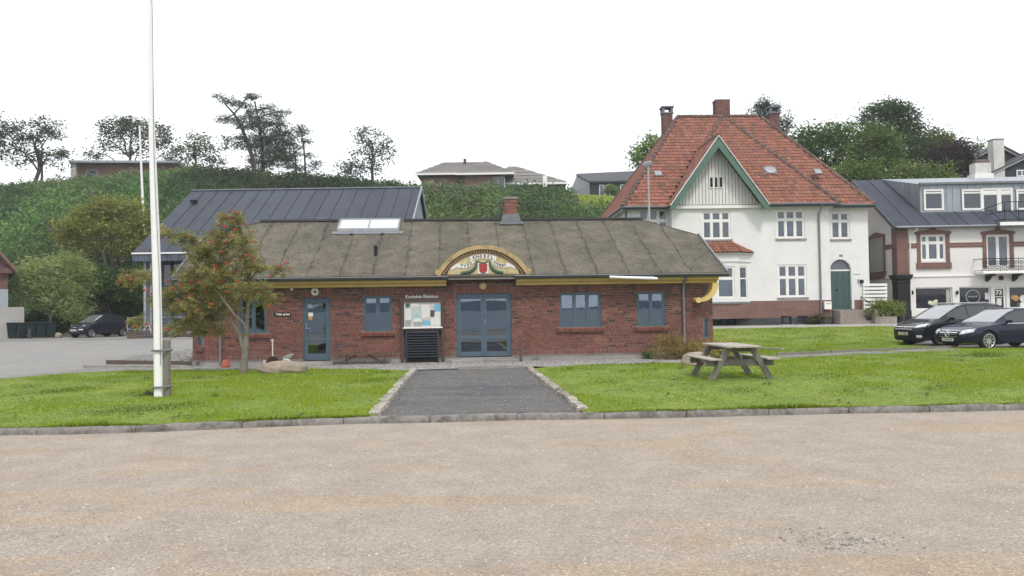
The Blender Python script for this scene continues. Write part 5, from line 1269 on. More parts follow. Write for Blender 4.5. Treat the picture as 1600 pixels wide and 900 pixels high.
def pot_chimney(px, ytop, v_, w_, zb):
    u_ = VF.U(px, ytop, v_); zt_ = VF.Z(px, ytop, v_)
    c = chimney(vil, u_ - w_ / 2, u_ + w_ / 2, v_ - w_ / 2, v_ + w_ / 2, zb, zt_ - .5, 'lead', .06, VT)
    for sx in (-1, 1):
        for sy in (-1, 1): f = MB(); f.cbox((u_ + sx * (w_ / 2 - .04), v_ + sy * (w_ / 2 - .04), zt_ - .27), (.14, .14, .32)); f.build('cap_leg', 'lead', c)
    f = MB(); f.cbox((u_, v_, zt_ - .07), (w_ + .18, w_ + .18, .08)); f.build('cap_slab', 'lead', c)
pot_chimney(1041.5, 167, 7.5, .62, 10.6); pot_chimney(1208, 167, 7.5, .62, 10.6)
u_ = VF.U(1127.5, 160, 6.4); chimney(vil, u_ - .46, u_ + .44, 6.1, 6.8, RZv - .6, VF.Z(1127, 157, 6.4) - .07, 'lead', .03, VT)

# ---------------------------------------------------------------- shop house
SF = Frame(1404, 44.0, -2.0); sg_ = float(h(21, 44))
shp = thing('shop_house', 'white rendered house with brick trim, shop windows and dark metal roof', 'house', SF.O, SF.yaw)
SE = SF.Z(1480, 352, -.3); SRv = 5.4; SRZ = SF.Z(1400, 281, SRv); SLn = 15.0; ssl = (SRZ - SE) / (SRv + .3); SDp = 10.8
so_ = {k: SF.R(*r) for k, r in dict(w=(1438, 366, 1478, 407.5), d=(1541, 366, 1578, 418)).items()}
shopo = [SF.R(1431, 449, 1489, 505), SF.R(1499.5, 448, 1549, 505), SF.R(1553, 448, 1573, 505), SF.R(1578, 447, 1660, 505)]
shopo = [(a, b, sg_ + (.75 if i != 2 else .05), d) for i, (a, b, c, d) in enumerate(shopo)]
f = wall_openings(0, SLn, sg_ - .2, SE + .1, list(so_.values()) + shopo, reveal=.2)
for x, q in ((0, (6, 5, 4, 3, 2, 1, 0)), (SLn, (0, 1, 2, 3, 4, 5, 6))):
    f.add([(x, 0, sg_ - .2), (x, SDp, sg_ - .2), (x, SDp, SE), (x, SRv + .2, SRZ - .1), (x, SRv, SRZ - .1), (x, SRv - .2, SRZ - .12), (x, 0, SE + .05)], [q])
f.add([(0, SDp, sg_), (SLn, SDp, sg_), (SLn, SDp, SE), (0, SDp, SE)], [(3, 2, 1, 0)])
f.build('wall', 'plaster_shop', shp)
f = MB(); f.box(SF.U(1420, 430), SLn, -.06, 0, SF.Z(1480, 432), SF.Z(1480, 429)); f.build('string_course', 'white_paint', shp)
for a, b in ((SF.U(1419, 385), SF.U(1433, 385)), (SF.U(1482, 383), SF.U(1535, 383)), (SF.U(1584, 382), SLn)):
    for j in range(2): zz = SF.Z(1500, 383.5) - .02 + j * .15 - .09; f = MB(); f.box(a, b, -.03, 0, zz, zz + .12); f.build('brick_band', 'trim_brick', shp)
pz0 = SF.Z(1410, 429); pu1 = SF.U(1418.5, 400)
f = MB(); f.box(-.03, pu1, -.07, .6, pz0, SE - .02); f.build('brick_pilaster', 'trim_brick', shp)
f = MB(); f.box(-.05, pu1 + .03, -.10, .62, sg_ - .1, pz0 - .25); f.box(-.09, pu1 + .07, -.14, .65, sg_ - .1, sg_ + .7); f.box(-.07, pu1 + .05, -.12, .64, pz0 - .5, pz0 - .25); f.box(-.14, pu1 + .12, -.2, .7, pz0 - .25, pz0 - .13); f.box(-.18, pu1 + .16, -.24, .74, pz0 - .13, pz0 - .003); f.build('black_column', 'black_paint', shp, bevel=.02)
def trimwin(k, sillh, cols, rows, name):
    a, b, c, d = so_[k]; t = .19
    f = MB(); f.box(a - t, a, -.05, .02, c - (.1 if sillh else 0), d); f.box(b, b + t, -.05, .02, c - (.1 if sillh else 0), d)
    f.exz([(a - t - .08, d), (b + t + .08, d), (b + t + .08, d + .14), ((a + b) / 2, d + .27), (a - t - .08, d + .14)], -.09, .02)
    f.exz([((a + b) / 2 - .16, d + .24), ((a + b) / 2 + .16, d + .24), ((a + b) / 2, d + .42)], -.1, .0)
    if sillh: f.box(a - t - .05, b + t + .05, -.10, .02, c - .45, c - .10)
    f.build('window_surround', 'trim_brick', shp); window(shp, a, b, c, d, cols, rows, gmat='pane_blue', fw=.08, mw=.08, rec=.04, sash=.04, name=name)
trimwin('w', True, [.29, .71], [.68], 'window'); trimwin('d', False, [.5], [], 'balcony_door')
for i, o in enumerate(shopo[:2] + shopo[3:]):
    window(shp, *o, [], [], fmat='white_paint', gmat='pane_shop', fw=.06, rec=.1, sash=0, name='shop_window')
o = shopo[2]; window(shp, *o, [], [], fmat='white_paint', gmat='pane_shop', fw=.11, rec=.08, sash=0, name='shop_door')
f = MB(); text_mesh(f, '73', .36, lambda x, y: ((o[0] + o[1]) / 2 + x, .11, SF.Z(1563, 457) + y), off=.012); f.box(o[0] + .16, o[1] - .16, .108, .112, SF.Z(1563, 464), SF.Z(1563, 463)); f.build('lettering', 'white_paint', shp, label='white house number 73 on the shop door glass')
f = MB(); f.box((o[0] + o[1]) / 2 - .13, (o[0] + o[1]) / 2 + .13, .10, .105, SF.Z(1563, 477), SF.Z(1563, 466)); f.build('notice', 'paper', shp)
u_, z_ = SF.uz(1522, 463.5); R_ = .40; f = MB(); k = 30
ring = [(R_, R_ - .03)]
for i in range(k):
    a, b = 2 * math.pi * i / k, 2 * math.pi * (i + 1) / k
    f.add([(u_ + r_ * math.cos(t), .115, z_ + r_ * math.sin(t)) for r_, t in ((R_, a), (R_, b), (R_ - .05, b), (R_ - .05, a))], [(3, 2, 1, 0)])
f.build('ring_logo', 'metal_grey', shp, label='pale ring emblem with a line of small words on the shop window')
f = MB()
for i in range(9): f.box(u_ - .27 + i * .06, u_ - .225 + i * .06, .114, .117, z_ - .035, z_ + .02 + .018 * (i % 3))
f.build('logo_words', 'metal_grey', shp)
f = MB(); u2, z2 = SF.uz(1544.5, 462); f.box(u2 - .13, u2 + .1, .114, .118, z2 - .2, z2 + .17); f.build('notice', 'paper', shp)
a, b, c, d = shopo[0]
f = MB(); f.box(a + .07, b - .07, .26, .3, SF.Z(1460, 480), SF.Z(1460, 474.5)); f.build('counter', 'stone_step', shp)
f = MB(); f.box(b - .3, b - .1, .112, .116, c + .1, d - .1); f.build('blind', 'plaster_grey', shp)
f = MB()
for x, y, r_ in ((0, 0, .16), (-.22, .04, .12), (.12, .12, .1), (.1, -.12, .1)): f.lathe([(r_, .11), (r_ * .9, .095), (r_ * .3, .085)], (SF.U(1461, 474) + x, 0, SF.Z(1461, 474) + y), 9, 'Y')
f.build('flower_print', 'flower_print', shp)
a, b, c, d = shopo[3]
for x, y, r_, m_ in ((.35, .05, .17, 'petal_orange'), (.2, .09, .13, 'petal_orange'), (.75, .02, .2, 'old_white'), (.9, -.15, .2, 'flower_print'), (.7, -.35, .17, 'old_white'), (.5, -.3, .12, 'garland_green'), (.95, .2, .13, 'old_white')):
    f = MB(); f.lathe([(r_, .115), (r_ * .8, .108), (r_ * .3, .10)], (a + .05 + x, 0, SF.Z(1590, 467) + y), 9, 'Y'); f.build('flower_print', m_, shp)
for px in (1424.5, 1494.5): u_, z_ = SF.uz(px, 457); f = MB(); f.lathe([(.055, z_ - .11), (.07, z_ - .05), (.055, z_ + .1)], (u_, -.09, 0), 10); f.box(u_ - .02, u_ + .02, -.09, 0, z_ - .03, z_ + .03); f.build('wall_lamp', 'black_iron', shp)
u_, z_ = SF.uz(1563, 434); f = MB(); f.box(u_ - .07, u_ + .07, -.2, 0, z_ - .12, z_ + .1); f.build('wall_lamp', 'black_iron', shp)
# roof panels with standing seams
rf = MB(); rf.add([(-.25, -.35, SE - .02), (SLn, -.35, SE - .02), (SLn, SRv, SRZ), (-.25, SRv, SRZ)], [(0, 1, 2, 3)]); rf.add([(SLn, SDp + .3, SE), (-.25, SDp + .3, SE), (-.25, SRv, SRZ), (SLn, SRv, SRZ)], [(0, 1, 2, 3)]); rf.add([(-.25, -.35, SE - .12), (SLn, -.35, SE - .12), (SLn, 0, SE - .1), (-.25, 0, SE - .1)], [(3, 2, 1, 0)])
rfo = rf.build('roof', 'slate_metal', shp)
def rz_(v): return SE + ssl * (v + .3)
DU0 = SF.U(1437, 320, 1.3); dv = 1.25; dzb = rz_(dv); dzt_ = SF.Z(1440, 288.5, dv)
u = -.27; i = 0
while u < 8.5:
    top = SRv if u < DU0 - 2 else (SRv if u + 1.2 < DU0 - 1.6 else SRv)
    g = rb.uniform(.9, 1.1); f = MB(); f.cur = (g, g, g)
    a, b = u, min(u + 1.02, 8.5); P8 = [(a, -.38, rz_(-.38) + .012), (b - .02, -.38, rz_(-.38) + .012), (b - .02, SRv, SRZ + .012), (a, SRv, SRZ + .012)]
    f.add(P8 + [(p[0], p[1], p[2] + .012) for p in P8], [(4, 5, 6, 7), (0, 1, 5, 4), (1, 2, 6, 5), (3, 0, 4, 7)]); f.bar((b - .01, -.38, rz_(-.38) + .03), (b - .01, SRv, SRZ + .03), .03, .05, tint=(g, g, g)); f.build('roof_panel', 'slate_metal', rfo); u += 1.02
for sgn in (1,):
    f = MB(); f.bar((-.28, -.4, rz_(-.4) - .06), (-.28, SRv, SRZ - .02), .05, .2); f.build('verge', 'dark_gutter', rfo)
f = MB(); f.tube([(-.2, -.43, SE - .07), (SLn, -.43, SE - .07)], .065, 10); f.build('gutter', 'gutter_metal', shp, smooth=True)
f = MB(); u_ = pu1 + .08; f.tube([(u_ + .3, -.42, SE - .12), (u_ + .28, -.3, SE - .25), (u_ + .02, -.08, SE - .45), (u_, -.08, sg_)], .04, 8); f.build('downpipe', 'white_paint', shp, smooth=True)
# zinc dormer: front of upright panels, sloping cheek
side_top = SRv - .2
f = MB(); f.add([(DU0, dv, dzb), (SLn, dv, dzb), (SLn, dv, dzt_), (DU0, dv, dzt_)], [(0, 1, 2, 3)])
cheekpx = SF.U(1380, 284, SRv - .15)
f.add([(DU0, dv, dzb), (DU0, dv, dzt_), (cheekpx, SRv - .1, SRZ + .02)], [(0, 1, 2)])
f.add([(DU0 - .05, dv - .12, dzt_), (SLn, dv - .12, dzt_), (SLn, SRv + .1, SRZ + .06), (cheekpx, SRv + .1, SRZ + .06)], [(0, 1, 2, 3)])
dmr = f.build('dormer', 'zinc', shp)
for i in range(8):       # strips of the cheek
    t0, t1 = i / 8, (i + 1) / 8 - .012; A_, B_, C_ = Vector((DU0, dv, dzb)), Vector((DU0, dv, dzt_)), Vector((cheekpx, SRv - .1, SRZ + .02)); nn = (B_ - A_).cross(C_ - A_).normalized(); nn = nn if nn.x < 0 else -nn
    g = rb.uniform(.93, 1.07); m = MB(); m.add([A_.lerp(C_, t0) + nn * .015, B_.lerp(C_, t0) + nn * .015, B_.lerp(C_, t1) + nn * .015, A_.lerp(C_, t1) + nn * .015], [(0, 1, 2, 3)], (g, g, g)); m.build('zinc_panel', 'zinc', dmr)
dwin = [SF.R(1442.5, 296, 1473.5, 329, dv), SF.R(1502, 296, 1534, 328.5, dv), SF.R(1587, 296, 1620, 328, dv)]; ddoor = SF.R(1533.5, 294, 1582, 346, dv)
px_list = [1438, 1453, 1465, 1478, 1488, 1500, 1512, 1524, 1536, 1548, 1560, 1572, 1584, 1596, 1608]
us = [SF.U(p, 310, dv) for p in px_list]
for a, b in zip(us, us[1:]):
    for (q0, q1) in [(dzb + .02, dzt_ - .02)]:
        spans = [(q0, q1)]
        for o in dwin + [ddoor]:
            if o[1] > a + .01 and o[0] < b - .01: spans = [(s0, min(s1, o[2])) for s0, s1 in spans if min(s1, o[2]) - s0 > .02] + [(max(s0, o[3]), s1) for s0, s1 in spans if s1 - max(s0, o[3]) > .02]
        for s0, s1 in spans: g = rb.uniform(.95, 1.12); m = MB(); m.box(a + .012, b - .012, dv - .025, dv - .002, s0, s1, tint=(g, g, g)); m.build('zinc_panel', 'zinc', dmr)
for o in dwin:
    window(dmr, *o, [], [.83], y=dv - .12, gmat='pane_dark', fw=.09, mw=.05, rec=.03, sash=.02, name='dormer_window')
window(dmr, *ddoor, [.56], [.86], y=dv - .1, gmat='pane_dark', fw=.06, mw=.14, rec=.03, sash=.05, name='dormer_door')
f = MB(); f.box(DU0 - .08, SLn, dv - .2, dv - .02, dzt_ - .03, dzt_ + .09); f.build('dormer_eave', 'lead', dmr)
f = MB(); f.box(DU0 - .03, SF.U(1534, 330, dv), dv - .1, dv, dzb - .06, dzb + .03); f.build('dormer_sill', 'zinc', dmr)
# roof balcony
tb0, tb1, tz = SF.U(1548, 346, .1), SLn, SF.Z(1570, 349.5, -.3)
f = MB(); f.box(tb0, tb1, -.75, dv, tz - .1, tz); bal = f.build('roof_terrace', 'lead', shp); f = MB(); f.box(tb0, tb1, -.8, -.752, tz - .14, tz + .05); f.build('terrace_edge', 'white_paint', bal)
zr_ = SF.Z(1570, 315.5, -.7)
for z_ in (zr_, (zr_ * .55 + tz * .45), tz + .2): f = MB(); f.tube([(tb0 + .05, dv - .2, z_ - .2 if z_ == zr_ else z_), (tb0 + .3, -.72, z_), (tb1, -.72, z_)], .022, 6); f.build('terrace_rail', 'black_iron', bal)
for i in range(12): x = tb0 + .3 + i * .75; f = MB(); f.tube([(x, -.72, tz), (x, -.72, zr_)], .018, 6); f.build('rail_post', 'black_iron', bal)
# iron balcony
b0, b1 = SF.U(1535, 425, -.8), SLn; bz = SF.Z(1560, 424, -.5)
f = MB(); f.box(b0, b1, -.85, 0, bz - .14, bz); balc = f.build('balcony', 'white_paint', shp, bevel=.03)
for px in (1548, 1590): x = SF.U(px, 430, -.4); f = MB(); f.eyz([(0, bz - .14), (0, bz - .55), (-.25, bz - .42), (-.4, bz - .28), (-.8, bz - .22), (-.8, bz - .14)], x - .08, x + .08); f.build('balcony_bracket', 'black_iron', balc)
bt = SF.Z(1560, 404, -.8)
f = MB(); f.bar((b0, -.82, bt), (b1, -.82, bt), .05, .04); f.bar((b0, -.82, bz + .06), (b1, -.82, bz + .06), .03, .03); f.bar((b0, -.82, bt), (b0, 0, bt), .05, .04); f.bar((b0, -.82, bz + .06), (b0, 0, bz + .06), .03, .03); f.build('balcony_rail', 'black_iron', balc)
for i in range(20):
    x = b0 + .02 + i * .32
    if x > SF.U(1625, 410): break
    f = MB(); f.tube([(x, -.82, bz), (x, -.82, bt)], .016, 6)
    for s in (1, -1):
        cx, cz, r_ = x + .16 , (bz + bt) / 2 + s * .13, .105
        f.tube([(cx + r_ * math.cos(a), -.82, cz + r_ * math.sin(a) * .95) for a in np.linspace(0, 6.283 * .95, 12)], .016, 5)
        f.tube([(cx + .05 * math.cos(a), -.82, cz + .05 * math.sin(a)) for a in np.linspace(0, 6.283 * .9, 8)], .014, 5)
    f.build('iron_scroll', 'black_iron', balc)
# blind window and moulding on the side wall
sa, sb = 1.9, 3.55; zz0, zz1 = sg_ + 3.75 - .6, sg_ + 3.75 + 1.0
def sidepx(px, py):        # point on the side wall u=0
    d = ray(px, py); p0 = SF.O; t = (p0 - Vector((0, 0, EYE))).dot(SF.uv) / d.dot(SF.uv); p = Vector((0, 0, EYE)) + d * t; return ((p - SF.O).dot(SF.vv), p.z)
(va0, zt0), (va1, zt1), (vb0, zb0) = sidepx(1381, 372), sidepx(1359, 379), sidepx(1381, 421)
f = MB(); f.box(-.03, .02, va0, va1, zb0 + .0, zt0); f.build('blind_window', 'plaster_grey', shp)
f = MB(); t = .16; f.box(-.07, 0, va0 - t, va0, zb0 - .1, zt0 + .1); f.box(-.07, 0, va1, va1 + t, zb0 - .1, zt0 + .1); f.box(-.08, 0, va0 - t - .05, va1 + t + .05, zb0 - .55, zb0 - .1); f.prism([(va0 - t - .05, zt0 + .1), (va1 + t + .05, zt0 + .1), (va1 + t + .05, zt0 + .2), ((va0 + va1) / 2, zt0 + .42), (va0 - t - .05, zt0 + .2)], lambda a, b: (-.09, a, b), lambda a, b: (0, a, b)); f.build('window_surround', 'trim_brick', shp)
(vm0, zm0) = sidepx(1395, 385)
for p_, q_ in ((.6, va0 - t - .06), (va1 + t + .06, 6.5)): f = MB(); f.box(-.03, 0, p_, q_, zm0 - .12, zm0 + .14); f.build('brick_band', 'trim_brick', shp)
f = MB(); f.box(-.07, 0, .75, 8, SF.Z(1410, 434), SF.Z(1410, 430)); f.build('string_course', 'white_paint', shp)
# white roof chimney
cu_, cv_ = SF.U(1532, 262, SRv), SRv
f = MB(); f.box(cu_ - .5, cu_ + .46, cv_ - .35, cv_ + .35, SRZ - .2, SF.Z(1532, 256, SRv)); co_ = f.build('chimney', 'whitewash', shp)
f = MB(); f.box(cu_ - .6, cu_ + .56, cv_ - .45, cv_ + .45, SRZ - .15, SRZ + .22); f.build('chimney_foot', 'white_paint', co_)
f = MB(); n = 8; f.eyz([(cv_ + .3 * math.cos(math.pi * i / n), SF.Z(1532, 256, SRv) + .27 * math.sin(math.pi * i / n)) for i in range(n + 1)], cu_ - .4, cu_ + .4); f.build('chimney_hood', 'ridge_tile', co_)

# ---------------------------------------------------------------- grey metal-roofed hall behind
de, dr_ = 50.0, 59.3
HF = Frame(420, de, 0.0); hg = float(h(-15, de))
hall = thing('hall', 'long hall with dark grey metal roof behind the brick building', 'building', HF.O, 0)
hE = HF.Z(300, 394.5, 0); hL, hR = HF.U(207, 395, 0), HF.U(659, 292, dr_ - de); hRv = dr_ - de; hRZ = HF.Z(480, 296, hRv)
f = MB(); q = .25
f.add([(hL, 0, hE), (hR, 0, hE), (hR, hRv, hRZ), (hL, hRv, hRZ)], [(0, 1, 2, 3)]); f.add([(hR, 2 * hRv, hE), (hL, 2 * hRv, hE), (hL, hRv, hRZ), (hR, hRv, hRZ)], [(0, 1, 2, 3)])
f.add([(hL, 0, hE - q), (hR, 0, hE - q), (hR, 2 * hRv, hE - q), (hL, 2 * hRv, hE - q)], [(3, 2, 1, 0)])
hr = f.build('roof', 'slate_metal', hall)
u = hL; nrm = Vector((0, -(hRZ - hE), hRv)).normalized()
while u < hR - .1:
    b = min(u + 1.05, hR); g = rb.uniform(.93, 1.08); f = MB(); a_ = u + .01; bb2 = b - .03
    P4 = [Vector(p) + nrm * .02 for p in ((a_, -.05, hE), (bb2, -.05, hE), (bb2, hRv, hRZ), (a_, hRv, hRZ))]
    f.add(P4, [(0, 1, 2, 3)], (g, g, g)); f.bar(Vector((b - .015, 0, hE)) + nrm * .04, Vector((b - .015, hRv, hRZ)) + nrm * .04, .03, .05, tint=(g * .85,) * 3); f.build('roof_panel', 'slate_metal', hr); u += 1.05
f = MB(); f.bar((hL, hRv, hRZ + .06), (hR, hRv, hRZ + .06), .3, .08); f.build('ridge_cap', 'gutter_metal', hr)
f = MB(); f.box(hL - .02, hR, -.12, -.03, hE - .06, hE + .03); f.build('gutter', 'white_paint', hall)
f = MB(); f.box(hL, hR, -.03, .03, hE - .52, hE - .06); fa = f.build('fascia', 'black_boards', hall)
for i in range(60):
    x = hL + .02 + i * .16
    if x > hL + 8: break
    g = rb.uniform(.8, 1.5); f = MB(); f.box(x, x + .13, -.055, -.031, hE - .52, hE - .062, tint=(g * 3.2, g * 3.4, g * 3.6)); f.build('fascia_board', 'black_boards', fa)
for x, s in ((hR - .3, 1), (hL + .5, -1)):
    f = MB(); pts = [(0.6, hg), (2 * hRv - .6, hg), (2 * hRv - .6, hE - q), (2 * hRv - .1, hE), (hRv, hRZ - .08), (.1, hE), (.6, hE - q)]
    f.eyz(pts, x - .08, x + .08); f.build('gable_wall', 'light_cladding', hall)
f = MB(); f.bar((hR, -.1, hE - .0), (hR, hRv, hRZ), .08, .3); f.build('verge', 'light_cladding', hr); f = MB(); f.bar((hR, 2 * hRv, hE), (hR, hRv, hRZ), .08, .3); f.build('verge', 'light_cladding', hr)
f = MB(); f.box(hL + .6, hR - .5, 2.0, 2.3, hg - .1, hE - q); f.build('wall', 'black_boards', hall)
# glazed front under the eave
n = 7
for i in range(n):
    a = HF.U(238, 420, 1.9) + i * 1.35; window(hall, a, a + 1.3, hg + .5, HF.Z(265, 407, 1.9), [], [.62], y=1.85, fmat='black_paint', gmat='pane_blue', fw=.06, mw=.06, rec=.03, sash=0, name='window')
for i in range(5):
    f = MB(); x = hL + 1.0 + i * 3.1; f.box(x - .05, x + .05, .35, .45, hg, hE - q); f.build('post', 'metal_grey', hall)
u_, z_ = HF.uz(303, 323, hRv * .75); f = MB(); f.lathe([(.2, 0), (.2, .25), (.3, .26), (.3, .36)], (u_, hRv * .75, hE + (hRZ - hE) * .75 - .05), 10); f.build('roof_vent', 'black_paint', hr)

# railing with bicycles in front of the hall
ra, rb_ = G(199, 530.5, .2), G(305, 527, .2)
rl = thing('railing', 'grey metal railing with crossed bars on a low timber wall', 'railing', (ra[0], ra[1], h(*ra)), math.atan2(rb_[1] - ra[1], rb_[0] - ra[0]))
Lr = 4.6
f = MB(); 
for j in range(3): f = MB(); f.box(0, Lr + .5, -.06, .06, .01 + j * .15, .14 + j * .15); f.build('plank', 'bench_wood', rl)
for i in range(4): x = .03 + i * 1.5; f = MB(); f.box(x - .03, x + .03, .07, .13, 0, 1.28); f.build('post', 'metal_grey', rl)
for z_ in (.55, 1.25): f = MB(); f.bar((0, .1, z_), (Lr, .1, z_), .04, .04); f.build('rail', 'metal_grey', rl)
for i in range(3):
    x = .06 + i * 1.5
    for a, b in ((.58, 1.22), (1.22, .58)): f = MB(); f.bar((x, .1, a), (x + 1.44, .1, b), .025, .025); f.build('cross_bar', 'metal_grey', rl)
def bicycle(label, loc, rz, fr='old_white'):
    t = thing('bicycle', label, 'bicycle', loc, rz, 'bicycles behind the railing')
    for x in (-.52, .52):
        f = MB(); f.tube([(x + .33 * math.cos(a), 0, .34 + .33 * math.sin(a)) for a in np.linspace(0, 6.283, 25)], .02, 6); w_ = f.build('wheel', 'rubber', t, smooth=True)
        f = MB()
        for k in range(8): a = k * math.pi / 8; f.tube([(x + .31 * math.cos(a), 0, .34 + .31 * math.sin(a)), (x - .31 * math.cos(a), 0, .34 - .31 * math.sin(a))], .004, 4)
        f.build('spokes', 'metal_grey', w_)
    f = MB(); S = (-.15, 0, .85); B = (-.08, 0, .32); H_ = (.38, 0, .82)
    for a, b in ((B, S), (B, H_), ((-.13, 0, .72), (.37, 0, .75)), ((-.52, 0, .34), B), ((-.52, 0, .34), (-.13, 0, .72)), (H_, (.52, 0, .34)), (H_, (.36, 0, .98))): f.tube([a, b], .02, 6)
    f.build('frame', fr, t); f = MB(); f.tube([(.28, -.28, .98), (.38, -.1, 1.0), (.38, .1, 1.0), (.28, .28, .98)], .014, 6); f.build('handlebar', 'metal_grey', t)
    f = MB(); f.exy([(-.30, -.09), (-.30, .09), (-.12, .04), (.0, .015), (.0, -.015), (-.12, -.04)], .86, .91); f.build('saddle', 'rubber', t); return t
for i, (px, lab, fr) in enumerate(((222, 'pale bicycle leaning behind the railing beside the flagpole', 'old_white'), (262, 'grey bicycle behind the railing close to its post', 'metal_grey'), (284, 'dark bicycle behind the railing beside the brick corner', 'black_iron'))):
    p = G(px, 528, .2); y = 47.6 + .2 * i; p = (p[0] * y / p[1], y); bicycle(lab, (p[0], p[1], float(h(*p)) + .012), rad([8, -20, 35][i]), fr)

# ---------------------------------------------------------------- red brick house at the left edge
LF = Frame(12, 50.5, 0.0); lg = float(h(-30, 50))
lh = thing('gable_house', 'dark red brick gable house on a pale rendered base behind the wheelie bins', 'house', LF.O, rad(34))
zE = LF.Z(18, 412); zp = LF.Z(-95, 238); zm = LF.Z(5, 452); W_ = 9.6
f = MB(); f.exz([(0, zm), (-.0, zE), (-W_ / 2, zE + W_ / 2 * 1.28), (-W_, zE), (-W_, zm)], 0, 9); f.build('wall', 'red_house_brick', lh)
f = MB(); f.box(-W_, 0.02, -.03, 9.02, LF.Z(5, 480), zm); f.build('corrugated_band', 'light_cladding', lh)
f = MB(); f.box(-W_ - .02, .9, -.06, 9.03, lg - .2, LF.Z(5, 480)); f.build('base', 'plaster_grey', lh)
for s in (0, 1):
    f = MB(); a = (.45, zE - .5) if s == 0 else (-W_ - .45, zE - .5); b = (-W_ / 2, zE + W_ / 2 * 1.28 + .1); f.bar((a[0], 4.4, a[1]), (b[0], 4.4, b[1]), 9.6, .2, up=(0, 0, 1)); f.build('roof_slope', 'hill_brick', lh)
f = MB(); f.bar((.5, -.42, zE - .55), (-W_ / 2, -.42, zE + W_ / 2 * 1.28 + .1), .06, .32, up=(0, 1, 0)); f.build('barge_board', 'hill_brick', lh)
f = MB(); f.box(-.5, .25, -.3, .1, zE - .62, zE - .25); f.build('corbel', 'red_house_brick', lh)

# ---------------------------------------------------------------- houses on the hill
def hz(x, y): return float(hill(np.array(x), np.array(y)))
# long low terracotta house, left
TF = Frame(112, 97, 0); 
t1 = thing('hill_house', 'low terracotta house with flat roof on the hill top', 'house', TF.O, rad(5), 'houses on the hill')
zt = TF.Z(115, 252); zb = zt - 4
f = MB(); f.box(.6, 12.2, .3, 8, zb, zt - .3); f.build('wall', 'hill_brick', t1)
f = MB(); f.box(-.1, 12.8, -.7, 8.6, zt - .28, zt); f.build('roof', 'light_cladding', t1)
f = MB(); f.box(-.02, .58, -.3, .5, zb, zt - .28); f.build('end_wall', 'whitewash', t1)
for a, b in ((1.6, 3.0), (5.8, 7.4)): window(t1, a, b, zt - 2.6, zt - 1.0, [], [], y=.18, fmat='light_cladding', gmat='pane_dark', fw=.1, rec=.0, sash=0)
# hip-roofed brick house, middle
MF = Frame(768, 100, 0)
t2 = thing('hill_house', 'wide house with grey hipped tile roofs and white fascia on the hill', 'house', MF.O, 0, 'houses on the hill')
zE = MF.Z(770, 271); zb = zE - 4.0
def hip(parent, x0, x1, y0, y1, z0_, z1_, run, name='roof', mat='hill_tile', run1=None):
    ym = (y0 + y1) / 2; f = MB(); a, b = x0 + run, x1 - (run1 or run)
    f.add([(x0, y0, z0_), (x1, y0, z0_), (x1, y1, z0_), (x0, y1, z0_), (a, ym, z1_), (b, ym, z1_)], [(0, 1, 5, 4), (2, 3, 4, 5), (3, 0, 4), (1, 2, 5), (3, 2, 1, 0)]); o = f.build(name, mat, parent)
    n_ = int((x1 - x0) / .5)
    for j in range(5):            # courses of tiles stepping up the front
        t0, t1_ = j / 5, (j + 1) / 5; f = MB(); g = rb.uniform(.9, 1.1); yA, yB = y0 + (ym - y0) * t0, y0 + (ym - y0) * t1_; zA, zB = z0_ + (z1_ - z0_) * t0, z0_ + (z1_ - z0_) * t1_
        f.add([(x0 + (a - x0) * t0, yA, zA + .08), (x1 + (b - x1) * t0, yA, zA + .08), (x1 + (b - x1) * t1_, yB, zB + .02), (x0 + (a - x0) * t1_, yB, zB + .02)], [(0, 1, 2, 3)], (g, g, g)); f.build('tile_course', mat, o)
    f = MB(); f.box(x0 - .05, x1 + .05, y0 - .06, y0 - .005, z0_ - .25, z0_ + .02); f.build('fascia', 'white_paint', o)
    return o
u = lambda px, v=0: MF.U(px, 270, v)
f = MB(); f.box(u(726), u(770), 0, 6, zb, zE); f.build('wall', 'hill_brick', t2)
f = MB(); f.box(u(770), u(790), .3, 6, zb, zE); wl = f.build('wall', 'hill_brick', t2)
window(t2, u(767), u(789), zE - 2.6, zE - .4, [.5], [], y=.2, gmat='pane_blue', fw=.1, mw=.1, rec=0, sash=0)
f = MB(); f.box(u(655), u(726), 2.5, 9, zb, zE + .0); f.build('wall', 'hill_brick', t2); f = MB(); f.box(u(790), u(876), 2, 9, zb, zE - .8); f.build('wall', 'hill_brick', t2)
hip(t2, u(712), u(803), -.7, 8, zE, MF.Z(750, 252, 3.5), 3.6); hip(t2, u(649, 2), u(790, 2), 1.8, 10, MF.Z(660, 271, 2), MF.Z(700, 254, 6), 3.4); hip(t2, u(752, 2), u(886, 2), 1.2, 10, MF.Z(880, 284.5, 1.2), MF.Z(805, 261, 6), 3.6, run1=6.6)
f = MB(); x = u(726.5, 5); f.box(x - .18, x + .18, 5, 5.4, zE + 1, MF.Z(726, 248, 5)); f.build('flue', 'ridge_black', t2)
f = MB(); x = u(852.5); f.box(x - .35, x + .2, .6, .9, zb, MF.Z(852, 273)); f.build('pillar', 'white_paint', t2)
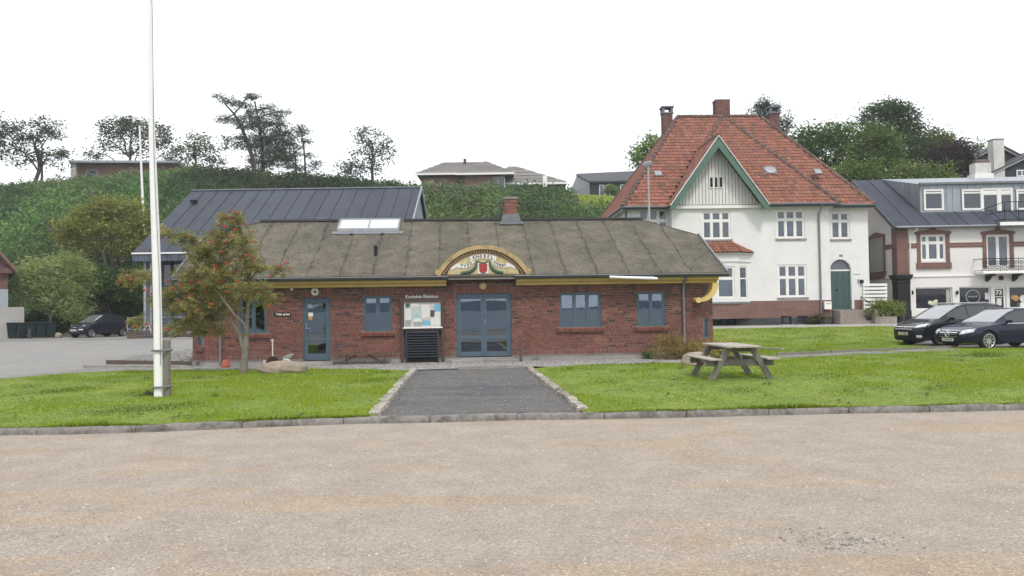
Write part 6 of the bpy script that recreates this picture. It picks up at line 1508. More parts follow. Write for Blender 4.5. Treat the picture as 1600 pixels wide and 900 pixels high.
# black house
KF = Frame(905, 105, 0)
t3 = thing('hill_house', 'low black timber house with grey roof on the green slope', 'house', KF.O, 0, 'houses on the hill')
zE = KF.Z(950, 283); zb = zE - 3; u = lambda px, v=0: KF.U(px, 283, v)
f = MB(); xl = u(921); f.box(xl, u(1010), 0, 6, zb, zE); bw_ = f.build('wall', 'black_boards', t3)
f = MB(); zr = KF.Z(905, 272.5, 5); f.add([(xl, 0, zb), (xl, 0, zE), (xl - 1.2, 5, zr), (u(890, 5), 8, zE - .8), (u(890, 5), 8, zb)], [(0, 1, 2, 3, 4)]); f.build('gable_wall', 'light_cladding', t3)
f = MB(); f.add([(xl - .2, -.4, zE), (u(1010), -.4, zE), (u(1010), 5, zr + .4), (xl - 1.5, 5, zr + .1)], [(0, 1, 2, 3)]); f.add([(p[0], p[1], p[2] - .2) for p in [(xl - .2, -.4, zE), (u(1010), -.4, zE), (u(1010), 5, zr + .4), (xl - 1.5, 5, zr + .1)]], [(3, 2, 1, 0)]); f.add([(xl - .2, -.41, zE - .2), (u(1010), -.41, zE - .2), (u(1010), -.41, zE), (xl - .2, -.41, zE)], [(0, 1, 2, 3)]); f.build('roof', 'dark_roof', t3)
for a, b in ((936, 944), (946, 953), (969, 985)): window(t3, u(a), u(b), zE - 2.2, zE - .5, [], [], y=-.1, gmat='pane_blue', fw=.08, rec=.0, sash=0)
# dark timber house with whitewashed chimney, right
QF = Frame(1555, 74, 0)
t4 = thing('hill_house', 'black boarded house with white bargeboards and tall whitewashed chimney', 'house', QF.O, 0, 'houses on the hill')
def q(px, py, v=0): return QF.uz(px, py, v)
def gable(parent, apex_, l, r, v, zb_, depth):
    f = MB(); f.exz([(l[0], zb_), (r[0], zb_), (r[0], r[1] - .25), (apex_[0], apex_[1] - .25), (l[0], l[1] - .25)], v, v + depth); o = f.build('wall', 'black_boards', parent)
    n_ = int((r[0] - l[0]) / .22)
    for i in range(n_):
        x0 = l[0] + .1 + i * .22; x1 = x0 + .17; zz = [(l[1] + (apex_[1] - l[1]) * (x - l[0]) / (apex_[0] - l[0]) if x < apex_[0] else r[1] + (apex_[1] - r[1]) * (r[0] - x) / (r[0] - apex_[0])) - .3 for x in (x0, x1)]
        g = rb.uniform(.8, 1.3); m = MB(); m.cur = (g, g, g); m.exz([(x0, zb_), (x1, zb_), (x1, zz[1]), (x0, zz[0])], v - .03, v - .002); m.build('board', 'black_boards', o)
    for e in (l, r):
        f = MB(); f.bar((apex_[0], v - .25, apex_[1]), (e[0], v - .25, e[1]), .05, .22, up=(0, 1, 0) if 0 else (0, 0, 1)); f.build('barge_board', 'white_paint', parent)
        f = MB(); f.bar((apex_[0], v + depth / 2 - .2, apex_[1] + .12), (e[0], v + depth / 2 - .2, e[1] + .12), depth + .5, .12); f.build('roof_slope', 'dark_roof', parent)
gable(t4, q(1558, 228, 3), q(1515, 250.5, 3), q(1600, 250, 3), 3, q(1550, 300)[1], 6)
gable(t4, q(1634, 231, 0), q(1545, 273, 0), q(1720, 275, 0), 0, q(1550, 310)[1], 7)
a, z0_, b, z1_ = q(1551, 250)[0], q(1551, 252)[1], q(1567.5, 250)[0], q(1559, 218.5)[1]
f = MB(); f.box(a, b, -.2, .7, z0_ - 4, z1_); c_ = f.build('chimney', 'whitewash', t4); f = MB(); f.box(a - .05, b + .05, -.25, .75, z1_ + .002, z1_ + .08); f.build('chimney_cap', 'lead', c_)
window(t4, q(1541, 255, 3)[0], q(1549, 255, 3)[0], q(1545, 261, 3)[1], q(1545, 251.5, 3)[1], [], [], y=2.88, gmat='pane_dark', fw=.15, rec=0, sash=0)
window(t4, q(1587, 270)[0], q(1612, 270)[0], q(1600, 276)[1], q(1600, 265.5)[1], [.35, .65], [], y=-.12, gmat='pane_blue', fw=.1, mw=.1, rec=0, sash=0)

# ---------------------------------------------------------------- leaves, trees, shrubs
def leaf_quads(C, size, r, droop=0.25, wind=None, aspect=.5):
    """One bent leaf rhombus per centre."""
    n = len(C); size = np.asarray(size)
    d = r.normal(0, 1, (n, 3)); d[:, 2] = d[:, 2] * .6 - droop
    if wind is not None: d = d * .75 + np.array(wind)
    d /= np.linalg.norm(d, axis=1)[:, None] + 1e-9
    e = r.normal(0, 1, (n, 3)); e -= (e * d).sum(1)[:, None] * d; e /= np.linalg.norm(e, axis=1)[:, None] + 1e-9
    L = size[:, None]; W = L * aspect
    return np.stack([C - d * L * .5, C + e * W * .5, C + d * L * .5, C - e * W * .5], 1).reshape(-1, 3)
def tones(n, r, c0, c1, k=None, var=.18):
    c0 = np.array(c0) * np.array([2.2, 2.3, 1.8]); c1 = np.array(c1) * np.array([2.1, 2.2, 1.6])
    t = r.uniform(0, 1, n) if k is None else np.clip(k + r.normal(0, .2, n), 0, 1)
    c = np.array(c0) * (1 - t[:, None]) + np.array(c1) * t[:, None]
    return c * r.uniform(1 - var, 1 + var, (n, 1))
def crown_points(blobs, r, clump_r, per, shell=.5):
    """blobs: (centre, radii, number of clumps). Returns leaf centres and the clump's own random tone."""
    P = []; T = []; CC = []
    for c, R, k in blobs:
        d = r.normal(0, 1, (k, 3)); d /= np.linalg.norm(d, axis=1)[:, None]; rad_ = r.uniform(shell, 1, (k, 1)) ** .7
        cc = np.array(c) + d * rad_ * np.array(R); t = r.uniform(0, 1, k)
        CC.append(cc)
        p = cc[:, None, :] + r.normal(0, 1, (k, per, 3)) * clump_r * np.array([1, 1, .7]); P.append(p.reshape(-1, 3)); T.append(np.repeat(t, per))
    return np.concatenate(P), np.concatenate(T), np.concatenate(CC)
def limb_path(a, b, r, wob=.12, n=5):
    a, b = np.array(a, float), np.array(b, float); L = np.linalg.norm(b - a)
    return [a + (b - a) * t + (r.normal(0, wob * L * .25, 3) if 0 < t < 1 else 0) + np.array([0, 0, L * .06 * math.sin(math.pi * t)]) for t in np.linspace(0, 1, n)]
def tree(name, label, base, trunk_top, blobs, c0, c1, seed, leaf=.3, clump=.5, per=26, trunk_r=.2, bark='bark_dark', wind=None, group=None, leafm='leaf', fork=.35, shell=.5, aspect=.5, twigs=.5, cat='tree', stems=None):
    r = np.random.default_rng(seed); base = np.array(base, float); t = thing(name, label, cat, tuple(base), 0, group)
    tt = np.array(trunk_top, float) - base
    bl = [(np.array(c, float) - base, R, k) for c, R, k in blobs]
    m = MB(); pts = limb_path((0, 0, -.2), tt, r, .10, 7); rs = [trunk_r * (1 - .62 * i / 6) for i in range(7)]; rs[0] *= 1.25; m.tube(pts, rs, 8)
    for st in (stems or []):
        p0 = np.array(st, float) - base; m.tube(limb_path((r.uniform(-.1, .1), r.uniform(-.1, .1), -.1), p0, r, .12, 6), [trunk_r * .75 * (1 - .7 * i / 5) for i in range(6)], 7)
    P, T, CC = crown_points(bl, r, clump, per, shell)
    for c, R, k in bl:
        s = fork + (1 - fork) * r.uniform(.0, .8); i0 = min(6, int(s * 6)); p0 = pts[i0]
        q_ = limb_path(p0, c, r, .18, 5); m.tube(q_, [trunk_r * .42 * (1 - .75 * i / 4) + .012 for i in range(5)], 6)
        idx = r.integers(0, len(CC), max(2, int(k * twigs * .4)))
        for i in idx:
            e = CC[i]
            if np.linalg.norm((e - c) / np.array(R)) < 1.2: m.tube(limb_path(q_[r.integers(2, 5)], e, r, .15, 4), [trunk_r * .14 + .01, trunk_r * .10 + .008, trunk_r * .06 + .006, .006], 5, cap=False)
    m.build('trunk', bark, t, smooth=True)
    V = leaf_quads(P, leaf * r.uniform(.6, 1.3, len(P)), r, wind=wind, aspect=aspect)
    o = np_mesh('crown', V, 4, leafm, tones(len(P), r, c0, c1, T), t); o['kind'] = 'stuff'
    return t
def ap(px, py, Y): return tuple(AT(px, py, Y))
def onhill(px, Y, sink=0.0):
    x = (AT(px, 280, Y)).x; return (x, Y, hz(x, Y) - sink)
def pblob(px, py, rx, ry, Y, k, depth=.8):      # crown lobe given by where it stands in the photo at its tree's distance
    s = Y / FPX; return (ap(px, py, Y), (rx * s, max(rx, ry) * s * depth, ry * s), k)
DK0, DK1 = (.018, .026, .016), (.045, .058, .032)
G2 = 'trees along the hill top'
Yh = 93
tree('broadleaf_tree', 'dark loose-crowned tree with two stems on the hill top beyond the wheelie bins', onhill(60, Yh), ap(58, 215, Yh), [pblob(45, 205, 30, 22, Yh, 34), pblob(78, 200, 24, 16, Yh, 26), pblob(70, 235, 34, 22, Yh, 34), pblob(12, 215, 24, 26, Yh, 34), pblob(95, 250, 14, 18, Yh, 8), pblob(35, 245, 18, 14, Yh, 12)], DK0, DK1, 101, .34, .42, 22, .26, wind=(-.5, 0, .1), group=G2, stems=[ap(72, 240, Yh)])
tree('broadleaf_tree', 'dark tree cut off at the sky end of the terracotta house row', onhill(-25, Yh), ap(-22, 225, Yh), [pblob(-8, 200, 22, 26, Yh, 36), pblob(-35, 205, 34, 34, Yh, 40), pblob(5, 235, 12, 16, Yh, 12)], DK0, DK1, 102, .34, .42, 22, .26, wind=(-.5, 0, .1), group=G2)
tree('windswept_tree', 'windswept dark tree behind the low terracotta house', onhill(200, 106), ap(205, 215, 106), [pblob(180, 200, 24, 14, 106, 40), pblob(215, 198, 28, 13, 106, 44), pblob(248, 212, 20, 18, 106, 32), pblob(170, 220, 18, 16, 106, 18), pblob(225, 228, 36, 18, 106, 30), pblob(150, 240, 14, 8, 106, 10), pblob(258, 238, 14, 16, 106, 14)], DK0, DK1, 103, .38, .5, 24, .28, wind=(-.7, 0, .1), group=G2)
tree('broadleaf_tree', 'rounded grey green tree beside the windswept tree on the hill', onhill(303, 96), ap(303, 225, 96), [pblob(305, 222, 20, 13, 96, 26), pblob(290, 240, 22, 14, 96, 26), pblob(322, 242, 18, 18, 96, 24), pblob(340, 256, 16, 9, 96, 12)], (.028, .042, .024), (.06, .08, .045), 104, .32, .4, 24, .2, wind=(-.4, 0, .2), group=G2)
tree('broadleaf_tree', 'narrow dark tree with a low bush standing alone on the hill', onhill(582, Yh), ap(580, 220, Yh), [pblob(572, 212, 18, 14, Yh, 20), pblob(592, 225, 20, 18, Yh, 22), pblob(575, 240, 26, 16, Yh, 26), pblob(606, 240, 12, 12, Yh, 8), pblob(550, 262, 22, 12, Yh, 30), pblob(580, 262, 20, 10, Yh, 16)], DK0, DK1, 105, .3, .38, 22, .2, wind=(-.5, 0, .2), group=G2)
# pines: bent trunks with flat pads of needles
def pine(label, base_px, Y, trunk_px, pads, seed, tr=.24, c0=(.014, .022, .016), c1=(.036, .048, .032)):
    r = np.random.default_rng(seed); b = onhill(base_px, Y, .2); t = thing('pine_tree', label, 'tree', b, 0, 'pines on the hill'); B = np.array(b)
    tp = [np.array((0, 0, 0.))] + [np.array(ap(x, y, Y)) - B for x, y in trunk_px]; m = MB(); n = len(tp); m.tube(tp, [tr * (1 - .7 * i / (n - 1)) for i in range(n)], 8)
    P = []; T = []
    for x, y, rx, ry in pads:
        c = np.array(ap(x, y, Y)) - B; i0 = min(range(1, n), key=lambda i: np.linalg.norm(tp[i] - c) + .35 * max(0, tp[i][2] - c[2] + .3)); s = Y / FPX
        m.tube(limb_path(tp[i0], c, r, .12, 5), [tr * .33, tr * .27, tr * .22, tr * .15, .015], 5)
        k = max(4, int(rx * ry * .22)); cc = c + r.uniform(-1, 1, (k, 3)) * np.array([rx * s, rx * s * .7, ry * s * .75]); p = cc[:, None] + r.normal(0, 1, (k, 20, 3)) * np.array([.34, .3, .15]); P.append(p.reshape(-1, 3)); T.append(np.repeat(r.uniform(0, 1, k), 20))
    m.build('trunk', 'bark_dark', t, smooth=True); P = np.concatenate(P)
    o = np_mesh('crown', leaf_quads(P, .34 * r.uniform(.6, 1.3, len(P)), r, -.1, (-.55, 0, .25), .28), 4, 'needle', tones(len(P), r, c0, c1, np.concatenate(T)), t); o['kind'] = 'stuff'; return t
pine('tall bent pine with flat pads of dark needles on the hill', 400, Yh, [(394, 245), (386, 220), (376, 195), (366, 178), (352, 163)], [(347, 152, 11, 4), (362, 160, 14, 6), (378, 165, 14, 5), (391, 151, 12, 5), (350, 187, 12, 5), (372, 188, 16, 7), (384, 197, 16, 8), (362, 217, 13, 4), (368, 227, 18, 5), (352, 233, 8, 3), (392, 180, 10, 6), (380, 215, 10, 6), (390, 152, 8, 4)], 201, .3)
pine('dense dark pine leaning against the tall bent pine', 412, Yh + 1, [(410, 240), (408, 215), (403, 185), (398, 158)], [(400, 172, 10, 6), (418, 168, 13, 5), (430, 180, 12, 8), (408, 190, 14, 9), (425, 198, 26, 13), (437, 215, 24, 14), (418, 220, 26, 14), (440, 236, 22, 14), (415, 243, 26, 14), (396, 225, 14, 12), (437, 255, 24, 9), (404, 258, 16, 8), (446, 174, 8, 4)], 202, .26)
pine('slender sparse pine at the end of the pine group', 478, Yh, [(476, 245), (474, 225), (470, 205), (465, 194)], [(465, 199, 9, 5), (474, 208, 11, 6), (482, 220, 9, 5), (462, 213, 6, 4), (485, 243, 9, 4), (470, 232, 7, 4), (497, 255, 9, 4), (480, 263, 14, 5)], 203, .14)
pine('thin short pine between the dense pine and the slender pine', 464, Yh + .6, [(462, 250), (458, 232), (455, 222)], [(455, 225, 8, 5), (463, 240, 7, 4), (452, 245, 7, 5), (458, 260, 10, 5)], 204, .13)
# behind the villa and the shop
tree('broadleaf_tree', 'light green tree peeping out behind the villa roof', (AT(1008, 300, 62).x, 62, hz(AT(1008, 300, 62).x, 62)), ap(1012, 245, 62), [pblob(1018, 225, 16, 11, 62, 24), pblob(1003, 240, 14, 12, 62, 22), pblob(995, 252, 9, 7, 62, 10), pblob(1025, 240, 16, 14, 62, 18)], (.05, .085, .025), (.11, .15, .05), 301, .26, .33, 24, .16)
x = AT(1199, 200, 68).x
tree('spruce_tree', 'dark blue green spruce rising behind the villa chimney', (x, 68, hz(x, 68)), ap(1198, 160, 68), [pblob(1194, 160, 7, 9, 68, 14), pblob(1186, 172, 13, 9, 68, 26), pblob(1205, 172, 11, 10, 68, 22), pblob(1180, 188, 17, 10, 68, 30), pblob(1208, 190, 18, 12, 68, 34), pblob(1224, 200, 12, 14, 68, 20), pblob(1231, 184, 4, 8, 68, 6), pblob(1196, 205, 30, 14, 68, 40)], (.014, .024, .022), (.034, .050, .046), 302, .26, .3, 24, .22, wind=(.1, 0, .45), leafm='needle', aspect=.3)
GR0, GR1 = (.026, .048, .016), (.07, .105, .034)
GT = 'trees behind the villa and the shop house'
def bt(label, px, Y, top, blobs, seed, c0=GR0, c1=GR1, leaf=.28, name='broadleaf_tree'):
    x = AT(px, 250, Y).x; tree(name, label, (x, Y, hz(x, Y)), ap(px, top, Y), [pblob(a, b, c, d, Y, k) for a, b, c, d, k in blobs], c0, c1, seed, leaf, .42, 26, .24, wind=(-.35, 0, .2), group=GT, shell=.45)
bt('mid green bushy tree directly behind the villa roof slope', 1290, 66, 240, [(1262, 215, 24, 20, 50), (1300, 210, 26, 18, 50), (1325, 215, 20, 20, 40), (1285, 240, 40, 26, 80), (1325, 250, 26, 26, 50), (1255, 240, 20, 20, 30)], 311)
bt('large dark tree with the highest crown behind the shop house', 1395, 72, 220, [(1375, 175, 26, 13, 50), (1398, 172, 22, 14, 46), (1412, 185, 22, 20, 50), (1385, 200, 34, 18, 60), (1425, 210, 26, 20, 50), (1350, 190, 12, 7, 12), (1400, 230, 44, 26, 80), (1440, 235, 24, 22, 40)], 312, (.018, .033, .017), (.045, .066, .03))
bt('olive green tree between the dark tree and the villa', 1365, 63, 235, [(1368, 212, 24, 16, 50), (1382, 235, 28, 22, 60), (1350, 240, 28, 26, 60), (1365, 262, 40, 20, 70), (1395, 260, 22, 20, 40)], 313, (.03, .05, .018), (.072, .095, .036))
bt('yellow green tree beside the purple tree', 1470, 74, 240, [(1462, 212, 14, 10, 20), (1482, 220, 16, 12, 26), (1455, 235, 24, 18, 40), (1490, 228, 10, 10, 14), (1440, 255, 24, 22, 40)], 314, (.035, .05, .018), (.085, .10, .035))
bt('dark purple leaved tree in front of the black boarded house', 1488, 66, 250, [(1478, 240, 18, 14, 50), (1498, 238, 16, 16, 50), (1505, 258, 14, 18, 40), (1480, 262, 22, 18, 60), (1462, 255, 10, 14, 20)], 315, (.016, .011, .016), (.036, .022, .032), name='purple_tree')
bt('small green tree against the sky beside the black boarded house', 1526, 84, 240, [(1522, 236, 7, 6, 8), (1531, 230, 6, 6, 8), (1526, 246, 10, 8, 10)], 316)
for i, (px, py, lab) in enumerate(((1325, 262, 'bright green young tree close to the villa eave'), (1358, 265, 'bright green young tree behind the dark roof of the shop house'), (1412, 270, 'green young tree behind the dormer cheek'), (1436, 268, 'olive young tree behind the zinc dormer'), (1472, 272, 'olive young tree below the purple tree'))):
    bt(lab, px, 58, 262, [(px, py, 13, 13, 24), (px + 4, py + 14, 16, 10, 24), (px - 8, py + 10, 10, 10, 12)], 320 + i, (.04, .062, .022), (.09, .115, .042), .22)
# by the yard at the left
yx = AT(165, 430, 56).x
tree('maple_tree', 'yellow green spreading tree with several stems beside the hall', (yx, 56, hz(yx, 56)), ap(168, 385, 56), [pblob(150, 335, 34, 14, 56, 50), pblob(185, 326, 34, 12, 56, 46), pblob(220, 345, 22, 16, 56, 36), pblob(118, 352, 34, 14, 56, 46), pblob(165, 356, 52, 14, 56, 70), pblob(215, 378, 26, 14, 56, 36), pblob(130, 385, 36, 12, 56, 40), pblob(105, 372, 18, 10, 56, 16), pblob(232, 365, 14, 12, 56, 14), pblob(180, 392, 34, 9, 56, 24), pblob(165, 316, 16, 7, 56, 12), pblob(205, 318, 14, 6, 56, 10)], (.066, .074, .024), (.155, .152, .054), 401, .22, .34, 30, .2, bark='bark', shell=.35, stems=[ap(185, 385, 56), ap(195, 380, 56), ap(150, 385, 56)])
wx = AT(80, 500, 53).x
tree('willow_bush', 'pale silvery green willow bush behind the wheelie bins', (wx, 53, hz(wx, 53)), ap(82, 450, 53), [pblob(60, 425, 34, 22, 53, 70), pblob(100, 415, 36, 22, 53, 70), pblob(125, 440, 24, 26, 53, 60), pblob(45, 455, 30, 26, 53, 60), pblob(85, 460, 44, 30, 53, 90), pblob(120, 480, 22, 24, 53, 40)], (.072, .096, .045), (.19, .215, .11), 402, .26, .32, 34, .12, bark='bark', wind=(-.6, 0, .35), aspect=.22, shell=.4, cat='bush')
for i, (px, py, rx, ry, Y, lab) in enumerate(((185, 465, 32, 24, 57, 'dark green bush behind the small parked car'), (172, 440, 38, 26, 54.8, 'dark leafy bush hiding the stems of the yellow green tree'), (225, 470, 30, 28, 59, 'shaded bush between the small car and the hall'), (135, 440, 40, 30, 60, 'dark bush under the yellow green tree'), (75, 500, 30, 16, 55, 'low dark hedge bush at the foot of the willow'))):
    x = AT(px, py, Y).x; tree('bush', lab, (x, Y, hz(x, Y)), ap(px, py, Y), [pblob(px, py, rx, ry, Y, 80), pblob(px - rx * .4, py + ry * .5, rx * .7, ry * .6, Y, 40), pblob(px + rx * .4, py + ry * .5, rx * .7, ry * .6, Y, 40)], (.018, .034, .014), (.05, .085, .028), 410 + i, .22, .3, 30, .08, shell=.5, cat='bush')

# dense scrub that covers the hill: nobody could count it
def scrub(seed=77):
    r = np.random.default_rng(seed); n = 15000
    y = 58 + 37 * r.uniform(0, 1, n); x = r.uniform(-1, 1, n) * y * .70
    px = 800 + x / y * FPX
    k = (y > hill_start(x) + .5) & (px < 1000 - (y - 60) * .0) ; k &= ~((px > 893) & (y > 84))
    k |= (y > hill_start(x) + .5) & (px >= 1000) & (y < 80) & (r.uniform(0, 1, n) < .35)
    x, y = x[k], y[k]; n = len(x); z = hill(x, y)
    tall = np.clip(1 + .5 * vnoise(x, y, .25, 31) + .25 * vnoise(x, y, .9, 32), .35, 2.2) * np.where(y > 89, .6, 1)
    t = np.clip(.45 + .3 * vnoise(x, y, .22, 33) + r.normal(0, .18, n), 0, 1)
    per = np.where(y < 78, 34, 28).astype(int); per = 30
    P = np.stack([x, y, z], -1)[:, None] + r.normal(0, 1, (n, per, 3)) * np.array([.5, .5, .38]) * np.ones((n, 1, 1)); P[:, :, 2] += (tall * .62)[:, None] * r.uniform(.15, 1.25, (n, per))
    T = np.repeat(t, per); P = P.reshape(-1, 3); yy = np.repeat(y, per); xx = np.repeat(x, per); pxx = 800 + xx / yy * FPX
    c = tones(len(P), r, (.022, .044, .017), (.075, .115, .040), T)
    # taller bushes standing out of it, each of its own green
    nb = 420; by = np.where(np.arange(nb) < 330, 60 + 31 * r.uniform(0, 1, nb), r.uniform(88.5, 92, nb)); bx_ = r.uniform(-1, .12, nb) * by * .68; kb = by > hill_start(bx_) + 1; bx_, by = bx_[kb], by[kb]; nb = len(by)
    kinds = np.array([(.040, .070, .026), (.060, .092, .030), (.075, .100, .028), (.030, .056, .026), (.085, .095, .035), (.050, .085, .040), (.055, .050, .030)])
    q_ = 150; R = r.uniform(.6, 1.5, nb); d = r.normal(0, 1, (nb, q_, 3)); d /= np.linalg.norm(d, axis=2)[:, :, None]; d[:, :, 2] = np.abs(d[:, :, 2])
    BP = np.stack([bx_, by, hill(bx_, by) + .25], -1)[:, None] + d * (R[:, None] * r.uniform(.6, 1.12, (nb, q_)))[:, :, None] * np.array([1.15, 1, .95]) + r.normal(0, .1, (nb, q_, 3)); BP[:, :, 0] -= d[:, :, 2] * R[:, None] * .35
    bc = (kinds[r.integers(0, len(kinds), nb)] * r.uniform(.8, 1.25, (nb, 1)))[:, None] * r.uniform(1.2, 2.3, (nb, q_, 1))
    P = np.concatenate([P, BP.reshape(-1, 3)]); c = np.concatenate([c, bc.reshape(-1, 3)]); xx, yy = P[:, 0], P[:, 1]; pxx = 800 + xx / yy * FPX
    c = c * (np.clip(1.12 + .32 * vnoise(xx, yy, .16, 51) + .2 * vnoise(xx, yy, .5, 52), .55, 1.5))[:, None] * np.stack([1 + .12 * vnoise(xx, yy, .2, 53), np.ones(len(xx)), np.ones(len(xx))], -1)
    c = c * np.array([.90, .92, 1.08])
    V = leaf_quads(P, .34 * r.uniform(.55, 1.5, len(P)), r, -.2, (-.5, 0, .45), .42)
    # drier olive scrub to the right of the hall, straw grass along the crest at the left
    ol = sst(560, 760, pxx)[:, None]; c = c * (1 - ol) + c * np.array([1.12, .98, 1.02]) * ol
    st = ((yy > 90.5) & (pxx < 300) & (r.uniform(0, 1, len(P)) < .55))[:, None]; c = np.where(st, np.array([.20, .165, .085]) * r.uniform(.7, 1.2, (len(P), 1)), c)
    return tag(np_mesh('hillside_scrub', V, 4, 'leaf', c), 'dense green scrub and tall weeds covering the hillside', 'scrub', kind='stuff')
scrub()
# mown green slope by the black house
r_ = np.random.default_rng(5); n = 26000; y = r_.uniform(84, 103, n); px = r_.uniform(890, 1010, n); x = (px - 800) / FPX * y
V = leaf_quads(np.stack([x, y, hill(x, y) + .15], -1), .35 * r_.uniform(.5, 1.3, n), r_, -.6, (0, 0, .6), .4)
tag(np_mesh('slope_grass', V, 4, 'grass_blade', tones(n, r_, (.13, .16, .035), (.20, .215, .06))), 'mown yellow green grass slope below the black timber house', 'grass', kind='stuff')

# ---------------------------------------------------------------- rowan with berries on the lawn
YR = 20.9
def rowan():
    r = np.random.default_rng(55); b = G(381, 583.5, LZ); B = np.array([b[0], b[1], LZ]); Yr = b[1]
    t = thing('rowan_tree', 'rowan tree with orange red berries leaning over the lawn', 'tree', tuple(B))
    A = lambda px, py, dy=0: np.array(AT(px, py, Yr + dy)) - B
    m = MB(); m.tube([A(381, 590), A(382, 560), A(384, 540), A(385, 520), A(387, 490), A(388, 460), A(389, 430), A(383, 400), A(372, 370), A(362, 345)], [.105, .085, .08, .055, .05, .045, .04, .03, .02, .01], 10)
    m.tube([A(383, 552), A(376, 528, .1), A(366, 508, .2), A(347, 494, .35), A(320, 480, .5), A(290, 468, .5), A(250, 452, .4), A(205, 432, .2)], [.07, .055, .05, .04, .034, .028, .02, .01], 8)
    m.tube([A(386, 525), A(380, 505, -.2), A(366, 492, -.3), A(350, 470, -.4), A(330, 440, -.5), A(300, 400, -.6), A(275, 370, -.6)], [.045, .04, .034, .028, .022, .015, .008], 7)
    m.tube([A(376, 528, .1), A(370, 500, .3), A(376, 470, .5), A(360, 430, .7), A(345, 390, .8)], [.04, .034, .028, .02, .01], 7)
    m.tube([A(388, 470), A(394, 468, -.2), A(412, 466, -.3), A(425, 455, -.3), A(430, 440, -.3)], [.028, .024, .02, .014, .008], 6)
    m.tube([A(389, 440), A(400, 425), A(420, 418), A(445, 420)], [.025, .02, .014, .006], 6)
    blobs = [(362, 345, 20, 14, 0, 12), (355, 370, 32, 16, .1, 26), (380, 385, 30, 20, 0, 26), (385, 415, 28, 18, -.2, 26), (340, 400, 38, 20, .3, 34), (310, 385, 26, 12, -.4, 16), (290, 372, 22, 9, -.5, 12), (262, 362, 14, 6, -.5, 6), (315, 425, 40, 18, .3, 34), (350, 435, 40, 18, -.4, 36), (285, 450, 36, 16, .4, 28), (330, 460, 44, 18, .3, 36), (300, 482, 40, 14, .3, 30), (260, 470, 26, 14, .4, 18), (225, 435, 24, 13, .2, 16), (205, 432, 16, 10, .2, 8), (350, 490, 30, 12, .5, 18), (300, 505, 28, 8, .3, 12), (335, 515, 30, 10, .6, 14), (395, 455, 24, 14, -.3, 16), (415, 465, 18, 10, -.4, 10), (435, 420, 16, 7, -.1, 8), (225, 500, 16, 10, .2, 6), (280, 512, 18, 6, .4, 5), (375, 350, 14, 10, 0, 6)]
    P = []; T = []; CC = []
    s = Yr / FPX
    for px, py, rx, ry, dy, k in blobs:
        c = A(px, py, dy); d = r.normal(0, 1, (k, 3)); d /= np.linalg.norm(d, axis=1)[:, None]; cc = c + d * (r.uniform(.15, 1, (k, 1)) ** .5) * np.array([rx * s, rx * s * .9, ry * s]); CC.append(cc)
    CC = np.concatenate(CC)
    lv = []; lt = []
    for c in CC:       # each twig end carries a few feathered leaves of paired leaflets
        tone = r.uniform()
        for _ in range(r.integers(5, 9)):
            d = r.normal(0, 1, 3); d[2] = d[2] * .5 - .15; d[0] -= .55; d /= np.linalg.norm(d); e = np.cross(d, r.normal(0, 1, 3)); e /= np.linalg.norm(e); L = r.uniform(.13, .2)
            o = c + r.normal(0, .07, 3)
            for q_ in range(6):
                a = o + d * L * (q_ / 5.0); a[2] -= .02 * (q_ / 5.0) ** 2
                for sd in (-1, 1):
                    e2 = e * sd * .062 + d * .022; w_ = d * .014
                    lv.append([a, a + e2 * .5 + w_, a + e2, a + e2 * .5 - w_]); lt.append(tone)
    lv = np.array(lv); lt = np.array(lt)
    for i in range(0, len(CC), 3):
        tp = min(m.v, key=lambda p: (p[0] - CC[i][0]) ** 2 + (p[1] - CC[i][1]) ** 2 + (p[2] - CC[i][2]) ** 2) if i < 900 else None
        if tp: m.tube(limb_path(tp, CC[i], r, .1, 4), [.012, .01, .007, .004], 4, cap=False)
    m.build('trunk', 'rowan_bark', t, smooth=True)
    col = tones(len(lv), r, (.062, .066, .032), (.165, .152, .078), lt, .30); dry = r.uniform(0, 1, len(lv)) < .10; col[dry] = np.array([.26, .13, .05])
    o = np_mesh('crown', lv.reshape(-1, 3), 4, 'leaf', col, t); o['kind'] = 'stuff'
    # berry bunches: each bunch a part
    bun = [(361, 328), (372, 332), (356, 340), (364, 345), (368, 358), (360, 368), (385, 350), (392, 362), (398, 378), (352, 352), (340, 352), (325, 365), (332, 378), (300, 372), (290, 368), (262, 365), (248, 372), (348, 395), (375, 405), (383, 398), (396, 405), (402, 418), (352, 412), (360, 412), (330, 425), (318, 428), (337, 440), (345, 440), (370, 440), (392, 445), (378, 455), (320, 455), (300, 462), (280, 470), (200, 432), (205, 438), (225, 455), (232, 452), (240, 460), (190, 440), (252, 430), (262, 440), (310, 485), (285, 445), (230, 508), (238, 512), (255, 513), (265, 514), (210, 512), (310, 540), (445, 412), (452, 420), (438, 418), (422, 432), (424, 462), (420, 478), (405, 455), (355, 425), (335, 415), (352, 378), (342, 420), (298, 440), (270, 452), (355, 455), (365, 425), (310, 440), (388, 425), (330, 475), (345, 395)]
    ico = [(1, 0, 0), (-1, 0, 0), (0, 1, 0), (0, -1, 0), (0, 0, 1), (0, 0, -1)]; icf = [(0, 2, 4), (2, 1, 4), (1, 3, 4), (3, 0, 4), (2, 0, 5), (1, 2, 5), (3, 1, 5), (0, 3, 5)]
    for px, py in bun:
        c = A(px + r.uniform(-2, 2), py + r.uniform(-2, 2), r.uniform(-.9, -.2)); f = MB(); R = r.uniform(.04, .07)
        for _ in range(16):
            d = r.normal(0, 1, 3); d /= np.linalg.norm(d); q_ = d * R * np.array([1, 1, .6]) * r.uniform(.5, 1); g = .016; f.add([tuple(q_ + np.array(v_) * g) for v_ in ico], icf)
        o = f.build('berry_bunch', 'berry', t, smooth=180); o.location = tuple(c)
rowan()
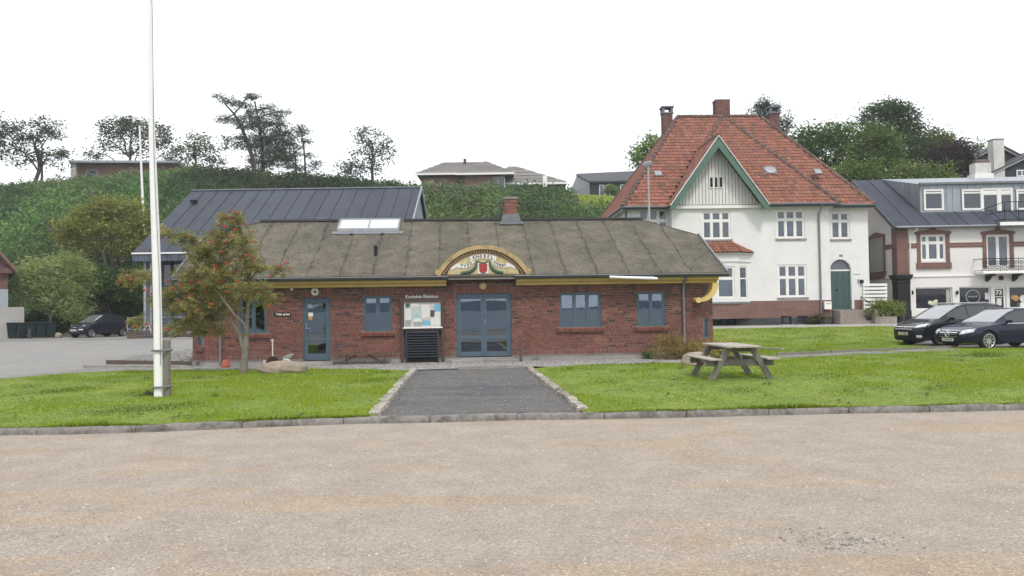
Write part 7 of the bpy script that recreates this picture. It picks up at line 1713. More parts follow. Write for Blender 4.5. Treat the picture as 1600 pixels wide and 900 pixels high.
# shrubs and plants
def shrub(name, label, base, blobs, c0, c1, seed, leaf, clump, per, wind=None, aspect=.4, shell=.2, group=None):
    return tree(name, label, base, (base[0], base[1], base[2] + max(.15, blobs[0][0][2] - base[2] - .1)), blobs, c0, c1, seed, leaf, clump, per, .03, wind=wind, aspect=aspect, shell=shell, twigs=.6, cat='shrub', group=group)
sb = BF.W(6.35, -.75, .03); sc_ = BF.W(7.5, -.5, .05)
shrub('dry_shrub', 'brown and green dry shrub at the corner of the brick building', tuple(BF.W(6.1, -.75, .04)), [(tuple(BF.W(5.75, -.75, .30)), (.75, .45, .36), 64), (tuple(BF.W(6.6, -.8, .32)), (.7, .45, .32), 60), (tuple(BF.W(5.7, -.7, .6)), (.5, .3, .24), 30)], (.07, .065, .03), (.19, .135, .06), 501, .09, .11, 40, (-.2, 0, .7), .16)
shrub('dry_grass', 'tall straw coloured grass tuft at the corner of the brick building', tuple(BF.W(7.5, -.4, .05)), [(tuple(BF.W(7.2, -.45, .38)), (.5, .35, .3), 40), (tuple(BF.W(7.75, -.2, .30)), (.35, .35, .25), 26)], (.12, .10, .04), (.26, .19, .09), 502, .12, .11, 36, (.1, 0, .9), .10)
shrub('green_plant', 'low green plant at the foot of the brick wall', tuple(BF.W(5.15, -.35, .03)), [(tuple(BF.W(5.15, -.35, .18)), (.2, .15, .16), 18)], (.03, .06, .02), (.07, .11, .035), 503, .07, .07, 24)
VS = VF.W(VF.U(1275, 505, -.4), -.4, vg); shrub('dark_shrub', 'small dark reddish shrub beside the villa stairs', tuple(VS), [((VS.x, VS.y, VS.z + .3), (.6, .3, .22), 40)], (.03, .028, .02), (.06, .05, .035), 504, .12, .13, 24)
SS = SF.W(-1.35, -1.4, float(h(20, 42.5)))
shrub('green_shrub', 'bright green shrub in a wooden planter between villa and shop house', tuple(SS), [((SS.x, SS.y, SS.z + .95), (.75, .5, .42), 70), ((SS.x - .4, SS.y, SS.z + .7), (.45, .4, .3), 30), ((SS.x + .55, SS.y, SS.z + .75), (.4, .4, .3), 30)], (.055, .075, .02), (.14, .16, .05), 505, .13, .15, 26)
SP = SF.W(-.38, -1.1, float(h(21, 43))); shrub('potted_plant', 'grey green plant in a dark pot by the black column', tuple(SP), [((SP.x, SP.y, SP.z + .95), (.25, .25, .3), 24)], (.06, .075, .045), (.12, .135, .085), 506, .12, .1, 20, (0, 0, .6), .2)
FP = G(240, 618, LZ); shrub('weed_clump', 'tuft of dark weeds at the foot of the flagpole', (FP[0], FP[1], LZ), [((FP[0] - .1, FP[1] - .05, LZ + .05), (.25, .12, .05), 14), ((FP[0] + .1, FP[1] + .05, LZ + .04), (.12, .1, .04), 8)], (.03, .05, .018), (.065, .095, .03), 507, .05, .04, 14)

x = AT(955, 298, 103).x; tree('bush', 'round green bush in front of the black timber house', (x, 103, hz(x, 103)), ap(955, 297, 103), [pblob(955, 297, 9, 7, 103, 40)], (.04, .065, .02), (.09, .12, .04), 601, .25, .25, 24, .06, cat='bush')

# ---------------------------------------------------------------- flagpoles, lamp, small things
fb = G(247.5, 620, LZ); fx, fy = fb
fp = thing('flagpole', 'tall white flagpole strapped to a grey timber post on the lawn', 'flagpole', (fx, fy, LZ))
top = AT(233.5, -60, fy) - Vector((fx, fy, LZ)); n = 10
f = MB(); f.tube([(top.x * i / n + .02 * math.sin(i * .7), 0, -.05 + (top.z) * i / n) for i in range(n + 1)], [float(np.interp(i / n * top.z, [0, 3.2, 6.8, 9], [.080, .077, .042, .032])) for i in range(n + 1)], 20); pl_ = f.build('pole', 'pole_white', fp, smooth=True)
f = MB(); f.tube([(.075 + (top.x - .03) * t + .02 * math.sin(t * 9), -.075, .6 + t * (top.z - .6)) for t in np.linspace(0, 1, 14)], .006, 5); f.build('halyard', 'lead', fp)
f = MB(); f.box(.035, .175, .03, .16, -.1, 1.08); f.build('support_post', 'post_wood', fp, bevel=.012)
for z_ in (.19, .88):
    f = MB(); f.tube([(-.095, -.06, z_), (-.06, -.1, z_), (.03, -.105, z_), (.10, -.07, z_), (.19, .03, z_), (.19, .17, z_), (.03, .17, z_), (-.09, .05, z_), (-.1, -.04, z_)], .02, 6); f.build('strap', 'lead', fp, smooth=True)
p0 = AT(228, 335, 66); p1 = AT(218, 196, 66); zb = hz(p0.x, 66) - .2
fp2 = thing('flagpole', 'slim white flagpole leaning slightly on the green hillside', 'flagpole', (p0.x + .08, 66, zb)); d = p1 - Vector((p0.x + .08, 66, zb))
f = MB(); f.tube([(0, 0, 0), d * .5, d], [.13, .11, .07], 10); f.build('pole', 'pole_white', fp2, smooth=True)
f = MB(); f.lathe([(.03, 0), (.11, .05), (.11, .12), (.03, .18)], tuple(d), 10); f.build('finial', 'bench_wood', fp2, smooth=True)
lp = AT(1014.5, 300, 36.0); ll = thing('street_lamp', 'grey street lamp post with flat head rising behind the brick building', 'street lamp', (lp.x, 36, float(h(lp.x, 36))))
zt = AT(1013, 256, 36).z - float(h(lp.x, 36))
f = MB(); f.tube([(0, 0, 0), (0, 0, 1.2), (-.0, 0, 1.25), (-.03, 0, zt)], [.09, .085, .06, .045], 10); f.build('post', 'metal_grey', ll, smooth=True)
f = MB(); f.exz([(-.30, zt - .1), (.16, zt - .08), (.16, zt + .02), (.08, zt + .10), (-.22, zt + .07), (-.30, zt)], -.13, .13); hd = f.build('lamp_head', 'gutter_metal', ll, bevel=.02); f = MB(); f.box(-.26, .02, -.1, .1, zt - .125, zt - .1); f.build('lamp_glass', 'lamp_glass', hd)

# notice board
na = BF.W(BF.U(659, 540, -.12), 0, 0)
nbd = thing('notice_board', 'brown framed notice board with pinned papers above a slatted black box', 'notice board', (na.x, na.y, .03), BF.yaw)
U0 = BF.U(659, 540, -.12)
def bx(px, py): u_, z_ = BF.uz(px, py, -.15); return u_ - U0, z_ - .03
(xl, zt), (xr, zb) = bx(630.8, 472), bx(688.8, 510.5)
for x in (xl - .06, xr + .06): f = MB(); f.box(x - .045, x + .045, -.13, -.05, 0, zt + .13); f.build('post', 'brown_wood', nbd)
f = MB(); f.box(xl - .015, xr + .015, -.14, -.05, zt + .0, zt + .12); f.build('top_rail', 'brown_wood', nbd); f = MB(); f.box(xl - .015, xr + .015, -.14, -.05, zb - .11, zb - .045); f.build('bottom_rail', 'brown_wood', nbd)
f = MB(); f.box(xl - .0, xr + .0, -.09, -.05, zb - .045, zt); brd = f.build('board', 'paper_board', nbd)
f = MB(); f.box(xl - .03, xr + .05, -.2, -.091, zb - .04, zb - .005); f.build('ledge', 'white_paint', nbd)
PZx = lambda a: xl + (xr - xl) * (a - 200) / 365; PZz = lambda b: zt - (zt - zb) * (b - 208) / 240
for i, (a, b, c, d_, m_) in enumerate([(212, 275, 270, 390, 'paper'), (285, 275, 370, 365, 'print_pale'), (375, 235, 455, 360, 'paper'), (462, 290, 505, 352, 'print_dark'), (502, 232, 562, 300, 'print_blue'), (500, 345, 562, 430, 'paper'), (295, 400, 378, 440, 'print_grey'), (385, 388, 460, 432, 'print_blue'), (212, 380, 270, 438, 'print_grey'), (300, 365, 370, 398, 'paper'), (270, 218, 345, 250, 'paper'), (465, 365, 498, 425, 'paper'), (502, 305, 562, 342, 'paper')]):
    cx, cz, w_, h_ = PZx((a + c) / 2), PZz((b + d_) / 2), (PZx(c) - PZx(a)), (PZz(b) - PZz(d_)); f = MB(); f.cbox((cx, -.0925 - .0012 * (i % 3), cz), (w_, .0015, h_), Matrix.Rotation(rb.uniform(-.03, .03) + (.12 if i == 7 else 0), 3, 'Y')); f.build('notice', m_, brd)
f = MB(); f.lathe([(.07, -.0955), (.07, -.098)], (PZx(238), 0, PZz(240)), 14, 'Y'); f.build('round_sticker', 'door_green', brd)
f = MB(); f.box(PZx(310), PZx(352), -.0975, -.0965, PZz(345), PZz(335)); f.build('map_mark', 'print_blue', brd)
(gx0, gz1), (gx1, gz0) = bx(633.5, 517), bx(686, 560.5)
f = MB(); f.box(gx0 + .02, gx1 - .02, -.07, -.045, .02, gz1 - .01); f.build('back_panel', 'trim_black', nbd)
for x in (gx0, gx1 - .05): f = MB(); f.box(x, x + .05, -.15, -.072, 0.0, gz1); f.build('box_side', 'dark_wood', nbd)
ns = 10
for i in range(ns): z_ = gz0 + .06 + (gz1 - gz0 - .06) * i / ns; f = MB(); f.box(gx0 + .052, gx1 - .052, -.15, -.11, z_, z_ + .036 + (.04 if i == ns - 1 else 0), Matrix.Rotation(0, 4, 'X')); f.build('slat', 'dark_wood', nbd, bevel=.004)
# bench against the wall
a, b = BF.U(519, 552, -.35), BF.U(611, 551, -.35)
bo = BF.W((a + b) / 2, -.35, .03); be = thing('bench', 'narrow weathered brown wooden bench along the brick wall', 'bench', tuple(bo), BF.yaw); L = (b - a) / 2
zs = BF.Z(565, 551.5, -.35) - .03
for y_ in (-.11, .02): f = MB(); f.box(-L, L, y_, y_ + .12, zs - .045, zs); f.build('seat_board', 'bench_wood', be)
for x in (-L + .38, L - .22): f = MB(); f.box(x - .04, x + .04, -.1, .12, 0, zs - .047); f.build('leg', 'bench_wood', be)
for s in (-1, 1): f = MB(); f.bar((s * (L - .3) + .02, .02, .05), (s * .18, .02, zs - .06), .035, .06); f.build('brace', 'bench_wood', be)
# boulders
def boulder(name, label, c, R, seed, mat='boulder', flat=.9):
    r = np.random.default_rng(seed); bm = bmesh.new(); bmesh.ops.create_icosphere(bm, subdivisions=4, radius=1)
    dirs = r.normal(0, 1, (9, 3)); dirs /= np.linalg.norm(dirs, axis=1)[:, None]; off = r.uniform(.72, .98, 9)
    for v in bm.verts:
        p = np.array(v.co); 
        for d_, o_ in zip(dirs, off):
            k = p @ d_
            if k > o_: p = p - d_ * (k - o_) * .85
        p = p * (1 + .03 * math.sin(p[0] * 7 + seed) * math.sin(p[1] * 6 + 1) + .025 * math.sin(p[2] * 11 + p[0] * 5)); v.co = p * np.array(R)
    me = D.meshes.new(name); bm.to_mesh(me); bm.free(); me.materials.append(M[mat]); smooth_mesh(me, 60); o = D.objects.new(name, me); COL.objects.link(o); o.location = c; return tag(o, label, 'boulder')
c = G(438, 583, LZ); boulder('boulder', 'long flat granite boulder on the lawn below the old propeller', (c[0], c[1] + .25, LZ + .08), (.64, .32, .24), 2)
pc = AT(438, 563, c[1] + .3)
pr = thing('boat_propeller', 'old boat propeller with dark and pale blades resting on the granite boulder', 'propeller', tuple(pc))
def blade(ang, L, w, tilt, mat):
    m = MB(); pts = []; nn = 10; Mx = Matrix.Rotation(ang, 4, 'Y') @ Matrix.Rotation(tilt, 4, 'X')
    out = [(L * t, w * math.sin(math.pi * min(1, t * 1.02)) ** .7 * (.6 + .5 * t)) for t in np.linspace(.06, 1, nn)]
    poly = [(x, y) for x, y in out] + [(x, -y * .8) for x, y in out[::-1]]
    m.prism(poly, lambda a_, b_: Mx @ Vector((a_, .02 + b_ * .25, b_)), lambda a_, b_: Mx @ Vector((a_, -.012 + b_ * .25, b_))); return m.build('blade', mat, pr, smooth=40)
blade(rad(178), .36, .19, rad(-10), 'brown_wood'); blade(rad(-24), .38, .07, rad(15), 'metal_grey'); blade(rad(14), .30, .08, rad(30), 'old_white')
f = MB(); f.lathe([(.03, -.1), (.07, -.07), (.08, .08), (.05, .1)], (0, 0, 0), 12, 'Y'); f.build('hub', 'brown_wood', pr, smooth=True)
c = G(1088, 572, LZ); boulder('boulder', 'pinkish boulder beside the picnic bench', (c[0] + .1, c[1] + .4, LZ + .1), (.42, .35, .26), 6)
# flower pot, stakes, pegs
c = BF.W(BF.U(353, 570, -.5), -.5, .035); t = thing('flower_pot', 'upturned orange clay flower pot by the downpipe', 'pot', tuple(c)); f = MB(); f.lathe([(.15, 0), (.15, .045), (.13, .05), (.085, .22), (.07, .22)], (0, 0, 0), 16); f.build('pot', 'terracotta', t, smooth=30)
c = BF.W(BF.U(814, 560, -.45), -.45, .03); f = MB(); f.tube([(0, 0, -.05), (.005, 0, .3), (-.01, 0, .62), (.02, .0, .70)], [.045, .04, .038, .02], 7); o = f.build('wooden_stake', 'bench_wood', smooth=True); o.location = c; tag(o, 'short weathered wooden stake beside the double door step', 'stake')
c = BF.W(BF.U(426, 570, -.6), -.6, .03); f = MB(); f.tube([(0, 0, -.05), (0, 0, .78)], .018, 7); f.cbox((0, 0, .79), (.07, .05, .05)); o = f.build('thin_post', 'old_white', smooth=True); o.location = c; tag(o, 'thin pale post behind the granite boulder', 'post')
c = BF.W(BF.U(419, 572, -.9), -.9, .03)
f = MB(); f.tube([(-.12, 0, -.05), (-.12, 0, .2), (.06, 0, .22), (.06, 0, -.05)], .025, 6); o = f.build('white_hoop', 'old_white', smooth=True); o.location = c; tag(o, 'low white metal hoop behind the granite boulder', 'hoop')
# timber edges and cobbles by the road corner
a, b = G(168, 566.5, .06), G(306, 569, .06); f = MB(); f.bar((a[0], a[1], .075), (b[0], b[1], .075), .12, .14); tag(f.build('timber_beam', 'bench_wood'), 'long dark timber beam edging the cobbles beside the road', 'beam')
a, b = G(132, 572.5, .05), G(300, 573.5, .05); f = MB(); f.bar((a[0], a[1], .05), (b[0], b[1], .05), .1, .08); tag(f.build('timber_beam', 'concrete'), 'low pale edging strip in front of the timber beam', 'beam')
cob = [G(172, 564, .05), G(300, 566, .05), G(301, 547, .05), G(260, 551, .05)]
sheet('cobbled_patch', cob, .034, 'strip_gravel')
r = np.random.default_rng(9); V = []; 
cobr = thing('cobbles', 'grey field stone cobbles in the corner between road and brick building', 'cobbles', (0, 0, 0))
P = np.array(cob); cell = []
x = P[:, 0].min()
while x < P[:, 0].max():
    y = P[:, 1].min()
    while y < P[:, 1].max():
        cx, cy = x + r.uniform(-.06, .06), y + r.uniform(-.06, .06)
        if inpoly(np.array([cx]), np.array([cy]), cob)[0]: cell.append((cx, cy))
        y += .34
    x += .30
cell.sort(key=lambda c: c[1]); cm = {}
def cobble_mesh(m, cx, cy, s, g):
    k = 8; m.add([(cx + s * r.uniform(.8, 1.15) * math.cos(i * 6.283 / k), cy + s * r.uniform(.8, 1.15) * math.sin(i * 6.283 / k), .0) for i in range(k)] + [(cx + .7 * s * math.cos(i * 6.283 / k), cy + .7 * s * math.sin(i * 6.283 / k), .075) for i in range(k)] + [(cx, cy, .095)], [(i, (i + 1) % k, k + (i + 1) % k, k + i) for i in range(k)] + [(k + i, k + (i + 1) % k, 2 * k) for i in range(k)], (g, g * .97, g * .93))
rest = MB()
for i, (cx, cy) in enumerate(cell):
    if i < 300:
        v = i % 12
        if v not in cm: m = MB(); cobble_mesh(m, 0, 0, .145, r.uniform(.17, .3)); o = m.build('cobble', 'cobble', cobr, smooth=60); cm[v] = o.data
        else: o = D.objects.new('cobble', cm[v]); COL.objects.link(o); o.parent = cobr
        o.location = (cx, cy, .03); o.rotation_euler = (0, 0, r.uniform(0, 6))
    else: cobble_mesh(rest, cx, cy, .145, r.uniform(.17, .3))
if rest.v: o = rest.build('cobble_rest', 'cobble', cobr); o.location = (0, 0, .03); o['kind'] = 'stuff'

# ---------------------------------------------------------------- picnic table
pn, pf = G(1157, 592.5, LZ), G(1124, 584, LZ)
pt = thing('picnic_table', 'weathered grey wooden picnic table with two fixed benches on the lawn', 'picnic table', ((pn[0] + pf[0]) / 2, (pn[1] + pf[1]) / 2 - .12, LZ), rad(4))
TL, TH = 1.78, .72
def plank(name, x0, x1, y0, y1, z0_, z1_, mat='grey_wood'):
    g = rb.uniform(.85, 1.15); f = MB(); f.box(x0, x1, y0, y1, z0_, z1_, tint=(g, g * .985, g * .97)); return f.build(name, mat, pt, bevel=.006)
for i in range(5): plank('tabletop_board', -.36 + i * .146, -.36 + i * .146 + .138, -TL / 2 + rb.uniform(-.01, .01), TL / 2, TH - .04, TH)
for s in (-1, 1):
    for i in range(2): x0 = s * .62 - .135 + i * .138; plank('bench_board', x0, x0 + .13, -TL / 2 + rb.uniform(-.01, .01), TL / 2, .42, .455)
for y_ in (-.62, .62):
    for s in (-1, 1):
        g = rb.uniform(.9, 1.1); f = MB(); f.bar((s * .64, y_, -.01), (s * .24, y_, TH - .045), .05, .14, up=(0, 1, 0), tint=(g, g, g)); 
        f = MB(); w_ = .075; f.cur = (g, g, g); f.exz([(s * .66 - w_, -.02), (s * .66 + w_, -.02), (s * .25 + w_, TH - .042), (s * .25 - w_, TH - .042)] , y_ - .025, y_ + .025); f.build('leg', 'grey_wood_leg', pt, bevel=.004)
    f = MB(); g = .9; yy = y_ + .055 * (1 if y_ < 0 else -1); f.box(-.74, .74, yy - .025, yy + .025, .285, .418, tint=(g, g, g)); f.build('cross_beam', 'grey_wood_leg', pt, bevel=.004)
    f = MB(); f.box(-.34, .34, yy - .025, yy + .025, TH - .135, TH - .042, tint=(g, g, g)); f.build('top_batten', 'grey_wood_leg', pt, bevel=.004)
    f = MB(); f.bar((0, y_ * .9, .42), (0, y_ * .28, TH - .06), .045, .09, tint=(g, g, g)); f.build('brace', 'grey_wood_leg', pt, bevel=.004)
a = G(1193, 551, LZ); f = MB(); f.bar((a[0], a[1] + 3.0, LZ + .06), (a[0] + 1.2, a[1] + 1.6, LZ + .03), .16, .06); f.cur = (1, 1, 1); o = f.build('loose_plank', 'grey_wood'); tag(o, 'loose weathered plank lying on the footpath behind the picnic table', 'plank')

# ---------------------------------------------------------------- slatted fence, planters
a, b = SF.U(1357, 470, -.9), SF.U(1395.5, 470, -.9); fo = SF.W(a, -.2, float(h(20, 43)))
fe = thing('slat_fence', 'white fence of wide horizontal slats between villa and shop house', 'fence', tuple(fo), SF.yaw); w_ = b - a
z1_ = SF.Z(1375, 443.5, -.2) - fo.z; 
for i in range(10): z_ = z1_ - .12 - i * .205; f = MB(); f.box(0, w_, -.03, .0, z_, z_ + .135); f.build('slat', 'white_paint', fe, bevel=.008)
for x in (.02, w_ - .1): f = MB(); f.box(x, x + .08, .003, .08, 0, z1_); f.build('post', 'white_paint', fe)
t = thing('planter_box', 'low grey wooden planter box in front of the white slat fence', 'planter', tuple(SF.W(-1.35, -1.4, float(h(20, 42.5)))), SF.yaw)
for j in range(3): f = MB(); g = rb.uniform(.8, 1.0); f.box(-.5, .5, -.28, -.25, .02 + j * .135, .145 + j * .135, tint=(g, g, g)); f.build('board', 'grey_wood', t)
f = MB(); f.box(-.5, .5, -.248, .28, 0, .41, tint=(.8, .8, .8)); f.build('box', 'grey_wood', t); f = MB(); f.box(-.46, .46, -.22, .24, .412, .43); f.build('soil', 'earth', t)
for lab, u_ in (('small dark square pot beside the wooden planter box', -2.1), ('tall dark pot beside the black column', -.38)):
    c = SF.W(u_, -1.1, float(h(21, 43))); t = thing('plant_pot', lab, 'pot', tuple(c), SF.yaw); hh = .45 if u_ < -1 else .68; f = MB(); f.lathe([(.16, 0), (.22, hh), (.25, hh), (.25, hh + .03), (.2, hh + .03), (.19, hh - .05)], (0, 0, 0), 4 if u_ < -1 else 14); f.build('pot', 'tar_plinth', t)

# ---------------------------------------------------------------- wheelie bins
def wheelie():
    t = thing('wheelie_bin', 'dark green wheelie bin in the row by the road', 'bin', (0, 0, 0), 0, 'wheelie bins in a row')
    f = MB(); z0_, z1_ = .06, .96; P8 = [(-.21, -.24, z0_), (.21, -.24, z0_), (.21, .22, z0_), (-.21, .22, z0_), (-.28, -.34, z1_), (.28, -.34, z1_), (.28, .34, z1_), (-.28, .34, z1_)]
    f.add(P8, [(0, 3, 2, 1), (4, 5, 6, 7), (0, 1, 5, 4), (1, 2, 6, 5), (2, 3, 7, 6), (3, 0, 4, 7)]); f.box(-.3, .3, -.37, .36, z1_ - .05, z1_ + .005); f.build('body', 'bin_plastic', t, bevel=.025)
    f = MB(); f.exz([(-.31, z1_ + .01), (.31, z1_ + .01), (.28, z1_ + .07), (-.28, z1_ + .07)], -.39, .36); f.build('lid', 'bin_plastic', t, bevel=.02)
    f = MB(); f.tube([(-.26, .36, z1_ - .03), (-.26, .46, z1_ + .03), (.26, .46, z1_ + .03), (.26, .36, z1_ - .03)], .018, 6); f.build('handle', 'bin_plastic', t)
    for s in (-1, 1): f = MB(); f.lathe([(.1, -.025), (.1, .025)], (0, 0, 0), 14, 'Y'); f.v = [(p[1] + s * .25, p[0] + .25, p[2] + .1) for p in f.v]; f.build('wheel', 'rubber', t)
    return t
w0 = wheelie()
for i, px in enumerate((19, 34, 50, 65, 80)):
    o = w0 if i == 0 else dup(w0); p = AT(px, 520, 50.6 - .1 * i); o.location = (p.x, p.y, float(h(p.x, p.y)) + .012); o.rotation_euler = (0, 0, rad(28 + [0, 6, -5, 3, 8][i]) + (rad(180) if i == 99 else 0))
    o['label'] = ['dark wheelie bin at the end of the row by the pale base wall', 'dark wheelie bin second from the pale base wall', 'dark wheelie bin in the middle of the row of bins', 'dark wheelie bin second from the small parked car', 'dark wheelie bin at the end of the row by the small car'][i]
p = AT(90, 526, 50.3); boulder('field_stone', 'pale field stone beside the last wheelie bin', (p.x, p.y, float(h(p.x, p.y)) + .15), (.3, .25, .22), 12)
p = AT(48, 525, 50); f = MB(); f.box(-.09, .09, -.06, .06, 0, .62); o = f.build('short_post', 'tar_plinth', bevel=.02); o.location = (p.x, 49.9, float(h(p.x, 49.9))); tag(o, 'short grey post in front of the wheelie bins', 'post')

# ---------------------------------------------------------------- cars
def car(name, label, loc, rz, L, W, spec, paint, wheel_r, axles, rim_r, spokes, front, group='parked cars'):
    """spec: dict of control lists over x (rear - to front +). The shell is one lofted surface split into paint and glass."""
    t = thing(name, label, 'car', loc, rz, group)
    ns = 84; xs_ = np.linspace(-L / 2, L / 2, ns); e = .5 * L
    xs_ = np.sign(xs_) * e * (1 - (1 - np.abs(xs_) / e) ** 1.35)
    def ci(k):
        a = np.array(spec[k]); v = np.interp(xs_, a[:, 0], a[:, 1]); ker = np.array([1, 2, 3, 2, 1]) / 9.; p = np.pad(v, 2, mode='edge'); return np.convolve(p, ker, 'valid')
    zl, zbelt, ztop, w_, wt = ci('low'), ci('belt'), ci('top'), ci('w'), ci('wt')
    S = []
    for i in range(ns):
        l, b_, T_, a, c_ = zl[i], zbelt[i], max(ztop[i], zbelt[i] + .015), w_[i], min(wt[i], w_[i] * .93)
        gh = T_ - b_; cab = min(1, gh / .30); up = lambda s: (a * .955 + (c_ - a * .955) * s, b_ + (T_ - .05 * cab - b_) * s)
        pr_ = [(0, l), (a * .80, l), (a * .93, l + .05), (a * .985, l + .17), (a * 1.0, l + (b_ - l) * .52), (a * .992, b_ - (b_ - l) * .18), (a * .985, b_ - .045), (a * .955, b_), up(.09), up(.5), up(.90), (c_, T_ - .045 * cab), (c_ * .90, T_ - .014 * cab), (c_ * .6, T_ - .003), (0, T_)]
        S.append(pr_)
    k = len(S[0]); V = []; F = []; mi = []
    for i in range(ns):
        V += [(xs_[i], y, z) for y, z in S[i]] + [(xs_[i], -y, z) for y, z in S[i][k - 2:0:-1]]
    kk = 2 * k - 2
    def zone(i, j):
        x = (xs_[i] + xs_[i + 1]) / 2; jj = j if j < k - 1 else kk - 1 - j
        if jj in (8, 9):
            for a, b_ in spec['side_glass']:
                if a < x < b_: return 1
        if jj in (12, 13) or (jj == 11):
            a, b_ = spec['windshield']
            if a < x < b_: return 2
            a, b_ = spec['rear_glass']
            if a < x < b_: return 3
        return 0
    for i in range(ns - 1):
        for j in range(kk):
            F.append((i * kk + j, i * kk + (j + 1) % kk, (i + 1) * kk + (j + 1) % kk, (i + 1) * kk + j)); mi.append(zone(i, j))
    F.append(tuple(range(kk))[::-1]); mi.append(0); F.append(tuple((ns - 1) * kk + j for j in range(kk))); mi.append(0)
    me = D.meshes.new('body'); me.from_pydata(V, [], F); 
    for _ in range(4): me.materials.append(M[paint])
    me.polygons.foreach_set('material_index', mi); bm = bmesh.new(); bm.from_mesh(me); bmesh.ops.recalc_face_normals(bm, faces=bm.faces); bm.to_mesh(me); bm.free()
    tmp = D.objects.new('body_tmp', me); COL.objects.link(tmp)
    cut = MB()
    for ax in axles:
        for s in (-1, 1):
            y0_, y1_ = (W / 2 - .26, W / 2 + .3) if s > 0 else (-W / 2 - .3, -W / 2 + .26)
            n_ = 28; R_ = wheel_r + .055; c1 = [(ax + R_ * math.cos(6.2832 * q_ / n_), wheel_r + R_ * math.sin(6.2832 * q_ / n_)) for q_ in range(n_)]
            cut.prism(c1, lambda a, b_: (a, y0_, b_), lambda a, b_: (a, y1_, b_))
    cme = D.meshes.new('cut'); cme.from_pydata(cut.v, [], cut.f); bm = bmesh.new(); bm.from_mesh(cme); bmesh.ops.recalc_face_normals(bm, faces=bm.faces); bm.to_mesh(cme); bm.free()
    co = D.objects.new('cut_tmp', cme); COL.objects.link(co)
    for _ in range(5): cme.materials.append(M['trim_black'])
    cme.polygons.foreach_set('material_index', [4] * len(cme.polygons))
    for _ in range(1): me.materials.append(M['trim_black'])
    md = tmp.modifiers.new('b', 'BOOLEAN'); md.object = co; md.operation = 'DIFFERENCE'; md.solver = 'EXACT'
    dg = bpy.context.evaluated_depsgraph_get(); ev = tmp.evaluated_get(dg); res = D.meshes.new_from_object(ev)
    D.objects.remove(co); D.objects.remove(tmp)
    def split(keep, nm, mat, parent, sidef=None):
        bm = bmesh.new(); bm.from_mesh(res); dl = [f_ for f_ in bm.faces if not (f_.material_index == keep and (sidef is None or sidef(f_.calc_center_median())))]
        bmesh.ops.delete(bm, geom=dl, context='FACES')
        if not bm.faces: bm.free(); return None
        m2 = D.meshes.new(nm); bm.to_mesh(m2); bm.free(); m2.materials.clear(); m2.materials.append(M[mat]); m2.polygons.foreach_set('material_index', [0] * len(m2.polygons)); smooth_mesh(m2, 38)
        o = D.objects.new(nm, m2); COL.objects.link(o); o.parent = parent; return o
    body = split(0, 'body', paint, t); [split(4, 'wheel_arch', 'trim_black', t, lambda c, s=s, ax=ax: c.y * s > 0 and abs(c.x - ax) < .6) for s in (-1, 1) for ax in axles]
    for s in (-1, 1):
        for a, b_ in spec['side_glass']: split(1, 'side_window', 'car_glass', t, lambda c, s=s, a=a, b_=b_: c.y * s > 0 and a <= c.x <= b_)
    split(2, 'windscreen', 'windscreen', t); split(3, 'rear_window', 'car_glass', t); D.meshes.remove(res)
    # wheels
    for ax in axles:
        for s in (-1, 1):
            f = MB(); hw = .10; prof = [(rim_r, -hw), (wheel_r - .03, -hw), (wheel_r, -hw + .03), (wheel_r, hw - .03), (wheel_r - .03, hw), (rim_r, hw), (rim_r * .96, hw - .03), (rim_r * .96, -hw + .03)]
            f.lathe(prof, (0, 0, 0), 28, 'Y'); wy = s * (W / 2 - .115); wh = f.build('wheel', 'rubber', t, smooth=30); wh.location = (ax, wy, wheel_r)
            f = MB(); f.lathe([(rim_r * .955, .035), (rim_r * .955, .0)], (0, 0, 0), 28, 'Y'); f.v = [(p[0], p[1] * s, p[2]) for p in f.v]; f.build('hub_back', 'trim_black', wh)
            f = MB(); f.tube([(rim_r * .97 * math.cos(a), s * (hw - .012), rim_r * .97 * math.sin(a)) for a in np.linspace(0, 6.2832, 29)], .018, 6); f.lathe([(.055, -.012), (.055, .012)], (0, s * (hw - .03), 0), 14, 'Y')
            for q_ in range(spokes):
                a = 6.2832 * q_ / spokes + .3; c, sn = math.cos(a), math.sin(a); f.bar((c * .04, s * (hw - .03), sn * .04), (c * rim_r * .97, s * (hw - .018), sn * rim_r * .97), .032 if spokes > 7 else .055, .02, up=(0, 1, 0))
            f.build('rim', 'rim_silver', wh, smooth=40)
    # surface patches: points (x, j-parameter) on the loft, lifted a little
    from mathutils.bvhtree import BVHTree
    bv = BVHTree.FromPolygons([tuple(v.co) for v in body.data.vertices], [tuple(p.vertices) for p in body.data.polygons])
    def patch(nm, pts_fn, nu, nv, mat, lift=.006, parent=t, smooth=True):
        f = MB(); V_ = []; ok = True
        for iu in range(nu + 1):
            for iv in range(nv + 1):
                o_, d_ = pts_fn(iu / nu, iv / nv); loc_, no, _, _ = bv.ray_cast(Vector(o_), Vector(d_).normalized())
                if loc_ is None: loc_ = Vector(o_) + Vector(d_).normalized() * 1.0; ok = False
                V_.append(loc_ - Vector(d_).normalized() * lift)
        if not ok: return None
        f.add(V_, [(a * (nv + 1) + b_, a * (nv + 1) + b_ + 1, (a + 1) * (nv + 1) + b_ + 1, (a + 1) * (nv + 1) + b_) for a in range(nu) for b_ in range(nv)]); return f.build(nm, mat, parent, smooth=True)
    def fpatch(nm, y0_, y1_, z0a, z1a, z0b, z1b, mat, lift=.006, tilt=0.0, parent=t, n_=8):      # projected on the nose from the front; heights may differ at the two ends
        return patch(nm, lambda u_, v_: ((L / 2 + 1, y0_ + (y1_ - y0_) * u_, (z0a + (z0b - z0a) * u_) + ((z1a + (z1b - z1a) * u_) - (z0a + (z0b - z0a) * u_)) * v_), (-1, 0, tilt)), n_, 4, mat, lift, parent)
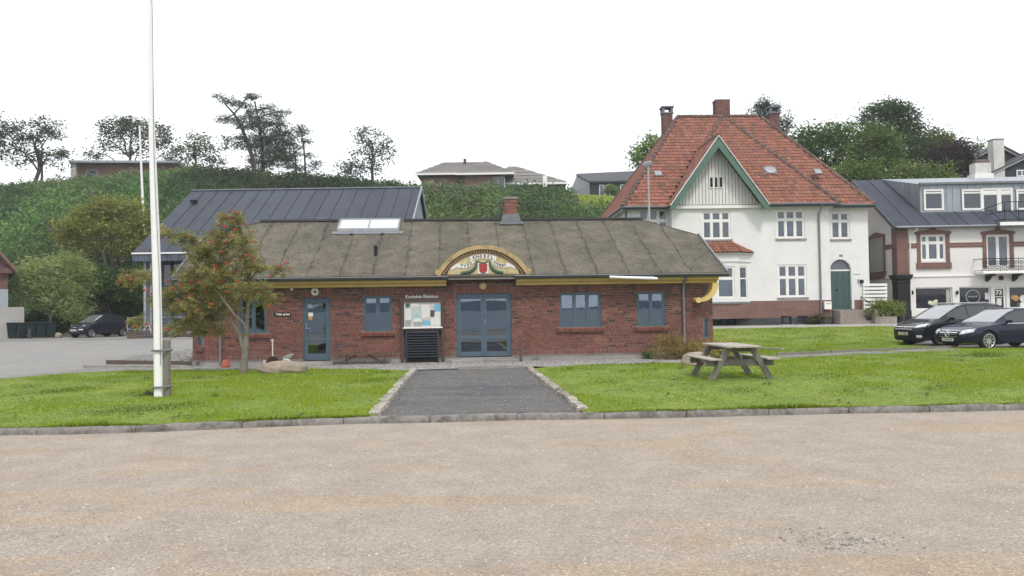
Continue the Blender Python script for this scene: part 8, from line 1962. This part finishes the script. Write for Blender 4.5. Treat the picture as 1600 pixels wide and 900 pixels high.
    def spatch(nm, s, x0, x1, z0_, z1_, mat, lift=.004, n_=8, dz=0.0): 
        return patch(nm, lambda u_, v_: ((x0 + (x1 - x0) * u_, s * (W / 2 + 1), z0_ + (z1_ - z0_) * v_ + dz * u_), (0, -s, 0)), n_, 3, mat, lift)
    for s in (-1, 1):        # mirrors and handles, door gaps
        mx, mz = spec['mirror']; f = MB(); f.cbox((mx, s * (W / 2 + .09), mz), (.13, .2, .13)); mo = f.build('mirror', paint, t, bevel=.04); f = MB(); f.bar((mx + .02, s * (W / 2 - .06), mz - .08), (mx, s * (W / 2 + .02), mz - .03), .05, .05); f.build('mirror_arm', 'trim_black', mo)
        for x in spec['gaps']: spatch('door_gap', s, x, x + .008, spec['sill'] + .08, spec['belt_z'] - .02, 'trim_black', .002, 1)
        for x in spec['handles']: spatch('door_handle', s, x - .09, x + .09, spec['belt_z'] - .13, spec['belt_z'] - .095, paint if paint != 'car_navy' else 'chrome', .018, 3)
    front(t, fpatch, spatch, patch)
    return t
def letters_on_plate(t, x, y0, y1, z0, z1):
    for i in range(6): w_ = (y1 - y0) / 7; f = MB(); yy = y0 + w_ * (i + .7); f.box(x, x + .002, yy, yy + w_ * .55, z0, z1); f.build('plate_mark', 'trim_black', t)
# dark blue estate
def merc_front(t, fp_, sp_, pa_):
    g = fp_('grille', -.42, .42, .47, .68, .47, .68, 'trim_black', .004)
    for z_ in (.535, .60): fp_('grille_bar', -.40, .40, z_, z_ + .028, z_, z_ + .028, 'chrome', .02)
    fp_('grille_rim', -.43, .43, .68, .70, .68, .70, 'chrome', .012); fp_('grille_rim', -.40, .40, .455, .475, .455, .475, 'chrome', .012)
    X = 2.39; f = MB(); f.tube([(X, .105 * math.cos(a), .575 + .105 * math.sin(a)) for a in np.linspace(0, 6.2832, 25)], .014, 6)
    for q_ in range(3): a = math.pi / 2 + q_ * 2.0944; f.tube([(X, 0, .575), (X, .1 * math.cos(a), .575 + .1 * math.sin(a))], [.02, .006], 6)
    f.build('emblem', 'chrome', t, label='round chrome three-pointed emblem on the grille')
    for s in (1, -1):
        fp_('headlight', s * .50, s * .82, .53, .70, .64, .76, 'lamp_glass', .006); fp_('headlight_rim', s * .49, s * .83, .70, .715, .765, .78, 'trim_black', .008)
        fp_('bumper_intake', s * .36, s * .78, .24, .34, .27, .40, 'trim_black', .006); fp_('bumper_trim', s * .36, s * .80, .225, .245, .245, .265, 'chrome', .012)
        sp_('sill_trim', s, -1.0, 1.0, .235, .25, 'chrome', .006); sp_('side_crease', s, -1.9, 1.0, .72, .735, 'car_navy', .012, 10, -.06)
        sp_('window_trim', s, -1.7, .75, .905, .925, 'chrome', .008, 10)
    pl = fp_('number_plate', -.26, .26, .31, .42, .31, .42, 'plate_white', .03)
    if pl: letters_on_plate(t, max(v.co.x for v in pl.data.vertices) + .001, -.24, .24, .335, .395)
    fp_('lower_intake', -.34, .34, .20, .29, .20, .29, 'trim_black', .006)
merc = dict(low=[(-2.35, .42), (-2.2, .26), (-1.9, .22), (1.9, .20), (2.2, .20), (2.35, .28)],
    belt=[(-2.35, .80), (-2.1, .90), (-1.4, .94), (0, .93), (.9, .905), (1.3, .875), (1.8, .79), (2.1, .71), (2.28, .63), (2.35, .55)],
    top=[(-2.35, .86), (-2.2, 1.05), (-1.9, 1.27), (-1.4, 1.39), (-.5, 1.445), (.0, 1.44), (.35, 1.37), (.8, 1.14), (1.15, .94), (1.3, .905), (1.8, .83), (2.1, .745), (2.28, .66), (2.35, .58)],
    w=[(-2.35, .70), (-2.2, .82), (-1.9, .885), (-1, .90), (1, .905), (1.7, .895), (2.0, .86), (2.2, .76), (2.35, .58)],
    wt=[(-2.35, .60), (-1.8, .58), (-1, .60), (0, .59), (.6, .62), (1.15, .72), (1.7, .74), (2.1, .66), (2.35, .45)],
    side_glass=[(-1.75, -.62), (-.56, .66)], windshield=(.12, 1.12), rear_glass=(-2.22, -1.75), mirror=(.72, .99), gaps=(.92, -.58), handles=(-.35, -1.35), sill=.25, belt_z=.93)
TH_ = rad(180 + 14)
def front_wheel_at(px, py, Y, rz, ax, W):
    p = AT(px, py, Y); ca, sa = math.cos(rz), math.sin(rz); y_ = W / 2 if False else (W / 2 - .1)
    return p.x - (ca * ax - sa * y_), p.y - (sa * ax + ca * y_)
cx, cy = front_wheel_at(1543, 545, 27.2, TH_, 1.5, 1.81)
car('car', 'dark blue estate car with chrome grille bars and ten-spoke wheels', (cx, cy, float(h(cx, cy)) + .006), TH_, 4.7, 1.81, merc, 'car_navy', .33, (1.5, -1.34), .235, 10, merc_front)
def toy_front(t, fp_, sp_, pa_):
    fp_('grille', -.50, .50, .655, .745, .655, .745, 'trim_black', .004); fp_('grille_bar', -.55, .55, .735, .76, .735, .76, 'chrome', .02); fp_('grille_bar', -.45, .45, .655, .67, .655, .67, 'chrome', .016)
    X = 2.21; f = MB(); f.tube([(X, .085 * math.cos(a), .70 + .06 * math.sin(a)) for a in np.linspace(0, 6.2832, 21)], .012, 6); f.tube([(X, .04 * math.cos(a), .70 + .058 * math.sin(a)) for a in np.linspace(0, 6.2832, 17)], .009, 6); f.build('emblem', 'chrome', t, label='small chrome oval emblem on the nose')
    for s in (1, -1):
        fp_('headlight', s * .52, s * .84, .70, .80, .76, .90, 'lamp_glass', .006); fp_('headlight_rim', s * .50, s * .85, .68, .70, .745, .765, 'trim_black', .008)
        fp_('fog_lamp', s * .60, s * .74, .34, .43, .34, .43, 'lamp_glass', .01); sp_('sill_trim', s, -1.0, 1.0, .25, .28, 'trim_black', .008)
        f = MB(); f.tube([(-1.7, s * .58, 1.60), (-1.0, s * .60, 1.655), (0, s * .60, 1.645), (.4, s * .61, 1.59)], .02, 6); f.build('roof_rail', 'rim_silver', t, smooth=True)
    fp_('lower_intake', -.55, .55, .25, .36, .25, .36, 'trim_black', .006)
    pl = fp_('number_plate', -.26, .26, .43, .54, .43, .54, 'plate_white', .03); fp_('plate_band', -.24, -.06, .44, .53, .44, .53, 'plate_yellow', .034)
    if pl: letters_on_plate(t, max(v.co.x for v in pl.data.vertices) + .006, -.04, .24, .455, .515)
toy = dict(low=[(-2.22, .45), (-2.1, .28), (-1.8, .24), (1.8, .21), (2.1, .20), (2.22, .26)],
    belt=[(-2.22, .90), (-2.0, 1.02), (-1.2, 1.03), (0, 1.0), (.8, .98), (1.3, .95), (1.7, .89), (2.0, .80), (2.15, .71), (2.22, .62)],
    top=[(-2.22, .98), (-2.12, 1.25), (-2.0, 1.46), (-1.75, 1.58), (-1, 1.635), (-.2, 1.635), (.25, 1.58), (.75, 1.35), (1.25, 1.06), (1.5, .985), (1.8, .91), (2.05, .82), (2.17, .73), (2.22, .65)],
    w=[(-2.22, .70), (-2.05, .84), (-1.7, .89), (1, .895), (1.6, .885), (1.9, .83), (2.1, .70), (2.22, .52)],
    wt=[(-2.22, .60), (-1.8, .60), (-1, .63), (0, .63), (.6, .65), (1.2, .72), (1.7, .72), (2.05, .6), (2.22, .42)],
    side_glass=[(-1.85, -1.05), (-1.0, -.12), (-.07, .82)], windshield=(.08, 1.30), rear_glass=(-2.18, -1.92), mirror=(.86, 1.06), gaps=(1.0, -.09, -1.03), handles=(.1, -.85), sill=.27, belt_z=1.0)
cx, cy = front_wheel_at(1469, 541, 30.2, TH_, 1.27, 1.79)
car('car', 'black people carrier with roof rails parked behind the dark blue estate car', (cx, cy, float(h(cx, cy)) + .006), TH_, 4.44, 1.79, toy, 'car_black', .325, (1.27, -1.5), .215, 7, toy_front)
def fiat_front(t, fp_, sp_, pa_):
    X = 1.79
    for s in (1, -1):
        f = MB(); f.lathe([(.115, 0), (.11, .03), (.06, .05)], (0, 0, 0), 16); Mx = Matrix.Translation((1.50, s * .58, .70)) @ Matrix.Rotation(rad(90 - 18), 4, 'Y') @ Matrix.Rotation(rad(-22 * s), 4, 'X')
        f.v = [Mx @ Vector(p) for p in f.v]; f.build('headlight', 'lamp_glass', t, smooth=True)
        fp_('fog_lamp', s * .47, s * .66, .50, .565, .50, .565, 'lamp_glass', .01); sp_('sill_trim', s, -.6, .6, .23, .25, 'chrome', .006)
    fp_('lower_intake', -.40, .40, .27, .38, .27, .38, 'trim_black', .006); fp_('bumper_trim', -.5, .5, .40, .415, .40, .415, 'chrome', .01); fp_('nose_bar', -.22, .22, .655, .67, .655, .67, 'chrome', .012)
    pl = fp_('number_plate', -.26, .26, .44, .55, .44, .55, 'plate_white', .02); 
    if pl: letters_on_plate(t, max(v.co.x for v in pl.data.vertices) + .001, -.23, .23, .465, .525)
    f = MB(); f.lathe([(.05, 0), (.045, .015)], (0, 0, 0), 14); Mx = Matrix.Translation((1.70, 0, .66)) @ Matrix.Rotation(rad(75), 4, 'Y'); f.v = [Mx @ Vector(p) for p in f.v]; f.build('emblem', 'chrome', t, label='small round emblem on the nose')
fiat = dict(low=[(-1.78, .38), (-1.6, .25), (1.5, .20), (1.7, .22), (1.78, .3)],
    belt=[(-1.78, .80), (-1.5, .93), (-.8, .95), (.3, .93), (.9, .89), (1.3, .82), (1.6, .72), (1.74, .62), (1.78, .52)],
    top=[(-1.78, .90), (-1.65, 1.12), (-1.4, 1.34), (-1.0, 1.45), (-.3, 1.49), (.15, 1.45), (.55, 1.22), (.95, .97), (1.15, .915), (1.4, .845), (1.62, .745), (1.74, .65), (1.78, .56)],
    w=[(-1.78, .62), (-1.5, .77), (-1.0, .81), (.9, .815), (1.3, .78), (1.6, .68), (1.78, .5)],
    wt=[(-1.78, .5), (-1.3, .53), (-.4, .56), (.3, .57), (.9, .65), (1.3, .63), (1.6, .52), (1.78, .38)],
    side_glass=[(-1.35, -.5), (-.45, .62)], windshield=(.08, .98), rear_glass=(-1.66, -1.22), mirror=(.62, 1.0), gaps=(.85, -.48), handles=(-.3,), sill=.25, belt_z=.93)
RZf = rad(180 + 66); p = AT(154, 522, 51.2)
car('car', 'small dark grey hatchback with round headlights parked below the bushes', (p.x, 51.2, float(h(p.x, 51.2)) + .014), RZf, 3.56, 1.63, fiat, 'car_grey', .29, (1.12, -1.17), .20, 8, fiat_front)

# ---------------------------------------------------------------- thin sea haze
hm = D.materials.new('haze_air'); hm.use_nodes = True; nt = hm.node_tree; nt.nodes.clear()
pv = nt.nodes.new('ShaderNodeVolumePrincipled'); pv.inputs['Color'].default_value = (.93, .96, 1, 1); pv.inputs['Density'].default_value = 0.0006; pv.inputs['Anisotropy'].default_value = 0.2
ho = nt.nodes.new('ShaderNodeOutputMaterial'); nt.links.new(pv.outputs[0], ho.inputs['Volume'])
f = MB(); f.box(-160, 160, -60, 175, -4, 42); M['haze_air'] = hm; o = f.build('haze', 'haze_air'); tag(o, 'thin pale sea haze over the harbour place', 'haze', kind='stuff')
